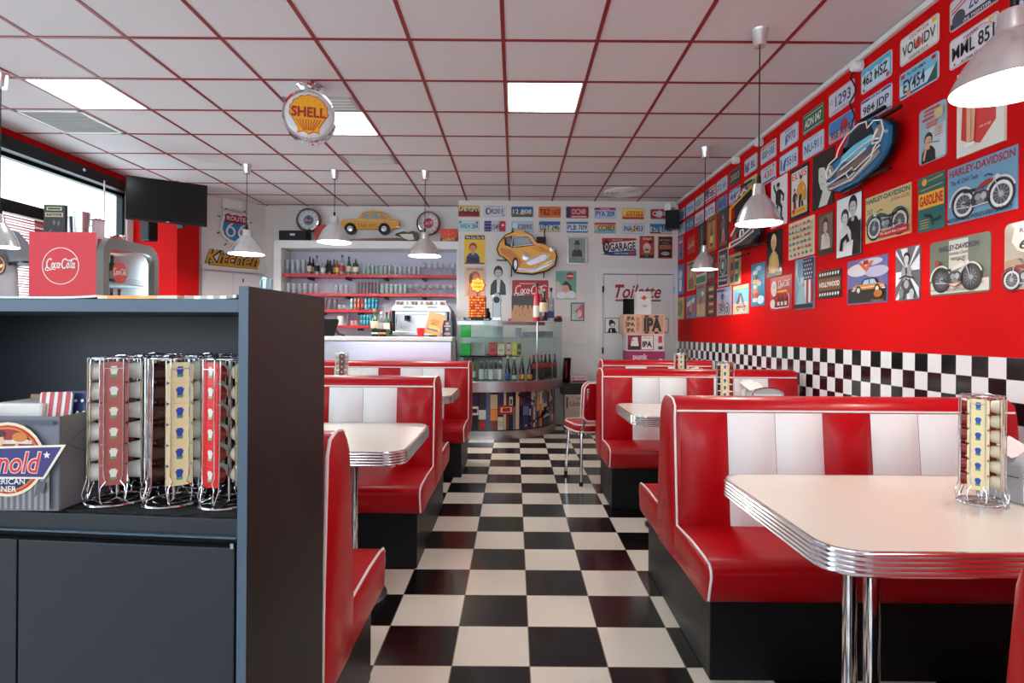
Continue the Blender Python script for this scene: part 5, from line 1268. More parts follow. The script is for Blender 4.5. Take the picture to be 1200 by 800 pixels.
# printed cardboard box with flags
bx1 = at(73, 604, 1.085).x - .006
BW, BD, BH = .22, .2, .178
bx = thing('cardboard_box', 'open grey printed cardboard box with a round diner logo on the cabinet shelf', 'box', (bx1 - BW / 2, 1.085 + BD / 2, SZ + .0034))
kraft, gp = M['cardboard'], mat('grey_print_board', (120, 122, 130), .6, bump=.1, scale=30, vary=.1)
for nm, a, b, mm in (('front_wall', (-BW / 2, -BD / 2, 0), (BW / 2, -BD / 2 + .004, BH), gp), ('back_wall', (-BW / 2, BD / 2 - .004, 0), (BW / 2, BD / 2, BH + .02), kraft), ('side_wall', (BW / 2 - .004, -BD / 2 + .004, 0), (BW / 2, BD / 2 - .004, BH), gp), ('side_wall', (-BW / 2, -BD / 2 + .004, 0), (-BW / 2 + .004, BD / 2 - .004, BH + .01), kraft), ('base', (-BW / 2, -BD / 2, 0), (BW / 2, BD / 2, .004), kraft)):
    MB().box(mm, a, b).build(nm, bx, smooth=0, bevel=.0008)
a = Art(BW * .99, BH * .99, (112, 118, 128), .0006)
for i in range(24): a.P((146, 144, 146) if i % 2 else (98, 100, 108), [(.30 + .027 * i, .02), (.327 + .027 * i, .02), (.327 + .027 * i, .36 + .006 * i), (.30 + .027 * i, .36 + .006 * i)])
a.R((74, 82, 96), .02, .92, .98, .97); a.R((226, 226, 226), .05, .93, .5, .95)
lu, lv = .59, .555
k_ = .83
def K(pts): return [(lu + x * k_, lv + y * k_ * 1.0) for x, y in pts]
def KE(c, x, y, r, rv=None): a.E(c, lu + x * k_, lv + y * k_, r * k_, rv * k_ if rv else None, 28)
def KR(c, x0, y0, x1, y1): a.R(c, lu + x0 * k_, lv + y0 * k_, lu + x1 * k_, lv + y1 * k_)
KE((236, 224, 190), 0, 0, .385); KE((196, 40, 40), 0, 0, .355); KE((226, 130, 40), 0, 0, .335); KE((38, 44, 96), 0, 0, .315)
a.P((150, 40, 44), K(arc(0, 0, .31, .31 * a.W / a.H, 12, 168, 16))); KR((214, 206, 196), -.26, .20, .26, .25)
KE((226, 180, 150), -.10, .25, .07, .10); KE((60, 40, 34), -.10, .33, .08, .05); a.P((200, 60, 60), K([(-.22, .08), (.02, .08), (-.04, .18), (-.16, .18)])); KE((226, 214, 196), .14, .24, .10, .03); KE((200, 120, 50), .14, .29, .08, .06); a.L((226, 180, 150), .03, K([(-.02, .14), (.08, .12), (.12, .21)]))
a.P((236, 230, 214), K([(-.56, .15), (.62, .20), (.40, -.24), (-.50, -.24)])); a.P((54, 52, 116), K([(-.53, .125), (.575, .17), (.385, -.215), (-.48, -.215)]))
a.T_(WHITE, 'Arnold', lu + .0, lv - .025, .62, .24, bold=.04, shear=.25); a.T_((214, 50, 56), 'Arnold', lu + .003, lv - .025, .605, .225, bold=.012, shear=.25)
a.P(WHITE, [(lu + .355 + .034 * (1 if i % 2 == 0 else .42) * math.cos(PI / 2 + i * PI / 5), lv + .055 + .042 * (1 if i % 2 == 0 else .42) * math.sin(PI / 2 + i * PI / 5)) for i in range(10)])
a.T_(WHITE, 'AMERICAN', lu, lv - .225, .34, .062, bold=.012); a.T_(WHITE, 'DINER', lu, lv - .305, .2, .062, bold=.012)
a.P((84, 92, 104), [(.84, .16), (.89, .22), (.92, .2), (.94, .32), (.9, .34), (.86, .28)])
o = a.build('logo_print', bx, smooth=0, fix=False); o.location = (0, -BD / 2, BH / 2)
a = Art(BD * .96, BH * .98, (128, 126, 132), .0006)
a.ring((84, 84, 92), .012, .32, .70, .26, .14, 4); a.R((84, 84, 92), .30, .22, .64, .60); a.R((128, 126, 132), .315, .235, .625, .585); a.R((84, 84, 92), .36, .3, .58, .33); a.L((84, 84, 92), .02, [(.47, .3), (.47, .54)]); a.L((84, 84, 92), .02, [(.40, .42), (.56, .42)]); a.T_((84, 84, 92), 'FRAGILE', .47, .555, .24, .04); a.ring((84, 84, 92), .02, .84, .8, .12); a.E((110, 110, 120), .6, .1, .2, .06)
o = a.build('side_print', bx, smooth=0, fix=False); o.location = (BW / 2, 0, BH / 2); o.rotation_euler[2] = PI / 2
def folded(name, label, cols, x, y, tiltx, rz, w, stars):
    a = Art(w, .20, cols[0], .006, .004)
    if stars:
        for i in range(5):
            for j in range(6): a.E(WHITE, .1 + .2 * i + (.1 if j % 2 else 0) * (i < 4), .3 + .12 * j, .045)
    else:
        for i in range(4): a.P(cols[1], [(.25 * i, .0), (.25 * i + .13, .0), (.25 * i + .19, 1.), (.25 * i + .06, 1.)])
    o = a.put(name, label, 'napkins', (x, y, SZ + .1185), rz)
    o.rotation_euler = (tiltx, 0, rz)
bxx, byy = bx.location.x, bx.location.y
folded('napkin_pack', 'red and white striped napkin pack leaning in the printed box', ((236, 234, 232), (200, 30, 44)), bxx + .035, byy - .02, math.radians(-8), .12, .06, 0)
folded('napkin_pack', 'dark blue starred napkin pack leaning in the printed box', ((36, 52, 104), (0, 0, 0)), bxx + .068, byy + .0, math.radians(-10), .06, .07, 1)
a = Art(.055, .19, (222, 132, 70), .006, .004); a.E((30, 90, 90), .3, .8, .2); a.E((40, 60, 110), .7, .9, .2); a.P((30, 90, 90), [(.1, .7), (.5, .75), (.9, .6), (.6, .9)]); a.E((236, 200, 170), .6, .6, .16)
o = a.put('napkin_pack', 'orange and green patterned napkin pack at the back of the printed box', 'napkins', (bxx + .06, byy + .06, SZ + .1185), 0)
tag(MB().box(M['paper'], (-.05, -.05, 0), (.05, .05, .19)).build('paper_packet', smooth=0, bevel=.006, loc=(bxx - .03, byy + .02, SZ + .0075)), 'white plastic wrapped packet inside the printed box', 'packet')
# menus lying on the counter
def menu(label, x, y, rz, w, d, th, curl, patch, lift=0.0):
    t = MB(); n = 16
    Zc = lambda i: curl * max(0, (i / n - .6)) ** 2 + curl * .5 * max(0, .25 - i / n) ** 2
    for i in range(n):
        u = (i + .5) / n
        c = next((c for a, b, c in patch if a <= u < b), (236, 234, 228))
        x0, x1 = -w / 2 + w * i / n, -w / 2 + w * (i + 1) / n
        t.add(ink(c), [(x0, -d / 2, Zc(i)), (x1, -d / 2, Zc(i + 1)), (x1, d / 2, Zc(i + 1)), (x0, d / 2, Zc(i)), (x0, -d / 2, Zc(i) + th), (x1, -d / 2, Zc(i + 1) + th), (x1, d / 2, Zc(i + 1) + th), (x0, d / 2, Zc(i) + th)], [(0, 3, 2, 1), (4, 5, 6, 7), (0, 1, 5, 4), (1, 2, 6, 5), (2, 3, 7, 6), (3, 0, 4, 7)])
    o = t.build('menu_sheet', smooth=0)
    o.location = cw(x, y, CZ + .0006 + lift); o.rotation_euler[2] = CR + rz
    tag(o, label, 'menu', 'menus on the cabinet counter')
menu('pale grey laminated menu lying over the counter edge', -.40, .085, .02, .20, .17, .004, .02, [(.0, .3, (206, 216, 224)), (.3, .7, (226, 230, 232))])
menu('menu with orange pictures in the middle of the counter', -.215, .09, -.02, .16, .18, .006, .0, [(.0, .12, (236, 206, 160)), (.12, .5, (240, 160, 60)), (.52, .72, (244, 176, 84)), (.72, 1, (214, 206, 190))])
menu('curling white menu sheet beside the raised end panel', -.078, .09, .01, .10, .17, .006, .015, [(.0, .2, (180, 172, 150)), (.3, .45, (190, 186, 176)), (.55, .7, (176, 170, 160)), (.8, .95, (150, 146, 140))])
tag(MB().prism(M['cardboard'], [(-.06, -.05), (.06, -.05), (.06, .05), (-.06, .05)], 0, .012, 'z').build('menu_stack', smooth=0, loc=cw(-.085, .27, CZ + .0006), rz=CR), 'tan and orange booklet lying behind the end panel', 'booklet')
for k, (x, y, c, l) in enumerate(((-.066, .20, 'white_plastic', 'white marker pen on the counter beside the curling menu'), (-.052, .22, 'black', 'black marker pen on the counter beside the curling menu'))):
    tag(MB().lathe(M[c], [(.0001, -.03), (.006, -.03), (.007, .02), (.005, .03), (.0001, .031)], n=10, ax='x').build('marker_pen', loc=cw(x - .02, y, CZ + .0355 * 0 + .0085), rz=.3 * k), l, 'pen')
# ================================================================= WINDOW SIDE: fridge, shirt, TV, speaker
fr_a, fr_b = at(34, 300, 4.0), at(113, 300, 4.0)
FZ = at(73, 278.5, 4.0).z
fx0, fx1, fy0, fy1 = fr_a.x, fr_b.x, 4.0, 4.62
fd = thing('drinks_fridge', 'tall red sided drinks fridge with a grey framed glass door', 'fridge', ((fx0 + fx1) / 2, (fy0 + fy1) / 2, 0))
hx, hy = (fx1 - fx0) / 2, (fy1 - fy0) / 2
redf, greyf = mat('fridge_red', (222, 40, 58), .35, coat=.3), mat('fridge_grey', (112, 108, 106), .4)
whf = mat('fridge_liner', (232, 238, 240), .4)
c = MB()
c.box(redf, (-hx, -hy, .05), (hx - .05, -hy + .015, FZ)).box(whf, (hx - .05, -hy, .05), (hx - .004, -hy + .015, FZ)).box(whf, (-hx, hy - .015, .05), (hx - .004, hy, FZ)).box(whf, (-hx, -hy + .015, .05), (-hx + .02, hy - .015, FZ)).box(redf, (-hx, -hy + .015, FZ - .02), (hx - .004, hy - .015, FZ)).box(whf, (-hx, -hy + .015, .05), (hx - .004, hy - .015, .12)).box(M['black'], (-hx + .02, -hy + .02, 0), (hx - .05, hy - .02, .05))
c.build('casing', fd, smooth=0)
# logo ring with script on the red side
lg = Art(2 * hx, .47, (222, 40, 58), .0002)
lg.E(WHITE, .47, .5, .275, None, 40); lg.E((222, 40, 58), .47, .5, .263, None, 40)
cola(lg, WHITE, .475, .52, .47, .185, 1.1)
o = lg.build('logo', fd, smooth=0, fix=False)
zl = at(73, 311.5, 4.0).z
o.location = (0, -hy - .0002, zl)
dr = MB()
outer = rrect(-hy, .12, hy, FZ + .02, .12, 8); inner = rrect(-hy + .055, .2, hy - .055, FZ - .05, .09, 8)
N = len(outer)
for xx0, xx1 in ((hx, hx + .05),):
    vs = [(xx0, p[0], p[1]) for p in outer] + [(xx1, p[0], p[1]) for p in outer] + [(xx0, p[0], p[1]) for p in inner] + [(xx1, p[0], p[1]) for p in inner]
    fs = []
    for i in range(N):
        j = (i + 1) % N
        fs += [(i, j, N + j, N + i), (2 * N + i, 3 * N + i, 3 * N + j, 2 * N + j), (N + i, N + j, 3 * N + j, 3 * N + i), (i, 2 * N + i, 2 * N + j, j)]
    dr.add(greyf, vs, fs)
do = dr.build('door', fd, smooth=35)
MB().prism(M['pane'], inner, hx + .02, hx + .024, 'x').build('door_glass', do, smooth=0)
ds = Art(.16, .16, (206, 26, 36), .001, .078)
cola(ds, WHITE, .5, .52, .86, .36); o = ds.build('disc_sticker', do, smooth=0, fix=False); o.location = (hx + .026, -hy + .20, FZ - .22); o.rotation_euler[2] = PI / 2
tx = MB(); vs, fs = glyph('ICE COLD', .01); tx.add(ink((140, 150, 160)), [(hx + .026, .08 + x * .2, FZ - .27 + y * .03) for x, y in vs], fs); tx.build('lettering', do, smooth=0, fix=False)
for z in (.7, 1.32, 1.62): MB().box(whf, (-hx + .03, -hy + .03, z), (hx - .02, hy - .02, z + .012)).build('shelf', fd, smooth=0)
MB().box(mat('fridge_lamp', (236, 246, 255), .5, emit=14.0), (hx - .03, hy - .06, .3), (hx - .015, hy - .045, FZ - .1)).build('light_strip', fd, smooth=0)
def bottle(name, label, loc, h, r, glass, lab=None, cap=None, shape=0, group=None, lab_z=(.14, .42), liquid=None):
    t = thing(name, label, 'bottle', loc, 0, group)
    pr = [[(.0001, 0), (r * .96, 0), (r, .01), (r, h * .56), (r * .8, h * .66), (r * .38, h * .74), (r * .34, h * .95), (.0001, h * .95)],
          [(.0001, 0), (r * .9, 0), (r, .012), (r, h * .30), (r * .88, h * .42), (r, h * .54), (r * .7, h * .70), (r * .36, h * .82), (r * .36, h * .95), (.0001, h * .95)],
          [(.0001, 0), (r, 0), (r, h * .62), (r * .9, h * .68), (r * .34, h * .74), (r * .32, h * .95), (.0001, h * .95)],
          [(.0001, 0), (r, 0), (r, h * .42), (r * .72, h * .56), (r * .36, h * .80), (r * .34, h * .95), (.0001, h * .95)]][shape]
    MB().lathe(glass, pr, n=16).build('body', t, smooth=50)
    if lab: MB().lathe(lab, [(r * 1.02, h * lab_z[0]), (r * 1.03, h * lab_z[0] + .001), (r * 1.03, h * lab_z[1]), (r * 1.02, h * lab_z[1] + .001)], n=16).build('label', t, smooth=50)
    if cap: MB().lathe(cap, [(r * .40, h * .90), (r * .40, h), (.0001, h)], n=12).build('cap', t)
    return t
def gl(name, c, rough=.1): return mat(name, c, rough, coat=.6, spec=.7)
G = dict(dark=gl('dark_bottle', (22, 18, 18)), green=gl('green_bottle', (22, 80, 44)), clear=glass_mat('clear_bottle', (214, 222, 226), .3, .03, .25), amber=gl('amber_bottle', (150, 86, 26)), red=gl('red_drink', (190, 30, 40)), brown=gl('brown_bottle', (50, 28, 20)), cola=gl('cola_bottle', (34, 14, 12)), gold=gl('gold_foil', (206, 150, 70), .3), blue=gl('blue_bottle', (40, 80, 130)))
LB = {k: mat('label_' + k, c, .5) for k, c in dict(white=(232, 228, 220), cream=(226, 206, 170), red=(190, 30, 36), orange=(226, 140, 60), yellow=(230, 200, 90), black=(24, 24, 26), blue=(60, 90, 150)).items()}
CP = {k: mat('cap_' + k, c, .4) for k, c in dict(black=(20, 20, 22), red=(170, 26, 34), gold=(190, 150, 80), white=(230, 230, 228), orange=(226, 120, 60), green=(30, 90, 50)).items()}
fzx, fcy = (fx0 + fx1) / 2, (fy0 + fy1) / 2
for k, (dx, dy, z, c) in enumerate(((.12, -.08, 1.6325, 'green'), (.13, -.005, 1.6325, 'green'), (.06, -.04, 1.6325, 'dark'), (.12, -.08, 1.3325, 'cola'), (.13, -.01, 1.3325, 'cola'), (.14, .06, 1.3325, 'cola'))):
    bottle('drink_bottle', '%s bottle standing on the %s fridge shelf' % (('first green', 'second green', 'dark', 'first red capped cola', 'second red capped cola', 'third red capped cola')[k], 'upper' if k < 3 else 'middle'), (fzx + dx, fcy + dy, z), .21 if k < 3 else .26, .03, G[c], LB['red'] if k > 2 else LB['white'], CP['red'], 1 if k > 2 else 0, 'bottles in the drinks fridge')
# things on the fridge
def top(px, d): return (at(px, 279, d).x, d, FZ + .0006)
mb = thing('menu_board', 'black card menu holder standing on the red sided fridge', 'menu', top(67, 4.15), .05)
zz = at(67, 241, 4.15).z - FZ
a = Art(.145, zz, (26, 22, 22), .03); a.R((206, 180, 140), .14, .84, .86, .94); a.R((26, 22, 22), .2, .865, .8, .915); a.R((206, 180, 140), .08, .66, .92, .78); a.R((26, 22, 22), .14, .685, .86, .755); a.T_((206, 180, 140), 'Classic', .5, .72, .6, .05); a.E((110, 100, 96), .5, .5, .06, .08); a.E((110, 100, 96), .72, .48, .05, .08); a.L((150, 140, 130), .015, [(.2, .2), (.4, .3)])
o = a.build('board', mb, smooth=0, fix=False); o.location = (0, 0, zz / 2)
MB().box(M['black'], (-.08, -.05, 0), (.08, .04, .012)).build('foot', mb, smooth=0)
for k, (px, d, h, r) in enumerate(((88, 4.24, .19, .044), (96, 4.12, .20, .05))):
    t = thing('metal_shaker', ('slimmer' if k == 0 else 'wider') + ' steel shaker cup standing on the fridge beside the menu holder', 'shaker', top(px, d), 0, 'steel shakers')
    MB().lathe(M['steel'], [(.0001, 0), (r * .72, 0), (r * .74, .01), (r, h - .01), (r * 1.03, h), (r * .97, h), (r * .7, .012), (.0001, .01)], n=24).build('cup', t)
    MB().tube(M['chrome'], [(r * .8 * math.cos(i * PI / 10), r * .8 * math.sin(i * PI / 10), h * .4) for i in range(20)], .003, 6, True).build('band', t)
pj = thing('white_jug', 'tall white jug with a lid on the corner of the fridge', 'jug', top(115, 4.28))
MB().lathe(M['white_plastic'], [(.0001, 0), (.042, 0), (.038, .16), (.032, .17), (.0001, .172)], n=20).build('body', pj)
MB().tube(M['white_plastic'], [(-.036, 0, .14), (-.075, 0, .13), (-.07, 0, .06), (-.04, 0, .04)], .006, 8).build('handle', pj)
MB().lathe(M['chrome'], [(.05, .172), (.052, .176), (.02, .185), (.008, .2), (.0001, .204)], n=16).build('lid', pj)
for k, (px, d, w, h, c, l) in enumerate(((123, 4.36, .05, .07, 'red_shelf', 'small red tin on the fridge beside the white jug'), (131, 4.42, .07, .06, 'alu', 'grey metal tin on the fridge top'), (142, 4.47, .06, .085, 'red_shelf', 'red and black box at the rear of the fridge top'), (149, 4.53, .055, .1, 'alu', 'tall metal tin at the rear of the fridge top'))):
    t = thing('storage_tin', l, 'tin', top(px - 6, d)); 
    (MB().lathe(M[c], [(.0001, 0), (w / 2, 0), (w / 2, h), (.0001, h)], n=18) if c == 'alu' else MB().box(M[c], (-w / 2, -w / 2, 0), (w / 2, w / 2, h))).build('body', t, bevel=.003)
    MB().lathe(M['chrome'] if c == 'alu' else M['black'], [(w * .35, h), (w * .35, h + .008), (.0001, h + .01)], n=16).build('lid', t)
# grey shirt hanging before the window
sx = at(-14, 300, 4.65).x
sh = thing('hanging_shirt', 'grey striped short sleeved diner shirt hanging in front of the window', 'shirt', (sx, 4.65, 0))
zt, zb = at(0, 268, 4.65).z, at(0, 352, 4.65).z - .15
b = MB(); rows = []
for (wd, dp, z) in ((.06, .05, zt), (.20, .06, zt - .03), (.23, .075, zt - .12), (.225, .085, zt - .3), (.235, .09, zt - .5), (.245, .10, zb)):
    rows.append([(wd * math.copysign(abs(math.cos(2 * PI * i / 28)) ** .7, math.cos(2 * PI * i / 28)), dp * math.sin(2 * PI * i / 28) * (1 + .08 * math.sin(5 * i)), z) for i in range(28)])
for r in rows: b.v += r
k = b.slot(M['grey_cloth'])
for j in range(len(rows) - 1):
    for i in range(28): b.f.append([j * 28 + i, j * 28 + (i + 1) % 28, (j + 1) * 28 + (i + 1) % 28, (j + 1) * 28 + i]); b.mi.append(k)
b.build('body', sh, smooth=60)
for s in (-1, 1):
    so = MB().tube(M['grey_cloth'], [(s * .12, 0, zt - .05), (s * .19, 0, zt - .08), (s * .235, 0, zt - .14), (s * .262, 0, zt - .22), (s * .275, 0, zt - .285)], [.055, .072, .078, .080, .082], 16).build('sleeve', sh, smooth=60)
    MB().tube(M['black'], [(s * .2735, 0, zt - .272), (s * .2755, 0, zt - .2875)], .0835, 16).build('cuff', so)
MB().tube(M['chrome'], [(-.18, 0, zt - .05), (0, 0, zt + .02), (.18, 0, zt - .05)], .006, 6).tube(M['chrome'], [(0, 0, zt + .02), (0, 0, zt + .06), (.02, 0, zt + .09), (0, 0, zt + .11)], .003, 6).build('hanger', sh)
a = Art(.16, .15, (40, 36, 54), .001, .07); a.ring((226, 130, 50), .05, .5, .5, .44); a.P((226, 110, 60), [(.02, .5), (.98, .56), (.86, .38), (.1, .36)]); a.T_((240, 220, 190), 'Arnold', .5, .46, .7, .18, shear=.2); a.E((230, 150, 60), .5, .74, .2, .1); a.T_((230, 150, 60), 'DINER', .5, .22, .4, .1)
o = a.build('logo_print', sh, smooth=0, fix=False); o.location = (at(7, 310, 4.65).x - sx, -.095, at(7, 312, 4.65).z)
tag(MB().tube(M['chrome'], [(sx, 4.65, zt + .105), (sx, 4.65, ZC)], .003, 6).build('hanging_wire'), 'thin wire from the ceiling holding the grey shirt hanger', 'wire')
# television
tl, tr = at(147, 205, 6.0), at(243, 217, 6.42)
tbz = at(147, 256.5, 6.0).z
tc = (tl + tr) / 2
tw = math.hypot(tr.x - tl.x, tr.y - tl.y); th = tl.z - tbz
tv = thing('mounted_television', 'black flat television hung from the ceiling near the windows', 'television', (tc.x, tc.y, tl.z - th / 2), math.atan2(tr.y - tl.y, tr.x - tl.x))
MB().box(M['black'], (-tw / 2, -.012, -th / 2), (tw / 2, .035, th / 2)).build('casing', tv, smooth=0, bevel=.006)
MB().box(M['black_gloss'], (-tw / 2 + .012, -.0135, -th / 2 + .018), (tw / 2 - .012, -.012, th / 2 - .012)).build('screen', tv, smooth=0)
MB().box(M['black'], (-.1, .035, -.1), (.1, .06, .1)).tube(M['black'], [(0, .06, 0), (0, .5, 0), (.02, 1.10, -.02)], .02, 10).build('swing_arm', tv, smooth=30)
MB().box(M['white_plastic'], (-.015, -.0145, -th / 2 + .005), (.015, -.0135, -th / 2 + .011)).build('badge', tv, smooth=0)
p = at(174, 271, 6.75)
sp = thing('wall_mounted_loudspeaker', 'small black loudspeaker mounted on the red column below the television', 'loudspeaker', tuple(p), math.radians(-20))
MB().box(M['black'], (-.075, -.05, -.115), (.075, .07, .115)).build('cabinet', sp, smooth=0, bevel=.02, seg=3)
MB().box(M['rubber'], (-.066, -.054, -.105), (.066, -.049, .105)).build('grille', sp, smooth=0, bevel=.01)
MB().box(M['white_plastic'], (-.105, -.02, -.06), (-.075, .06, .07)).tube(M['chrome'], [(-.06, .05, .09), (-.06, .12, .16), (.02, .40, .16)], .01, 8).box(M['black'], (-.01, .38, .10), (.09, .40, .22)).build('bracket', sp, smooth=0)
# kitchen wall: shield sign, script sign, emergency lamp
def kw(px, py):
    u, v = uv(px, py)
    # intersection with the slanted wall
    A, D = KA, kd
    t = (A.x - u * A.y) / (u * D.y - D.x)
    y = A.y + t * D.y
    return t, HC - v * y
t0, z0 = kw(256, 284); t1, z1 = kw(291.5, 252.5)
sw, shh = t1 - t0, z1 - z0
sg = thing('shield_sign', 'route 66 shield neon sign on the slanted kitchen wall', 'sign', (KA.x + kd.x * (t0 + t1) / 2, KA.y + kd.y * (t0 + t1) / 2, (z0 + z1) / 2), KROT)
shield = [(0, -.5), (.2, -.44), (.42, -.3), (.5, -.08), (.46, .16), (.40, .34), (.44, .42), (.30, .5), (.16, .44), (0, .48), (-.16, .44), (-.30, .5), (-.44, .42), (-.40, .34), (-.46, .16), (-.5, -.08), (-.42, -.3), (-.2, -.44)]
S = lambda k, y0, y1, m, name, flt=None: MB().prism(m, [(x * sw * k, z * shh * k) for x, z in (flt or shield)], y0, y1, 'y').build(name, sg, smooth=0, bevel=.003)
S(1.04, -.04, -.06, M['white_gloss'], 'border_panel')
S(.88, -.06, -.066, mat('shield_blue', (40, 130, 186), .4), 'blue_field')
MB().prism(mat('shield_red', (150, 34, 44), .4), [(x * sw * .88, z * shh * .88) for x, z in [(.44, .17), (.40, .34), (.44, .42), (.30, .5), (.16, .44), (0, .48), (-.16, .44), (-.30, .5), (-.44, .42), (-.40, .34), (-.44, .17)]], -.066, -.07, 'y').build('red_band', sg, smooth=0)
n = MB()
for cx in (-.2, .2):
    n.tube(M['neon'], [(sw * (cx + .13 * math.cos(i * PI / 8)), -.085, shh * (-.14 + .14 * math.sin(i * PI / 8))) for i in range(16)], .014, 8, True).tube(M['neon'], [(sw * (cx - .12), -.085, shh * -.12), (sw * (cx - .07), -.085, shh * .02), (sw * (cx + .06), -.085, shh * .12)], .014, 8)
n.build('neon_digits', sg)
vs, fs = glyph('ROUTE', .03); MB().add(ink((226, 214, 210)), [(x * sw * .62, -.072, shh * .29 + y * shh * .14) for x, y in vs], fs).build('lettering', sg, smooth=0, fix=False)
b = MB()
for x, z in ((-.5, .3), (-.52, -.2), (.5, .25), (.5, -.2), (-.3, -.52), (.3, -.52), (-.3, .56), (.3, .56)): b.tube(M['black'], [(x * sw, -.05, z * shh), (x * sw * 1.12, -.03, z * shh * 1.1)], .008, 6).tube(M['black'], [(x * sw * .8, 0, z * shh * .8), (x * sw * .8, -.05, z * shh * .8)], .008, 6)
b.build('standoff', sg)
t0, z0 = kw(240, 307); t1, z1 = kw(303, 290)
z1 = z0 + .27
kt = thing('kitchen_sign', 'yellow cut-out lettering reading Kitchen above the white double door', 'sign', (KA.x + kd.x * (t0 + t1) / 2, KA.y + kd.y * (t0 + t1) / 2, kw(271, 303)[1]), KROT)
lw = t1 - t0
for (bold, y0, y1, m, nm, k) in ((.075, -.004, -.012, mat('sign_brown', (56, 36, 24), .5), 'outline', 1.03), (.012, -.012, -.022, mat('sign_gold', (206, 152, 50), .4), 'letter_face', 1.0)):
    vs, fs = glyph('Kitchen', bold, .35)
    b = MB(); b.add(m, [(x * lw * k, y1, y * .20 * k) for x, y in vs], fs)
    b.box(m, (-lw * .42 * k, y0, -.115 - (.012 if k > 1 else 0)), (lw * .46 * k, y1, -.085 + (.012 if k > 1 else 0)))
    o = b.build(nm, kt, smooth=0, fix=False)
t0, z0 = kw(259, 244); t1, z1 = kw(283, 236)
eb = thing('emergency_lamp', 'white box shaped emergency lamp above the shield sign', 'lamp', (KA.x + kd.x * (t0 + t1) / 2, KA.y + kd.y * (t0 + t1) / 2, (z0 + z1) / 2), KROT)
MB().box(M['white_gloss'], (-(t1 - t0) / 2, -.05, -(z1 - z0) / 2), ((t1 - t0) / 2, 0, (z1 - z0) / 2)).build('housing', eb, smooth=0, bevel=.008)
MB().box(M['paper'], (-(t1 - t0) / 2 + .02, -.058, -(z1 - z0) / 2 + .015), ((t1 - t0) / 2 - .02, -.05, (z1 - z0) / 2 - .015)).build('lens', eb, smooth=0, bevel=.004)
# ceiling globe sign
gd = 4.36
gc = at(363, 138, gd)
gs = thing('globe_sign', 'round chrome rimmed globe sign with a yellow shell hanging from the ceiling', 'sign', tuple(gc), math.radians(14))
GRd = 29.5 * gd / F
MB().lathe(M['chrome'], [(GRd * .93, -.065), (GRd * .99, -.07), (GRd, -.05), (GRd * .97, -.03), (GRd * 1.0, 0), (GRd * .97, .03), (GRd, .05), (GRd * .99, .07), (GRd * .93, .065)], n=48, ax='y').build('rim', gs)
wg = mat('globe_white', (214, 214, 216), .15, coat=.6)
MB().lathe(wg, [(GRd * .94, -.055), (GRd * .86, -.066), (GRd * .6, -.072), (.0001, -.074)], n=48, ax='y').build('front_lens', gs)
MB().lathe(wg, [(GRd * .94, .055), (GRd * .86, .066), (GRd * .6, .072), (.0001, .074)], n=48, ax='y').build('rear_lens', gs)
a = Art(GRd * 1.5, GRd * 1.5, (214, 214, 216), .0001)
a.v, a.f, a.mi, a.mats = [], [], [], []
def shell(k):
    top = []
    for i in range(9):
        a0 = 200 - i * 220 / 9; a1 = 200 - (i + 1) * 220 / 9
        for j in range(6):
            t = math.radians(a0 + (a1 - a0) * j / 5); rr = .46 + .035 * math.sin(PI * j / 5)
            top.append((.5 + k * rr * math.cos(t), .56 + k * rr * .92 * math.sin(t)))
    return top + [(.5 + k * .3, .5 - k * .30), (.5 + k * .27, .5 - k * .36), (.5 + k * .28, .5 - k * .50), (.5 + k * .12, .5 - k * .46), (.5, .5 - k * .53), (.5 - k * .12, .5 - k * .46), (.5 - k * .28, .5 - k * .50), (.5 - k * .27, .5 - k * .36), (.5 - k * .3, .5 - k * .30)]
a.P((206, 60, 24), shell(1.0)); a.P((244, 176, 28), shell(.95))
for i in range(9):
    t = math.radians(196 - i * 214 / 8.0 * .94 - 4); a.L((222, 120, 24), .012, [(.5 + .30 * math.cos(t), .56 + .27 * math.sin(t)), (.5 + .45 * math.cos(t), .56 + .41 * math.sin(t))])
    a.L((206, 70, 24), .022, [(.5 + (i - 4) * .03, .08), (.5 + (i - 4) * .075, .36)])
a.T_((178, 20, 24), 'SHELL', .5, .55, .86, .27, bold=.03); a.T_((244, 176, 28), 'SHELL', .5, .55, .001, .001)
o = a.build('emblem', gs, smooth=0, fix=False); o.location = (0, -.0742, 0)
MB().lathe(M['chrome'], [(.10, ZC - gc.z), (.10, ZC - gc.z - .012), (.07, ZC - gc.z - .035), (.055, ZC - gc.z - .07), (.055, GRd - .01), (.0001, GRd - .01)], n=28).build('ceiling_mount', gs)
# ================================================================= BAR
UF = 8.16
ux0, ux1, uin0, uin1 = at(320, 400, UF).x, -.802, at(328.5, 400, UF).x, at(534.5, 400, UF).x
uz0, uz1 = at(430, 291, UF).z, at(430, 282, UF).z
un = thing('bar_shelf_unit', 'white framed bar back unit with red shelves of glasses and bottles', 'shelf unit', (0, UF, 0))
lil = mat('shelf_back_lilac_lit', (218, 218, 236), .6)  # lilac light on the panel is put into its colour, no lamp here
MB().box(M['white_gloss'], (ux0, 0, uz0), (ux1, YBL - UF, uz1)).build('top_ledge', un, smooth=0, bevel=.004)
MB().box(M['white_gloss'], (ux0, 0, 0), (uin0, YBL - UF, uz0)).build('side_panel', un, smooth=0, bevel=.003)
MB().box(M['white_gloss'], (uin1, 0, 0), (ux1, YBL - UF, uz0)).build('side_panel', un, smooth=0, bevel=.003)
MB().box(lil, (uin0, YBL - UF - .012, 0), (uin1, YBL - UF - .002, uz0)).build('back_panel', un, smooth=0)
SH = []
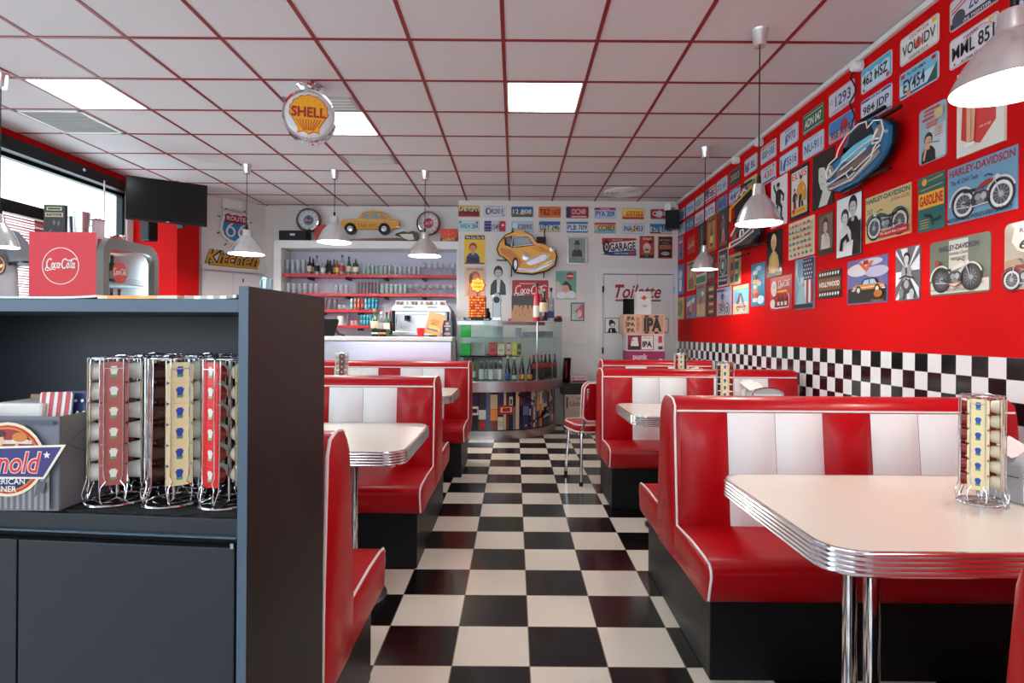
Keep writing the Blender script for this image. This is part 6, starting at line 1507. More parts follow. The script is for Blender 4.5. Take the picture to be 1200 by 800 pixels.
for (pa, pb, py) in ((328.5, 534.5, 321.2), (328.5, 534.5, 343.6), (345, 441.5, 362.6), (345, 437, 381.2)):
    xa, xb = max(uin0, at(pa, 400, UF + .05).x), at(pb, 400, UF + .05).x
    z = at(430, py, UF + .05).z
    s = MB().box(M['red_shelf'], (xa + .001, .05, z - .042), (min(xb, uin1 - .001), YBL - UF - .013, z)).build('shelf', un, smooth=0, bevel=.002)
    k = 0
    x = xa + .35
    while x < xb - .1:
        MB().box(M['black'], (x - .012, .09, z - .075), (x + .012, .35, z - .042)).build('bracket', s, smooth=0); x += .55
    SH.append(z)
def gthing(name, label, cat, prof, m, loc, group, n=14, handle=0):
    b = MB().lathe(m, prof, n=n)
    if handle:
        r, h = handle
        b.tube(m, [(r, 0, h * .75), (r + .03, 0, h * .7), (r + .03, 0, h * .3), (r, 0, h * .2)], .006, 6)
    o = b.build(name, smooth=50, fix=False)
    o.location = loc
    if handle: o.rotation_euler[2] = -PI / 2
    return tag(o, label, cat, group)
def P_tumbler(r, h): return [(.0001, 0), (r * .85, 0), (r * .88, .006), (r, h), (r * .94, h), (r * .8, .012), (.0001, .012)]
def P_wine(r, h): return [(.0001, 0), (r * .8, 0), (r * .75, .006), (.006, .014), (.005, h * .42), (r * .6, h * .5), (r, h * .68), (r * .82, h), (r * .78, h), (r * .9, h * .68), (.0001, h * .52)]
def P_beer(r, h): return [(.0001, 0), (r * .9, 0), (r * .86, .02), (r * .55, h * .10), (r * .7, h * .3), (r, h * .75), (r * .92, h), (r * .86, h), (r * .9, h * .75), (r * .6, h * .3), (.0001, h * .2)]
def rowof(n, pa, pb, z, d, name, cat, prof, m, lab, group, handle=0, extra=None):
    for i in range(n):
        px = pa + (pb - pa) * (i / max(1, n - 1))
        x = at(px, 390 - (z - HC) / d * F, d).x
        gthing(name, (ORD[i] + ' ' + lab) if n > 1 else lab, cat, prof, m, (x, d, z + .0006), group, handle=handle)
S1, S2, S3, S4 = SH
rowof(4, 337, 356, S1, 8.30, 'beer_glass', 'glass', P_beer(.036, .21), M['tumbler'], 'tall stemmed beer glass before the bottles on the top red shelf', 'beer glasses')
rowof(3, 341, 353, S1, 8.42, 'beer_glass', 'glass', P_beer(.036, .21), M['tumbler'], 'tall beer glass in the rear row on the top red shelf', 'beer glasses')
BT = [(363, .255, .034, 'dark', 'cream', 'red', 0, 'dark bottle with a cream label, first of the shelf bottles'), (367.2, .25, .033, 'dark', 'cream', 'gold', 0, 'dark bottle with a cream label, second of the shelf bottles'), (371.5, .27, .036, 'clear', 'black', 'black', 2, 'clear bottle with a black label and black cap on the top shelf'), (379, .20, .036, 'clear', 'white', 'white', 3, 'short clear bottle between the dark ones on the top shelf'), (384, .235, .034, 'dark', 'black', 'gold', 0, 'slim black bottle behind the short clear one on the top shelf'), (387, .20, .038, 'dark', None, 'black', 3, 'squat black bottle on the top shelf'), (391.5, .23, .030, 'green', 'yellow', 'red', 0, 'green bottle with red cap on the top shelf'), (395.3, .21, .028, 'amber', 'yellow', 'gold', 0, 'amber bottle with a yellow label on the top shelf'), (401, .28, .036, 'clear', 'red', 'black', 2, 'clear bottle with a big red label on the top shelf'), (409, .26, .036, 'green', 'cream', 'black', 3, 'green bottle with a cream label on the top shelf'), (417, .235, .042, 'green', 'white', 'gold', 2, 'broad green bottle with a white label, last of the shelf bottles')]
for i, (px, h, r, g_, l, c, sh_, lb) in enumerate(BT):
    d = 8.30 if i not in (1, 4, 6) else 8.39
    x = at(px, 310, d).x
    bottle('liquor_bottle', lb, (x, d, S1 + .0006), h, r, G[g_], LB[l] if l else None, CP[c], sh_, 'bottles on the top red shelf', (.16, .46))
rowof(7, 427, 457, S1, 8.30, 'tumbler', 'glass', P_tumbler(.0295, .14), M['tumbler_green'], 'greenish tumbler beside the green bottles on the top red shelf', 'tumblers on the top shelf')
rowof(6, 464, 491, S1, 8.30, 'tumbler', 'glass', P_tumbler(.031, .125), M['tumbler'], 'clear tumbler between the greenish tumblers and the stemmed glasses', 'tumblers on the top shelf')
rowof(6, 497, 531, S1, 8.32, 'wine_glass', 'glass', P_wine(.039, .18), M['tumbler'], 'stemmed wine glass at the end of the top red shelf', 'wine glasses on the top shelf')
rowof(6, 338, 371, S2, 8.30, 'glass_mug', 'mug', P_tumbler(.036, .14), M['tumbler'], 'glass mug at the start of the second red shelf', 'mugs on the second shelf', (.034, .14))
rowof(3, 394, 406, S2, 8.30, 'glass_mug', 'mug', P_tumbler(.034, .12), M['tumbler'], 'glass mug in the small group of three on the second red shelf', 'mugs on the second shelf', (.032, .12))
rowof(7, 419, 443, S2, 8.30, 'tall_glass', 'glass', P_tumbler(.0235, .17), M['tumbler_dark'], 'tall smoky glass on the second red shelf', 'tall glasses')
rowof(6, 448, 475, S2, 8.30, 'tumbler', 'glass', P_tumbler(.0315, .14), M['tumbler_green'], 'greenish jar glass on the second red shelf', 'jar glasses')
rowof(7, 481, 529, S2, 8.30, 'cocktail_glass', 'glass', P_wine(.05, .13), M['tumbler'], 'low stemmed dessert glass on the second red shelf', 'dessert glasses')
rowof(3, 381, 393, S3, 8.30, 'tall_glass', 'glass', P_tumbler(.034, .15), M['tumbler_dark'], 'tall smoky glass on the third red shelf', 'tall glasses')
rowof(2, 398, 403, S3, 8.28, 'cup', 'cup', P_tumbler(.03, .07), M['tumbler'], 'small glass cup on the third red shelf', 'cups')
for i, c in enumerate(((150, 206, 214), (200, 120, 100), (190, 110, 96), (170, 70, 60), (120, 190, 200), (60, 150, 176), (60, 150, 176), (60, 140, 170))):
    x = at(412 + 4.2 * i, 355, 8.28).x
    for k in range(2):
        t = thing('drink_can', '%s metallic can of the %s layer on the third red shelf' % (ORD[i], 'upper' if k else 'lower'), 'can', (x, 8.28, S3 + .0006 + k * .0805), 0, 'stacked cans')
        MB().lathe(mat('can_paint', c, .25, .6), [(.0001, 0), (.02, 0), (.024, .008), (.024, .068), (.02, .078), (.0001, .078)], n=12).build('body', t)
        MB().lathe(M['alu'], [(.021, .0782), (.021, .08), (.0001, .0795)], n=12).build('lid', t)
rowof(2, 384, 391, S4, 8.28, 'glass_mug', 'mug', P_tumbler(.034, .10), M['tumbler'], 'glass mug on the lowest red shelf', 'mugs on the lowest shelf', (.03, .1))
tag(MB().lathe(M['white_plastic'], [(.0001, 0), (.045, 0), (.045, .13), (.04, .135), (.0001, .135)], n=20).build('white_canister', loc=(at(399, 375, 8.28).x, 8.28, S4 + .0006)), 'white round canister on the lowest red shelf', 'canister')
rowof(1, 408, 408, S4, 8.28, 'tall_glass', 'glass', P_tumbler(.03, .16), M['tumbler_dark'], 'single patterned tall glass on the lowest red shelf', 'tall glasses')
rowof(2, 412.5, 417, S4, 8.26, 'cup', 'cup', P_tumbler(.028, .07), mat('pink_cup', (206, 150, 150), .3), 'pinkish cup on the lowest red shelf', 'cups')
for i in range(5):
    x = at(423.5 + 3.6 * i, 375, 8.28).x
    for k in range(2):
        t = thing('drink_can', '%s turquoise can of the %s layer on the lowest red shelf' % (ORD[i], 'upper' if k else 'lower'), 'can', (x, 8.28, S4 + .0006 + k * .0765), 0, 'stacked cans')
        MB().lathe(mat('can_teal', (70, 160, 176), .25, .6), [(.0001, 0), (.018, 0), (.021, .008), (.021, .065), (.018, .074), (.0001, .074)], n=12).build('body', t)
        MB().lathe(M['alu'], [(.019, .0742), (.019, .076), (.0001, .0755)], n=12).build('lid', t)
# on the ledge
LZ = uz1 + .0006
def clock(px, py, d, rr, label, face, disc, txt):
    c = at(px, py, d)
    R = rr * d / F
    t = thing('neon_clock', label, 'clock', tuple(c), 0, 'round neon clocks')
    MB().lathe(mat('clock_red', (120, 24, 30), .3, coat=.4), [(R, 0), (R, -.05), (R * .94, -.07), (R * .88, -.05), (R * .88, 0)], n=36, ax='y').build('red_rim', t)
    MB().lathe(M['chrome'], [(R * .88, 0), (R * .88, -.055), (R * .78, -.062), (R * .74, -.04), (R * .74, 0)], n=36, ax='y').build('chrome_ring', t)
    a = Art(R * 1.5, R * 1.5, face, .03, R * .749)
    for k in range(12):
        an = k * PI / 6; a.L((40, 40, 44), .03, [(.5 + .40 * math.sin(an), .5 + .40 * math.cos(an)), (.5 + .46 * math.sin(an), .5 + .46 * math.cos(an))])
    a.E(disc, .5, .5, .28, None, 28)
    if txt == 'cola': cola(a, WHITE, .5, .52, .46, .2)
    else: a.P((150, 40, 50), [(.3, .5), (.44, .66), (.7, .6), (.56, .5), (.7, .4), (.44, .34)]); a.T_(WHITE, 'DINER', .5, .5, .34, .1)
    a.build('dial', t, smooth=0, fix=False)
    MB().box(M['black'], (-.004, -.045, 0), (.004, -.04, R * .4)).box(M['black'], (0, -.045, -.004), (R * .28, -.04, .004)).build('hand', t, smooth=0)
    return t
clock(362.5, 258.5, 8.5, 14.2, 'round wall clock with a blue dial centre above the bar unit', (214, 214, 218), (84, 130, 160), 'd')
clock(502.5, 262, 8.5, 14, 'round wall clock with a red dial centre above the bar unit', (206, 200, 200), (176, 36, 44), 'cola')
# yellow cab wall relief
p, q = at(400, 272, YBL - .02), at(469, 248, YBL - .02)
W, H = q.x - p.x, q.z - p.z
t = thing('car_relief', 'flat yellow taxi side view hung on the wall above the bar unit', 'wall decoration', ((p.x + q.x) / 2, YBL, (p.z + q.z) / 2))
X = lambda u: (u - .5) * W
Z = lambda v: (v - .5) * H
yl = mat('cab_yellow', (226, 158, 30), .35, coat=.3)
MB().prism(yl, [(X(u), Z(v)) for u, v in ((0, .2), (.0, .5), (.04, .6), (.28, .62), (.36, .92), (.46, .97), (.68, .97), (.78, .86), (.84, .62), (.98, .6), (1, .46), (.99, .2), (.82, .12), (.3, .12))], 0, -.07, 'y').build('body', t, smooth=0, bevel=.012)
for l in (((.34, .62), (.40, .88), (.48, .9), (.48, .62)), ((.51, .62), (.51, .9), (.62, .9), (.66, .62)), ((.68, .62), (.66, .88), (.74, .82), (.78, .62))): MB().prism(mat('cab_glass', (150, 158, 160), .2, coat=.4), [(X(u), Z(v)) for u, v in l], -.068, -.074, 'y').build('window_pane', t, smooth=0)
MB().box(M['chrome'], (X(.01), -.076, Z(.5)), (X(.99), -.069, Z(.54))).build('trim_strip', t, smooth=0)
MB().box(M['steel'], (X(-.015), -.08, Z(.18)), (X(.05), -.02, Z(.27))).box(M['steel'], (X(.95), -.08, Z(.2)), (X(1.015), -.02, Z(.28))).build('bumper', t, smooth=0, bevel=.004)
for u in (.17, .745): 
    w_ = MB().lathe(M['black'], [(.085, -.03), (.085, -.085), (.06, -.09), (.0001, -.09)], (X(u), 0, Z(.14)), 24, 'y').build('wheel', t)
    MB().lathe(M['chrome'], [(.045, -.091), (.04, -.098), (.0001, -.1)], (X(u), 0, Z(.14)), 20, 'y').build('hubcap', w_)
MB().box(mat('cab_sign', (240, 200, 90), .4), (X(.5), -.05, Z(.97)), (X(.58), -.02, Z(1.04))).build('roof_light', t, smooth=0, bevel=.004)
vs, fs = glyph('TAXI NYC', .02); MB().add(ink((150, 96, 24)), [(X(.46) + x * .30, -.0708, Z(.3) + y * .06) for x, y in vs], fs).build('lettering', t, smooth=0, fix=False)
# guitar lying on the ledge, aperitif box, black case, round red item
ga, gb = at(372, 281, 8.3), at(490, 281, 8.3)
gt = thing('toy_guitar', 'electric guitar with a sunburst body lying along the ledge under the taxi', 'guitar', (0, 8.36, LZ))
bx0 = gb.x
body = [(bx0 - .02 - .0, .0), (bx0, .06), (bx0 - .01, .15), (bx0 - .08, .18), (bx0 - .16, .155), (bx0 - .22, .17), (bx0 - .33, .14), (bx0 - .345, .11), (bx0 - .25, .09), (bx0 - .24, .04), (bx0 - .3, .012), (bx0 - .2, .0)]
MB().prism(mat('guitar_sunburst', (60, 36, 22), .3, coat=.5), body, -.02, .02, 'y').build('body', gt, smooth=0, bevel=.008)
MB().prism(mat('pickguard', (226, 220, 206), .35), [(bx0 - .06, .05), (bx0 - .09, .13), (bx0 - .2, .13), (bx0 - .28, .125), (bx0 - .22, .07), (bx0 - .14, .04)], -.02, -.024, 'y').build('pickguard', gt, smooth=0)
MB().prism(M['wood'], [(bx0 - .25, .075), (bx0 - .25, .035), (ga.x + .16, .020), (ga.x + .16, .048)], -.022, .004, 'y').build('neck', gt, smooth=0, bevel=.003)
MB().prism(M['wood'], [(ga.x + .16, .012), (ga.x + .16, .05), (ga.x + .06, .062), (ga.x, .05), (ga.x + .02, .02)], -.018, .004, 'y').build('headstock', gt, smooth=0, bevel=.003)
tag(MB().lathe(mat('red_disc', (190, 60, 50), .4), [(.0001, -.02), (.13, -.02), (.135, 0), (.13, .02), (.0001, .02)], n=32, ax='y').build('round_tray', loc=(at(379, 272, 8.40).x, 8.405, LZ + .1355)), 'round red tray standing on the ledge behind the hanging lamp', 'tray')
p, q = at(515.5, 282.5, 8.32), at(536, 266, 8.32)
bxh = thing('gift_box', 'small orange red box with yellow lettering at the end of the ledge', 'box', ((p.x + q.x) / 2, 8.32, LZ))
MB().box(mat('box_orange', (222, 70, 24), .45), (-(q.x - p.x) / 2, 0, 0), ((q.x - p.x) / 2, .10, q.z - p.z)).build('carton', bxh, smooth=0, bevel=.002)
a = Art(q.x - p.x, q.z - p.z, (222, 64, 26), .0006); a.R((34, 26, 24), .02, .06, .98, .34); a.T_((240, 200, 60), 'APEROL', .5, .24, .8, .2, bold=.03, shear=.2, rot=.1); a.ring((240, 140, 50), .03, .5, .95, .3, None, 16, 200, 340); a.L((240, 140, 50), .03, [(.5, .4), (.5, .92)])
o = a.build('front_print', bxh, smooth=0, fix=False); o.location = (0, 0, (q.z - p.z) / 2)
p, q = at(310, 281, 8.3), at(349, 266, 8.3)
cs = thing('amplifier_case', 'black leather covered case on the ledge beside the blue centred clock', 'case', ((p.x + q.x) / 2, 8.3, LZ), math.radians(0))
MB().box(M['black'], (-.2, 0, 0), (.2, .2, .165)).build('shell', cs, smooth=0, bevel=.012)
MB().box(M['steel'], (-.035, -.004, .09), (.035, 0, .12)).build('badge', cs, smooth=0)
MB().box(M['rubber'], (-.2, -.002, .125), (.2, 0, .130)).build('lid_seam', cs, smooth=0)
cs.location.x = max(cs.location.x, ux0 + .21)
# back counter with espresso machine
BZ = 1.215
bc = thing('back_counter', 'white back counter under the red bar shelves', 'counter', (0, 0, 0))
MB().box(M['white_gloss'], (uin0 + .004, 7.78, BZ - .04), (uin1 - .004, YBL - .014, BZ)).build('worktop', bc, smooth=0, bevel=.004)
MB().box(M['steel'], (uin0 + .004, 7.82, 0), (uin1 - .004, YBL - .014, BZ - .04)).build('carcass', bc, smooth=0)
ex0, ex1 = at(458.5, 380, 7.85).x, at(527.5, 380, 7.85).x
ez = at(490, 357, 7.85).z
em = thing('espresso_machine', 'grey steel espresso machine with cups on top behind the bar', 'coffee machine', ((ex0 + ex1) / 2, 7.85, BZ + .0006))
hw_, hh = (ex1 - ex0) / 2, ez - BZ
st = M['steel']
MB().box(st, (-hw_ + .04, .03, .07), (hw_ - .04, .40, hh * .92)).build('housing', em, smooth=0, bevel=.01)
MB().prism(st, [(-hw_, hh * .80), (-hw_ + .01, hh * .92), (-hw_ + .04, hh), (hw_ - .04, hh), (hw_ - .01, hh * .92), (hw_, hh * .78)], -.02, .42, 'y').build('top_cover', em, smooth=0, bevel=.006)
MB().box(M['paper'], (-hw_ + .06, -.022, hh * .70), (hw_ - .06, .03, hh * .76)).build('lit_strip', em, smooth=0)
for s in (-1, 1): MB().prism(mat('machine_grey', (120, 124, 128), .35, .4), [(-.05, 0), (.40, 0), (.42, hh * .85), (-.02, hh * .85)], s * hw_ - .012, s * hw_ + .012, 'x').build('side_panel', em, smooth=0, bevel=.004)
MB().box(st, (-hw_ + .015, -.08, .02), (hw_ - .015, .05, .075)).build('drip_tray', em, smooth=0, bevel=.006)
for s in (-1, 1):
    g_ = MB().lathe(M['black'], [(.0001, hh * .50), (.035, hh * .50), (.035, hh * .66), (.0001, hh * .66)], (s * hw_ * .45, -.03, 0), 16).build('group_head', em)
    MB().tube(M['black'], [(s * hw_ * .45, -.05, hh * .53), (s * hw_ * .45 + .05, -.16, hh * .49)], .014, 8).build('portafilter', g_)
    MB().tube(M['chrome'], [(s * hw_ * .8, -.03, hh * .7), (s * hw_ * .8, -.06, hh * .4), (s * hw_ * .78, -.07, hh * .22)], .006, 6).build('steam_wand', em)
for s in (-1, 1):
    vs, fs = glyph('CIMBALI' if 0 else 'ESPRESSO', .02); MB().add(ink((60, 64, 70)), [(s * hw_ * .4 + x * .14, -.0265, hh * .92 + y * .03) for x, y in vs], fs).build('badge_lettering', em, smooth=0, fix=False)
for s in (0,):
    MB().tube(M['chrome'], [(-hw_ + .06, .0, hh), (-hw_ + .06, .0, hh + .05), (hw_ - .06, .0, hh + .05), (hw_ - .06, .0, hh)], .005, 6).build('cup_rail', em)
for i in range(10):
    x = (ex0 + ex1) / 2 - hw_ + .10 + (2 * hw_ - .2) * i / 9
    gthing('espresso_cup', '%s upturned cup along the top of the espresso machine' % ORD[i], 'cup', [(.034, 0), (.034, .004), (.024, .05), (.014, .055), (.0001, .055)], M['white_plastic'] if i % 3 else mat('amber_cup', (150, 110, 70), .3), (x, 7.95 + .03 * (i % 2), ez + .001), 'cups on the espresso machine')
# front bar
FZB = 1.225
bcx1 = at(531, 400, 6.95).x
bar = thing('bar_counter', 'bar counter with a white top edge and quilted steel front', 'counter', (0, 0, 0))
MB().box(M['white_gloss'], (-3.3, 6.86, FZB - .05), (bcx1, 7.42, FZB)).build('top', bar, smooth=0, bevel=.006)
qm, nt, b_ = node_mat('quilted_steel')
b_.inputs['Base Color'].default_value = lin((206, 202, 216)); b_.inputs['Metallic'].default_value = 1.0; b_.inputs['Roughness'].default_value = .28
tc = nt.nodes.new('ShaderNodeTexCoord'); nz = nt.nodes.new('ShaderNodeTexNoise'); nz.inputs['Scale'].default_value = 4; bp = nt.nodes.new('ShaderNodeBump'); bp.inputs['Strength'].default_value = .35
nt.links.new(tc.outputs['Object'], nz.inputs['Vector']); nt.links.new(nz.outputs['Fac'], bp.inputs['Height']); nt.links.new(bp.outputs[0], b_.inputs['Normal'])
MB().box(qm, (-3.28, 6.90, .0), (bcx1 - .012, 7.38, FZB - .05)).build('front_cladding', bar, smooth=0, bevel=.01)
def onbar(px, d): return (at(px, 393, d).x, d, FZB + .0006)
for i, (px, h, r, g_, l, c, lb) in enumerate(((438.5, .34, .042, 'green', 'cream', 'gold', 'green bottle with a cream label at the end of the bar bottles'), (446.5, .31, .04, 'clear', 'white', 'white', 'clear spirit bottle with a white label on the bar'), (453, .30, .036, 'green', 'white', 'blue' if 0 else 'black', 'dark green bottle behind the clear one on the bar'), (457, .31, .034, 'dark', None, 'red', 'dark bottle with a red cap beside the espresso machine'))):
    bottle('liquor_bottle', lb, onbar(px, 7.1 + .10 * (i % 2)), h, r, G[g_], LB[l] if l else None, CP[c], 2 if i == 1 else 0, 'bottles on the bar', (.3, .55))
for i, px in enumerate((440, 449)): 
    t = thing('bar_caddy', ('first' if i == 0 else 'second') + ' small dark bar caddy with an orange strip before the bar bottles', 'caddy', onbar(px, 6.98))
    MB().box(M['black'], (-.04, -.03, 0), (.04, .03, .09)).build('box', t, smooth=0, bevel=.004)
    MB().box(LB['orange'] if i else LB['white'], (-.041, -.032, .03), (.041, -.03, .05)).build('strip', t, smooth=0)
gthing('party_cup', 'bright red plastic cup standing on the bar before the coffee machine', 'cup', [(.0001, 0), (.038, 0), (.052, .105), (.055, .108), (.05, .108), (.036, .006), (.0001, .006)], mat('cup_red', (220, 20, 36), .3), onbar(493, 7.0), None)
tt = thing('menu_flyer', 'orange snack menu card leaning back on the bar', 'menu', onbar(509, 7.08), 0)
a = Art(.20, .27, (206, 140, 100), .006); a.E((226, 130, 50), .5, .62, .3, .1); a.E((240, 170, 80), .55, .3, .36, .12); a.R((90, 100, 140), .1, .18, .8, .26); a.T_((60, 60, 90), 'MENU', .5, .48, .4, .08); a.E((230, 150, 60), .4, .08, .34, .07)
o = a.build('card', tt, smooth=0, fix=False); o.location = (0, .02, .158); o.rotation_euler = (math.radians(-6), math.radians(14), 0)
MB().box(M['black'], (-.07, .0, 0), (.03, .05, .02)).build('foot', tt, smooth=0)
tt = thing('menu_stand', 'dark ice cream menu card in a clear stand on the bar end', 'menu', onbar(524, 7.2), -.1)
a = Art(.115, .20, (52, 66, 84), .004); a.E((206, 140, 120), .5, .8, .24, .1); a.E((214, 170, 170), .5, .46, .2, .1); a.R((214, 214, 220), .15, .6, .85, .68); a.E((200, 140, 140), .5, .16, .36, .1)
o = a.build('card', tt, smooth=0, fix=False); o.location = (0, 0, .105)
MB().box(M['glass'], (-.085, -.01, 0), (-.06, .06, .2)).box(M['glass'], (-.06, -.03, 0), (.06, .06, .005)).build('holder', tt, smooth=0)
ps = thing('card_terminal', 'black point of sale terminal on the bar behind the service cabinet', 'terminal', onbar(384, 7.0), .5)
MB().prism(M['black'], [(-.10, 0), (.06, 0), (.12, .19), (.10, .21), (-.06, .21)], -.09, .09, 'y').build('body', ps, smooth=0, bevel=.008)
MB().tube(M['black'], [(.08, 0, .1), (.13, 0, .03), (.2, 0, .01)], .012, 8).build('arm', ps)
# ================================================================= ROUNDED DISPLAY COUNTER
DC = thing('display_counter', 'rounded glass display counter with steel bands and bottles inside', 'display counter', (0, 0, 0))
dcx, dcy, xl_ = -.35, 7.80, -.68
def outline(R, n=24):
    pts = [(xl_, dcy), (xl_, dcy - R), (dcx, dcy - R)] + [(dcx + R * math.sin(t * PI / 2 / n), dcy - R * math.cos(t * PI / 2 / n)) for t in range(1, n + 1)]
    return pts
def skin(R, z0, z1, m, th=.006, n=24):
    o, i = outline(R, n), outline(R - th, n)
    i[0] = (xl_ + th, dcy); i[1] = (xl_ + th, dcy - R + th)
    b = MB(); N = len(o)
    vs = [(p[0], p[1], z) for q in (o, i) for z in (z0, z1) for p in q]
    fs = []
    for k in range(N - 1):
        fs += [(k, k + 1, N + k + 1, N + k), (2 * N + k + 1, 2 * N + k, 3 * N + k, 3 * N + k + 1), (k + 1, k, 2 * N + k, 2 * N + k + 1), (N + k, N + k + 1, 3 * N + k + 1, 3 * N + k)]
    fs += [(0, N, 3 * N, 2 * N), (N - 1, 2 * N - 1 + 0, 4 * N - 1, 3 * N - 1)]
    return b.add(m, vs, fs)
RZ0, RZ1, GZ = .575, .70, 1.415
MB().prism(M['steel'], outline(.915), .0, .10, 'z').build('bottom_band', DC, smooth=25)
skin(.90, .10, RZ0, mat('display_print_ground', (28, 28, 40), .25, coat=.6), .02).build('printed_front', DC, smooth=25)
MB().prism(M['steel'], outline(1.0), RZ0, RZ1, 'z').build('steel_band', DC, smooth=25, bevel=.006)
skin(.985, RZ1, GZ, M['pane'], .006).build('curved_glass', DC, smooth=25)
MB().prism(M['glass'], outline(.99), GZ, GZ + .012, 'z').build('glass_top', DC, smooth=25)
MB().box(M['steel'], (xl_, dcy - .99, GZ - .04), (dcx - .02, dcy - .975, GZ)).build('top_rail', DC, smooth=0)
m = MB()
for t in range(0, 9): pass
rail = [(dcx + .978 * math.sin(math.radians(a)), dcy - .978 * math.cos(math.radians(a))) for a in range(0, 49, 3)]
MB().prism(M['red_vinyl'] if 0 else M['steel'], rail + [(p[0] * 1 - .0, p[1] + .012) for p in reversed(rail)], GZ - .04, GZ, 'z').build('top_rail', DC, smooth=0)
MB().prism(M['pane'], outline(.93), 1.215, 1.224, 'z').build('glass_shelf', DC, smooth=0)
MB().prism(M['black'], [(xl_ + .02, dcy - .86), (dcx, dcy - .86), (dcx + .42, dcy - .62), (dcx + .42, dcy - .3), (xl_ + .02, dcy - .3)], .985, 1.0, 'z').build('inner_shelf', DC, smooth=0)
am = math.radians(40)
MB().tube(M['chrome'], [(dcx + .975 * math.sin(am), dcy - .975 * math.cos(am), RZ1), (dcx + .975 * math.sin(am), dcy - .975 * math.cos(am), GZ)], .012, 10).build('post', DC)
MB().box(M['white_gloss'], (xl_ + .01, dcy - .3, .70), (dcx + .2, dcy - .28, GZ - .05)).build('rear_panel', DC, smooth=0)
# printed boxes picture on the lower front
pr = MB()
def cyl(s, z, lift):
    """s runs along the straight front and then around the curve"""
    L0 = dcx - xl_; R = .90 + lift
    if s < L0: return (xl_ + s, dcy - R, z)
    t = (s - L0) / .90
    return (dcx + R * math.sin(t), dcy - R * math.cos(t), z)
def prect(c, s0, z0, s1, z1, lvl, skew=0.0):
    n = max(1, int((s1 - s0) / .05) + 1); vs = []; fs = []
    for i in range(n + 1):
        s = s0 + (s1 - s0) * i / n
        vs += [cyl(s, z0 + skew * i / n, .0008 * lvl), cyl(s, z1 + skew * i / n, .0008 * lvl)]
    for i in range(n): fs.append((2 * i, 2 * i + 2, 2 * i + 3, 2 * i + 1))
    pr.add(ink(c, .3), vs, fs)
random.seed(4)
pal = ((206, 176, 140), (40, 50, 100), (170, 30, 36), (216, 140, 50), (206, 206, 200), (36, 40, 66), (120, 50, 44), (100, 112, 134), (80, 50, 40), (50, 70, 104), (196, 180, 150), (20, 20, 28), (20, 20, 26), (46, 40, 46), (60, 84, 120))
s = .02
while s < 1.70:
    w = random.choice((.026, .035, .05, .07, .09, .13))
    z = .112
    while z < .54:
        h = random.choice((.2, .28, .46)) if w < .06 else random.uniform(.09, .2)
        z2 = min(.57, z + h)
        c = random.choice(pal); g_ = .002
        prect(c, s + g_, z + .002, s + w - g_, z2 - .002, 1)
        if random.random() < .45: pass
        elif w > .06:
            prect(random.choice(pal), s + w * .12, z + (z2 - z) * .25, s + w * .88, z + (z2 - z) * .72, 2)
        else:
            prect(random.choice(pal), s + w * .25, z + (z2 - z) * .55, s + w * .75, z + (z2 - z) * .85, 2)
        z = z2
    s += w
# red cigar box, dark diagonal shelf edge and a pile of bottles at the bottom of the picture
prect((190, 40, 36), .50, .30, .68, .41, 4); prect((236, 190, 150), .52, .325, .66, .385, 5); prect((40, 30, 30), .545, .335, .635, .375, 6); prect((190, 40, 36), .56, .345, .62, .365, 7)
prect((16, 16, 20), .74, .52, .98, .545, 4, -.10)
for i in range(10): prect((22, 20, 26), .86 + .05 * i, .13 + .018 * i, .95 + .05 * i, .165 + .018 * i, 4, .03)
for i in range(7): prect((206, 96, 50) if i % 2 else (190, 180, 170), .84 + .08 * i, .135 + .02 * i, .87 + .08 * i, .155 + .02 * i, 5, .01)
prect((20, 18, 24), 1.1, .24, 1.4, .27, 5, .16)
pr.build('box_picture', DC, smooth=0, fix=False)
# bottles on the display deck
def ondeck(px, d, z=RZ1 + .0006): return (at(px, 440, d).x, d, z)
i = 0
for (px, d) in ((564, 7.05), (570, 7.12), (575.5, 7.05), (581, 7.12), (586, 7.05)):
    i += 1; bottle('wine_bottle', '%s dark wine bottle with a big white label in the display' % ORD[i - 1], ondeck(px, d), .24, .033, G['dark'], LB['white'], CP['white'], 3, 'white label bottles in the display', (.04, .56))
bottle('wine_bottle', 'dark bottle with a round pale label in the display', ondeck(595, 7.03), .30, .034, G['dark'], LB['blue'], CP['white'], 3, None, (.05, .28))
bottle('wine_bottle', 'dark bottle with a cream foil neck in the display', ondeck(602.5, 7.05), .29, .033, G['dark'], LB['cream'], CP['white'], 3, None, (.05, .22))
for k, px in enumerate((611.5, 620.5)): bottle('sparkling_bottle', ('first' if k == 0 else 'second') + ' sparkling bottle with an orange label and orange foil', ondeck(px, 7.08), .30, .034, G['dark'], LB['orange'], CP['orange'], 3, 'orange foil bottles in the display', (.05, .24))
for k, (px, d) in enumerate(((625.5, 7.12), (634.5, 7.2), (639, 7.34), (644, 7.42), (650, 7.52), (630, 7.4))): bottle('cola_bottle', '%s dark cola bottle with a red label in the display' % ORD[k], ondeck(px, d), .31, .031, G['cola'], LB['red'], CP['red'], 1, 'cola bottles in the display', (.46, .64))
tag(MB().lathe(LB['blue'], [(.0001, 0), (.06, 0), (.06, .12), (.05, .17), (.0001, .19)], n=18).build('plastic_canister', loc=ondeck(547, 7.08)), 'dark blue lidded tub at the straight end of the display', 'canister')
bottle('oil_bottle', 'green oil bottle at the straight end of the display', ondeck(554, 7.02), .27, .035, gl('oil_green', (120, 140, 40)), LB['white'], CP['green'], 0, None)
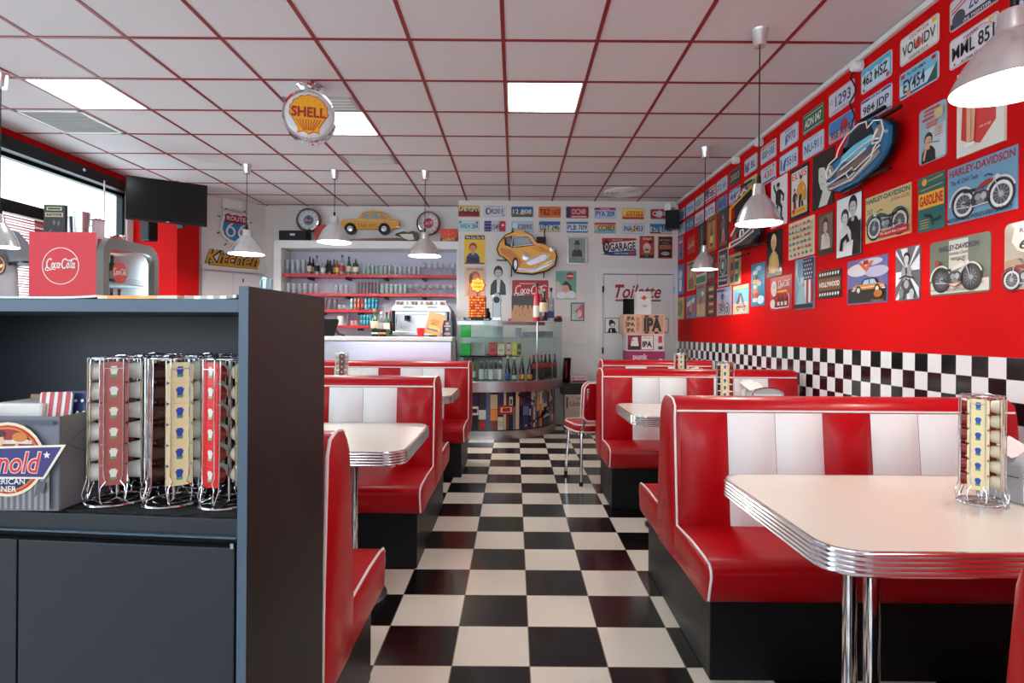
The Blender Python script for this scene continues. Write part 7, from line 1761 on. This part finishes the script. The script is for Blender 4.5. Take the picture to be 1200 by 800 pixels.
def carton(px, d, w, dp, h, z, c, label, lab2=None, rz=0, name='snack_carton', cat='carton'):
    t = thing(name, label, cat, (at(px, 440, d).x, d, z), rz)
    MB().box(mat('carton', c, .5), (-w / 2, -dp / 2, 0), (w / 2, dp / 2, h)).build('box', t, smooth=0, bevel=.002)
    if lab2:
        a = Art(w * .9, h * .8, lab2, .0006); a.R(c, .2, .3, .8, .5); o = a.build('front_label', t, smooth=0, fix=False); o.location = (0, -dp / 2, h / 2)
    return t
for k, (px, w, c, l2, lb) in enumerate(((577.5, .10, (206, 40, 44), (226, 90, 90), 'red carton on the inner display shelf'), (587, .085, (190, 150, 110), (226, 214, 190), 'tan carton beside the red one in the display'), (596, .06, (206, 50, 50), (230, 200, 190), 'slim red and white carton in the display'), (602.5, .055, (226, 196, 40), (240, 220, 90), 'yellow carton in the display'), (608, .05, (200, 180, 60), (60, 60, 60), 'yellow and black packet in the display'))):
    carton(px, 7.1, w, .08, .16, 1.0006, c, lb, l2)
for k, (z, lb) in enumerate(((1.2246, 'upper green and white box in the display behind the straight glass'), (1.0006, 'lower green and white box in the display behind the straight glass'))):
    carton(545.5, 7.02, .12, .1, .15, z, (40, 170, 60), lb, (40, 180, 70))
carton(560, 7.12, .18, .1, .17, 1.0006, (206, 202, 190), 'plain cream box on the inner display shelf')
gthing('tumbler', 'clear beaker standing on the glass shelf of the display', 'glass', P_tumbler(.04, .12), M['tumbler'], ondeck(607, 7.1, 1.2246), None)
rowof(5, 615, 629, 1.2246, 7.2, 'tumbler', 'glass', P_tumbler(.03, .07), M['tumbler'], 'small glass bowl on the glass shelf of the display', 'bowls in the display')
rowof(4, 634, 645, 1.2246, 7.42, 'tumbler', 'glass', P_tumbler(.034, .08), M['tumbler'], 'low stacked glass at the curved end of the display shelf', 'stacked glasses in the display')
rowof(6, 635, 652, .9, 7.45, 'tall_glass', 'glass', P_tumbler(.022, .26), M['tumbler_green'], 'tall pale glass behind the cola bottles in the display', 'tall glasses in the display') if 0 else None
# things on the glass top
TZ = GZ + .0126
def ontop(px, d=7.12): return (at(px, 374, d).x, d, TZ)
tr_ = thing('serving_tray', 'black serving tray under the lollipop stand on the display', 'tray', ontop(560, 7.12))
MB().prism(M['black'], [(-.15, 0), (.15, 0), (.18, .035), (-.18, .035)], -.10, .10, 'y').build('tray', tr_, smooth=0, bevel=.004)
for s in (-1, 1):
    vs, fs = glyph('Cola', .02, .3); MB().add(ink(WHITE), [(s * .11 + x * .06, -.1008, .018 + y * .014) for x, y in vs], fs).build('lettering', tr_, smooth=0, fix=False)
lp = thing('lollipop_stand', 'square lollipop stand full of orange sweets under a flower shaped sign', 'lollipop stand', (ontop(559.5)[0], 7.12, TZ + .036))
zs = at(559, 347, 7.12).z - TZ - .036
MB().box(mat('stand_red', (176, 50, 26), .4), (-.105, -.07, 0), (.105, .07, zs)).build('column', lp, smooth=0, bevel=.006)
sw_ = MB(); swm = [mat('sweet_orange', (240, 130, 30), .3, coat=.4), mat('sweet_yellow', (246, 190, 60), .3, coat=.4), mat('sweet_red', (190, 30, 40), .3, coat=.4)]
random.seed(3)
nz_ = int(zs / .03)
for i in range(8):
    for j in range(nz_):
        MB_ = sw_.lathe(swm[0] if random.random() < .55 else swm[1] if random.random() < .75 else swm[2], [(.0001, -.088), (.009, -.084), (.0125, -.076), (.0125, -.070)], (-.091 + .026 * i, 0, .018 + j * (zs - .036) / (nz_ - 1)), 8, 'y')
o = sw_.build('sweets', lp, smooth=60, fix=False); o['kind'] = 'stuff'
fl = at(559, 334, 7.12)
rF = 8.8 * 7.12 / F
def flower(k): return [(rF * k * (1 + .10 * math.cos(8 * t)) * math.cos(t), rF * k * (1 + .10 * math.cos(8 * t)) * math.sin(t)) for t in [2 * PI * i / 64 for i in range(64)]]
b = MB()
for k, y0, y1, c in ((1.0, 0, -.012, (196, 24, 34)), (.86, -.012, -.016, (246, 196, 40))): b.prism(ink(c), [(x, z + fl.z - TZ - .036) for x, z in flower(k)], y0, y1, 'y')
for txt, dz in (('Chupa', .024), ('Chups', -.022)):
    vs, fs = glyph(txt, .03, .2); b.add(ink((206, 60, 40)), [(x * rF * 1.1, -.0165, fl.z - TZ - .036 + dz + y * .038) for x, y in vs], fs)
b.build('flower_sign', lp, smooth=0, fix=False)
MB().tube(M['cable'], [(0, -.003, zs), (0, -.003, zs + .05)], .006, 6).build('sign_post', lp)
jb = thing('napkin_jukebox', 'chrome jukebox shaped holder on the display beside the lollipop stand', 'holder', ontop(582, 7.12))
jz = at(582, 343, 7.12).z - TZ
MB().prism(mat('dark_chrome', (120, 122, 126), .22, 1.0), [(-.055, 0), (.055, 0), (.05, jz * .7)] + arc(0, jz * .7, .06, jz * .3, 0, 180, 12) + [(-.05, jz * .7)], -.05, .05, 'y').build('casing', jb, smooth=40, bevel=.005)
MB().lathe(M['black_gloss'], [(.04, -.052), (.036, -.058), (.0001, -.058)], (0, 0, jz * .74), 20, 'y').build('dial', jb)
MB().lathe(mat('dial_steel', (150, 152, 156), .3, 1.0), [(.048, -.05), (.05, -.062), (.042, -.062), (.042, -.05)], (0, 0, jz * .74), 20, 'y').build('dial_ring', jb)
MB().box(M['steel'], (-.06, -.062, 0), (.06, .055, .05)).build('base', jb, smooth=0, bevel=.006)
tag(MB().lathe(M['black'], [(.0001, 0), (.035, 0), (.035, .1), (.02, .13), (.02, .16), (.0001, .165)], n=16).build('pepper_mill', loc=(ontop(571.5, 7.3)[0], 7.3, TZ)), 'black pepper mill between the lollipop stand and the chrome holder', 'mill')
pb = thing('paper_bag', 'brown paper box with a black city pattern on the display top', 'bag', ontop(612, 7.16))
ph = at(612, 346.5, 7.16).z - TZ
MB().box(M['cardboard'], (-.135, -.07, 0), (.135, .07, ph)).build('bag_body', pb, smooth=0, bevel=.004)
a = Art(.268, ph * .99, (170, 124, 82), .0006); a.R((40, 34, 32), .0, .62, 1, 1)
for (u0, u1, v) in ((.0, .1, .4), (.3, .42, .55), (.5, .56, .5), (.72, .8, .45), (.9, 1, .5)): a.P((40, 34, 32), [(u0, .66), (u1, .66), ((u0 + u1) / 2 + .02, v), ((u0 + u1) / 2 - .02, v)])
for u, v in ((.2, .3), (.35, .2), (.5, .28), (.62, .18), (.8, .3), (.48, .42)): a.R((96, 66, 44), u, v, u + .03, v + .08)
o = a.build('city_print', pb, smooth=0, fix=False); o.location = (0, -.07, ph / 2)
bottle('syrup_bottle', 'red drink bottle with a dark blue cap on the display top', ontop(629, 7.1), .47, .045, G['red'], LB['white'], CP['black'], 0, None, (.1, .4))
bottle('rum_bottle', 'dark bottle with a cream label and green neck on the display top', ontop(637, 7.0), .36, .05, G['brown'], LB['cream'], CP['green'], 0, None, (.3, .62))
bottle('spirit_bottle', 'clear bottle with a black cap and a blue patch on the display top', ontop(645.5, 7.2), .42, .042, G['clear'], LB['blue'], CP['black'], 2, None, (.1, .3))
fb = thing('fruit_tray', 'small black dish of red sweets at the rounded end of the display top', 'dish', ontop(654, 7.45))
MB().box(M['black'], (-.05, -.05, 0), (.05, .05, .045)).build('dish', fb, smooth=0, bevel=.004)
b = MB()
for k in range(9): b.ball(swm[2] if k % 3 else swm[1], (-.03 + .03 * (k % 3), -.03 + .03 * (k // 3), .055 + .006 * (k % 2)), .018, 6)
o = b.build('sweets', fb); o['kind'] = 'stuff'
tag(MB().box(M['red_shelf'], (-.02, -.02, 0), (.02, .02, .03)).build('sugar_box', smooth=0, bevel=.003, loc=ontop(597.5, 7.1)), 'tiny red box beside the paper bag on the display top', 'box')
# ================================================================= CARTONS AND CRATES BY THE TOILET DOOR
def xz(px, py, d): p = at(px, py, d); return p.x, p.z
def pack(px0, px1, py0, py1, d, dp, c, name, label, fn=None, zb=None, cat='carton'):
    p, q = at(px0, py0, d), at(px1, py0, d)
    z0 = p.z if zb is None else zb
    w, h = q.x - p.x, q.z - z0
    t = thing(name, label, cat, ((p.x + q.x) / 2, d + dp / 2, z0))
    MB().box(mat('carton', c, .55), (-w / 2, -dp / 2, 0), (w / 2, dp / 2, h)).build('box', t, smooth=0, bevel=.003)
    if fn:
        a = Art(w * .995, h * .99, c, .0006); fn(a); o = a.build('front_print', t, smooth=0, fix=False); o.location = (0, -dp / 2, h / 2)
    return q.z
CDp = 7.3
def c_pink(a): a.T_((230, 200, 210), 'punk', .35, .5, .4, .6, bold=.04); a.R((230, 206, 214), .84, .2, .95, .4)
def c_ipa1(a):
    a.R((130, 24, 50), .02, .06, .72, .96); a.R(BLACK, .04, .1, .36, .4); a.P(WHITE, [(.1, .3), (.14, .8), (.28, .86), (.32, .3)]); a.E(BLACK, .16, .66, .02); a.R((30, 30, 30), .06, .14, .34, .2); a.R((236, 232, 226), .39, .1, .70, .92); a.T_(BLACK, 'IPA', .545, .42, .26, .36, bold=.05); a.T_((190, 100, 110), 'PUNK', .545, .8, .2, .1); a.R((196, 60, 90), .84, .5, .94, .92); a.R((60, 60, 60), .84, .1, .96, .3)
def c_ipa2(a):
    a.R((206, 160, 130), .42, .04, .96, .96); a.T_(BLACK, 'IPA', .70, .5, .44, .7, bold=.06)
    for k in range(3): a.T_(BLACK, 'IPA', .16, .2 + .3 * k, .2, .22, bold=.04)
    a.T_((200, 60, 40), 'BREW', .34, .5, .08, .7); a.R(BLACK, .5, .86, .6, .96); a.R(BLACK, .74, .86, .84, .96); a.R(BLACK, .5, .04, .6, .14); a.R(BLACK, .74, .04, .84, .14); a.R((206, 60, 50), .03, .3, .05, .7)
def c_white(a): a.P((206, 50, 40), [(.2, .78), (.4, .74), (.42, .82), (.6, .82), (.62, .74), (.82, .78), (.6, .66), (.5, .62), (.4, .66)]); a.R((190, 190, 190), .4, .3, .7, .42)
z1 = xz(750, 424, CDp)[1]
zcur = at(750, 411.5, CDp).z
# supports under the visible cartons, down to the floor
for k, (za, zb_, c, lb) in enumerate(((0.0, .36, (110, 84, 60), 'brown carton at the foot of the beer carton stack'), (.3606, .72, (150, 120, 84), 'tan carton low in the beer carton stack'), (.7206, .9, (196, 190, 184), 'pale carton in the beer carton stack behind the short booth'))):
    p, q = at(734, 400, CDp), at(780, 400, CDp)
    t = thing('storage_carton', lb, 'carton', ((p.x + q.x) / 2, CDp + .15, za), 0, 'stacked cartons')
    MB().box(mat('carton', c, .6), (-(q.x - p.x) / 2, -.15, 0), ((q.x - p.x) / 2, .15, zb_ - za)).build('box', t, smooth=0, bevel=.003)
    MB().box(LB['cream'], (-.03, -.1505, 0), (.03, .1505, zb_ - za + .0003)).build('tape', t, smooth=0)
z = .9006
for (a0, a1, py, c, lb, fn, dp) in ((735, 779, 411.5, (160, 40, 90), 'magenta beer carton low in the stack before the toilet door', c_pink, .3), (734.5, 778.5, 392, (226, 216, 212), 'white and red beer carton with IPA lettering and a dog drawing', c_ipa1, .3), (731.5, 779.5, 368.5, (222, 180, 150), 'salmon coloured beer carton with large black IPA letters', c_ipa2, .28), (746, 763.5, 341.5, (232, 228, 226), 'tall white carton with a red winged emblem on top of the stack', c_white, .14)):
    z = pack(a0, a1, py, 0, CDp, dp, c, 'beer_carton', lb, fn, z) + .0006
# crates between the display and the toilet door
ck = 7.815
zc = 0.0
for (a0, a1, py, c, lb, fn) in ((662, 699, 482, (196, 180, 160), 'lower cream printed crate beside the display counter', lambda a: (a.T_((60, 50, 50), 'Little', .35, .5, .4, .3), a.R((90, 80, 76), .05, .1, .95, .16), a.R((90, 80, 76), .6, .3, .62, .9))),
                          (662, 699, 462.5, (206, 190, 176), 'upper cream printed crate with red lettering beside the display counter', lambda a: (a.T_((160, 36, 44), 'Little Bro', .5, .46, .7, .3, shear=.1), a.T_((80, 70, 70), 'LAGER', .5, .8, .3, .12), a.R((90, 80, 76), .04, .2, .1, .86))),
                          (658, 699, 449, (24, 24, 26), 'black crate stacked on the cream crates', lambda a: a.R((90, 90, 90), .66, .4, .8, .56)),
                          (669, 689, 440.5, (206, 190, 186), 'small white and red carton on the black crate', lambda a: (a.R((120, 36, 60), .02, .04, .98, .4), a.E((150, 60, 70), .14, .7, .06), a.R((160, 100, 110), .3, .64, .8, .74)))):
    zc = pack(a0, a1, py, 0, ck, .27 if a0 < 665 else .2, c, 'drinks_crate', lb, fn, zc) + .0006
    if c[0] < 50: z_black = zc
tl_ = thing('tool_box', 'black glossy holder standing on the black crate beside the display', 'holder', (at(663, 440, ck + .05).x, ck + .1, z_black + .0004), .2)
MB().prism(M['black_gloss'], [(-.05, 0), (.05, 0), (.07, .34), (-.02, .34)], -.04, .04, 'y').build('body', tl_, smooth=0, bevel=.008)
MB().box(M['chrome'], (-.015, -.045, .06), (.012, -.04, .3)).build('edge_strip', tl_, smooth=0)
# blue tray stand behind the service cabinet panel, at the bar end
rs = thing('rail_stand', 'blue-grey metal rail stand seen over the service cabinet panel', 'stand', (at(312, 340, 6.7).x, 6.7, 0))
zr = at(312, 326, 6.7).z
MB().tube(mat('rail_blue', (70, 96, 112), .4, .5), [(-.06, 0, 0), (-.06, 0, zr - .03), (-.03, 0, zr), (.06, 0, zr), (.06, 0, 0)], .014, 8).build('rail', rs)
MB().box(mat('rail_plate', (110, 140, 156), .4, .4), (-.04, -.005, 1.2), (.0, .005, zr - .01)).build('plate', rs, smooth=0)
MB().box(M['black'], (-.12, -.12, 0), (.12, .12, .02)).build('base', rs, smooth=0, bevel=.004)
# ================================================================= LIGHT, CAMERA
wd = bpy.data.worlds.new('World'); SC.world = wd; wd.use_nodes = True
nt = wd.node_tree; bg = nt.nodes['Background']
bg.inputs[0].default_value = (.80, .91, 1.0, 1); bg.inputs[1].default_value = WORLD if 'WORLD' in globals() else 2.6
cam = bpy.data.cameras.new('Camera'); co = bpy.data.objects.new('Camera', cam); COL.objects.link(co)
cam.sensor_width = 36; cam.sensor_fit = 'HORIZONTAL'; cam.lens = 36 * F / 1200
cam.shift_x = -(CX - 600) / 1200; cam.shift_y = (CY - 400) / 1200
co.matrix_world = Matrix.Translation((0, 0, HC)) @ Matrix.Rotation(PI / 2, 4, 'X') @ Matrix.Rotation(ROLL, 4, 'Z')
cam.clip_start = .02
SC.camera = co
vs_ = SC.view_settings
SC.display_settings.display_device = 'sRGB'
vs_.view_transform = 'Standard'; vs_.look = 'None'; vs_.exposure = 1.0; vs_.gamma = 1.0; vs_.use_curve_mapping = False
SC.cycles.max_bounces = 8; SC.cycles.transparent_max_bounces = 24; SC.cycles.diffuse_bounces = 4; SC.cycles.glossy_bounces = 4; SC.cycles.sample_clamp_indirect = 6
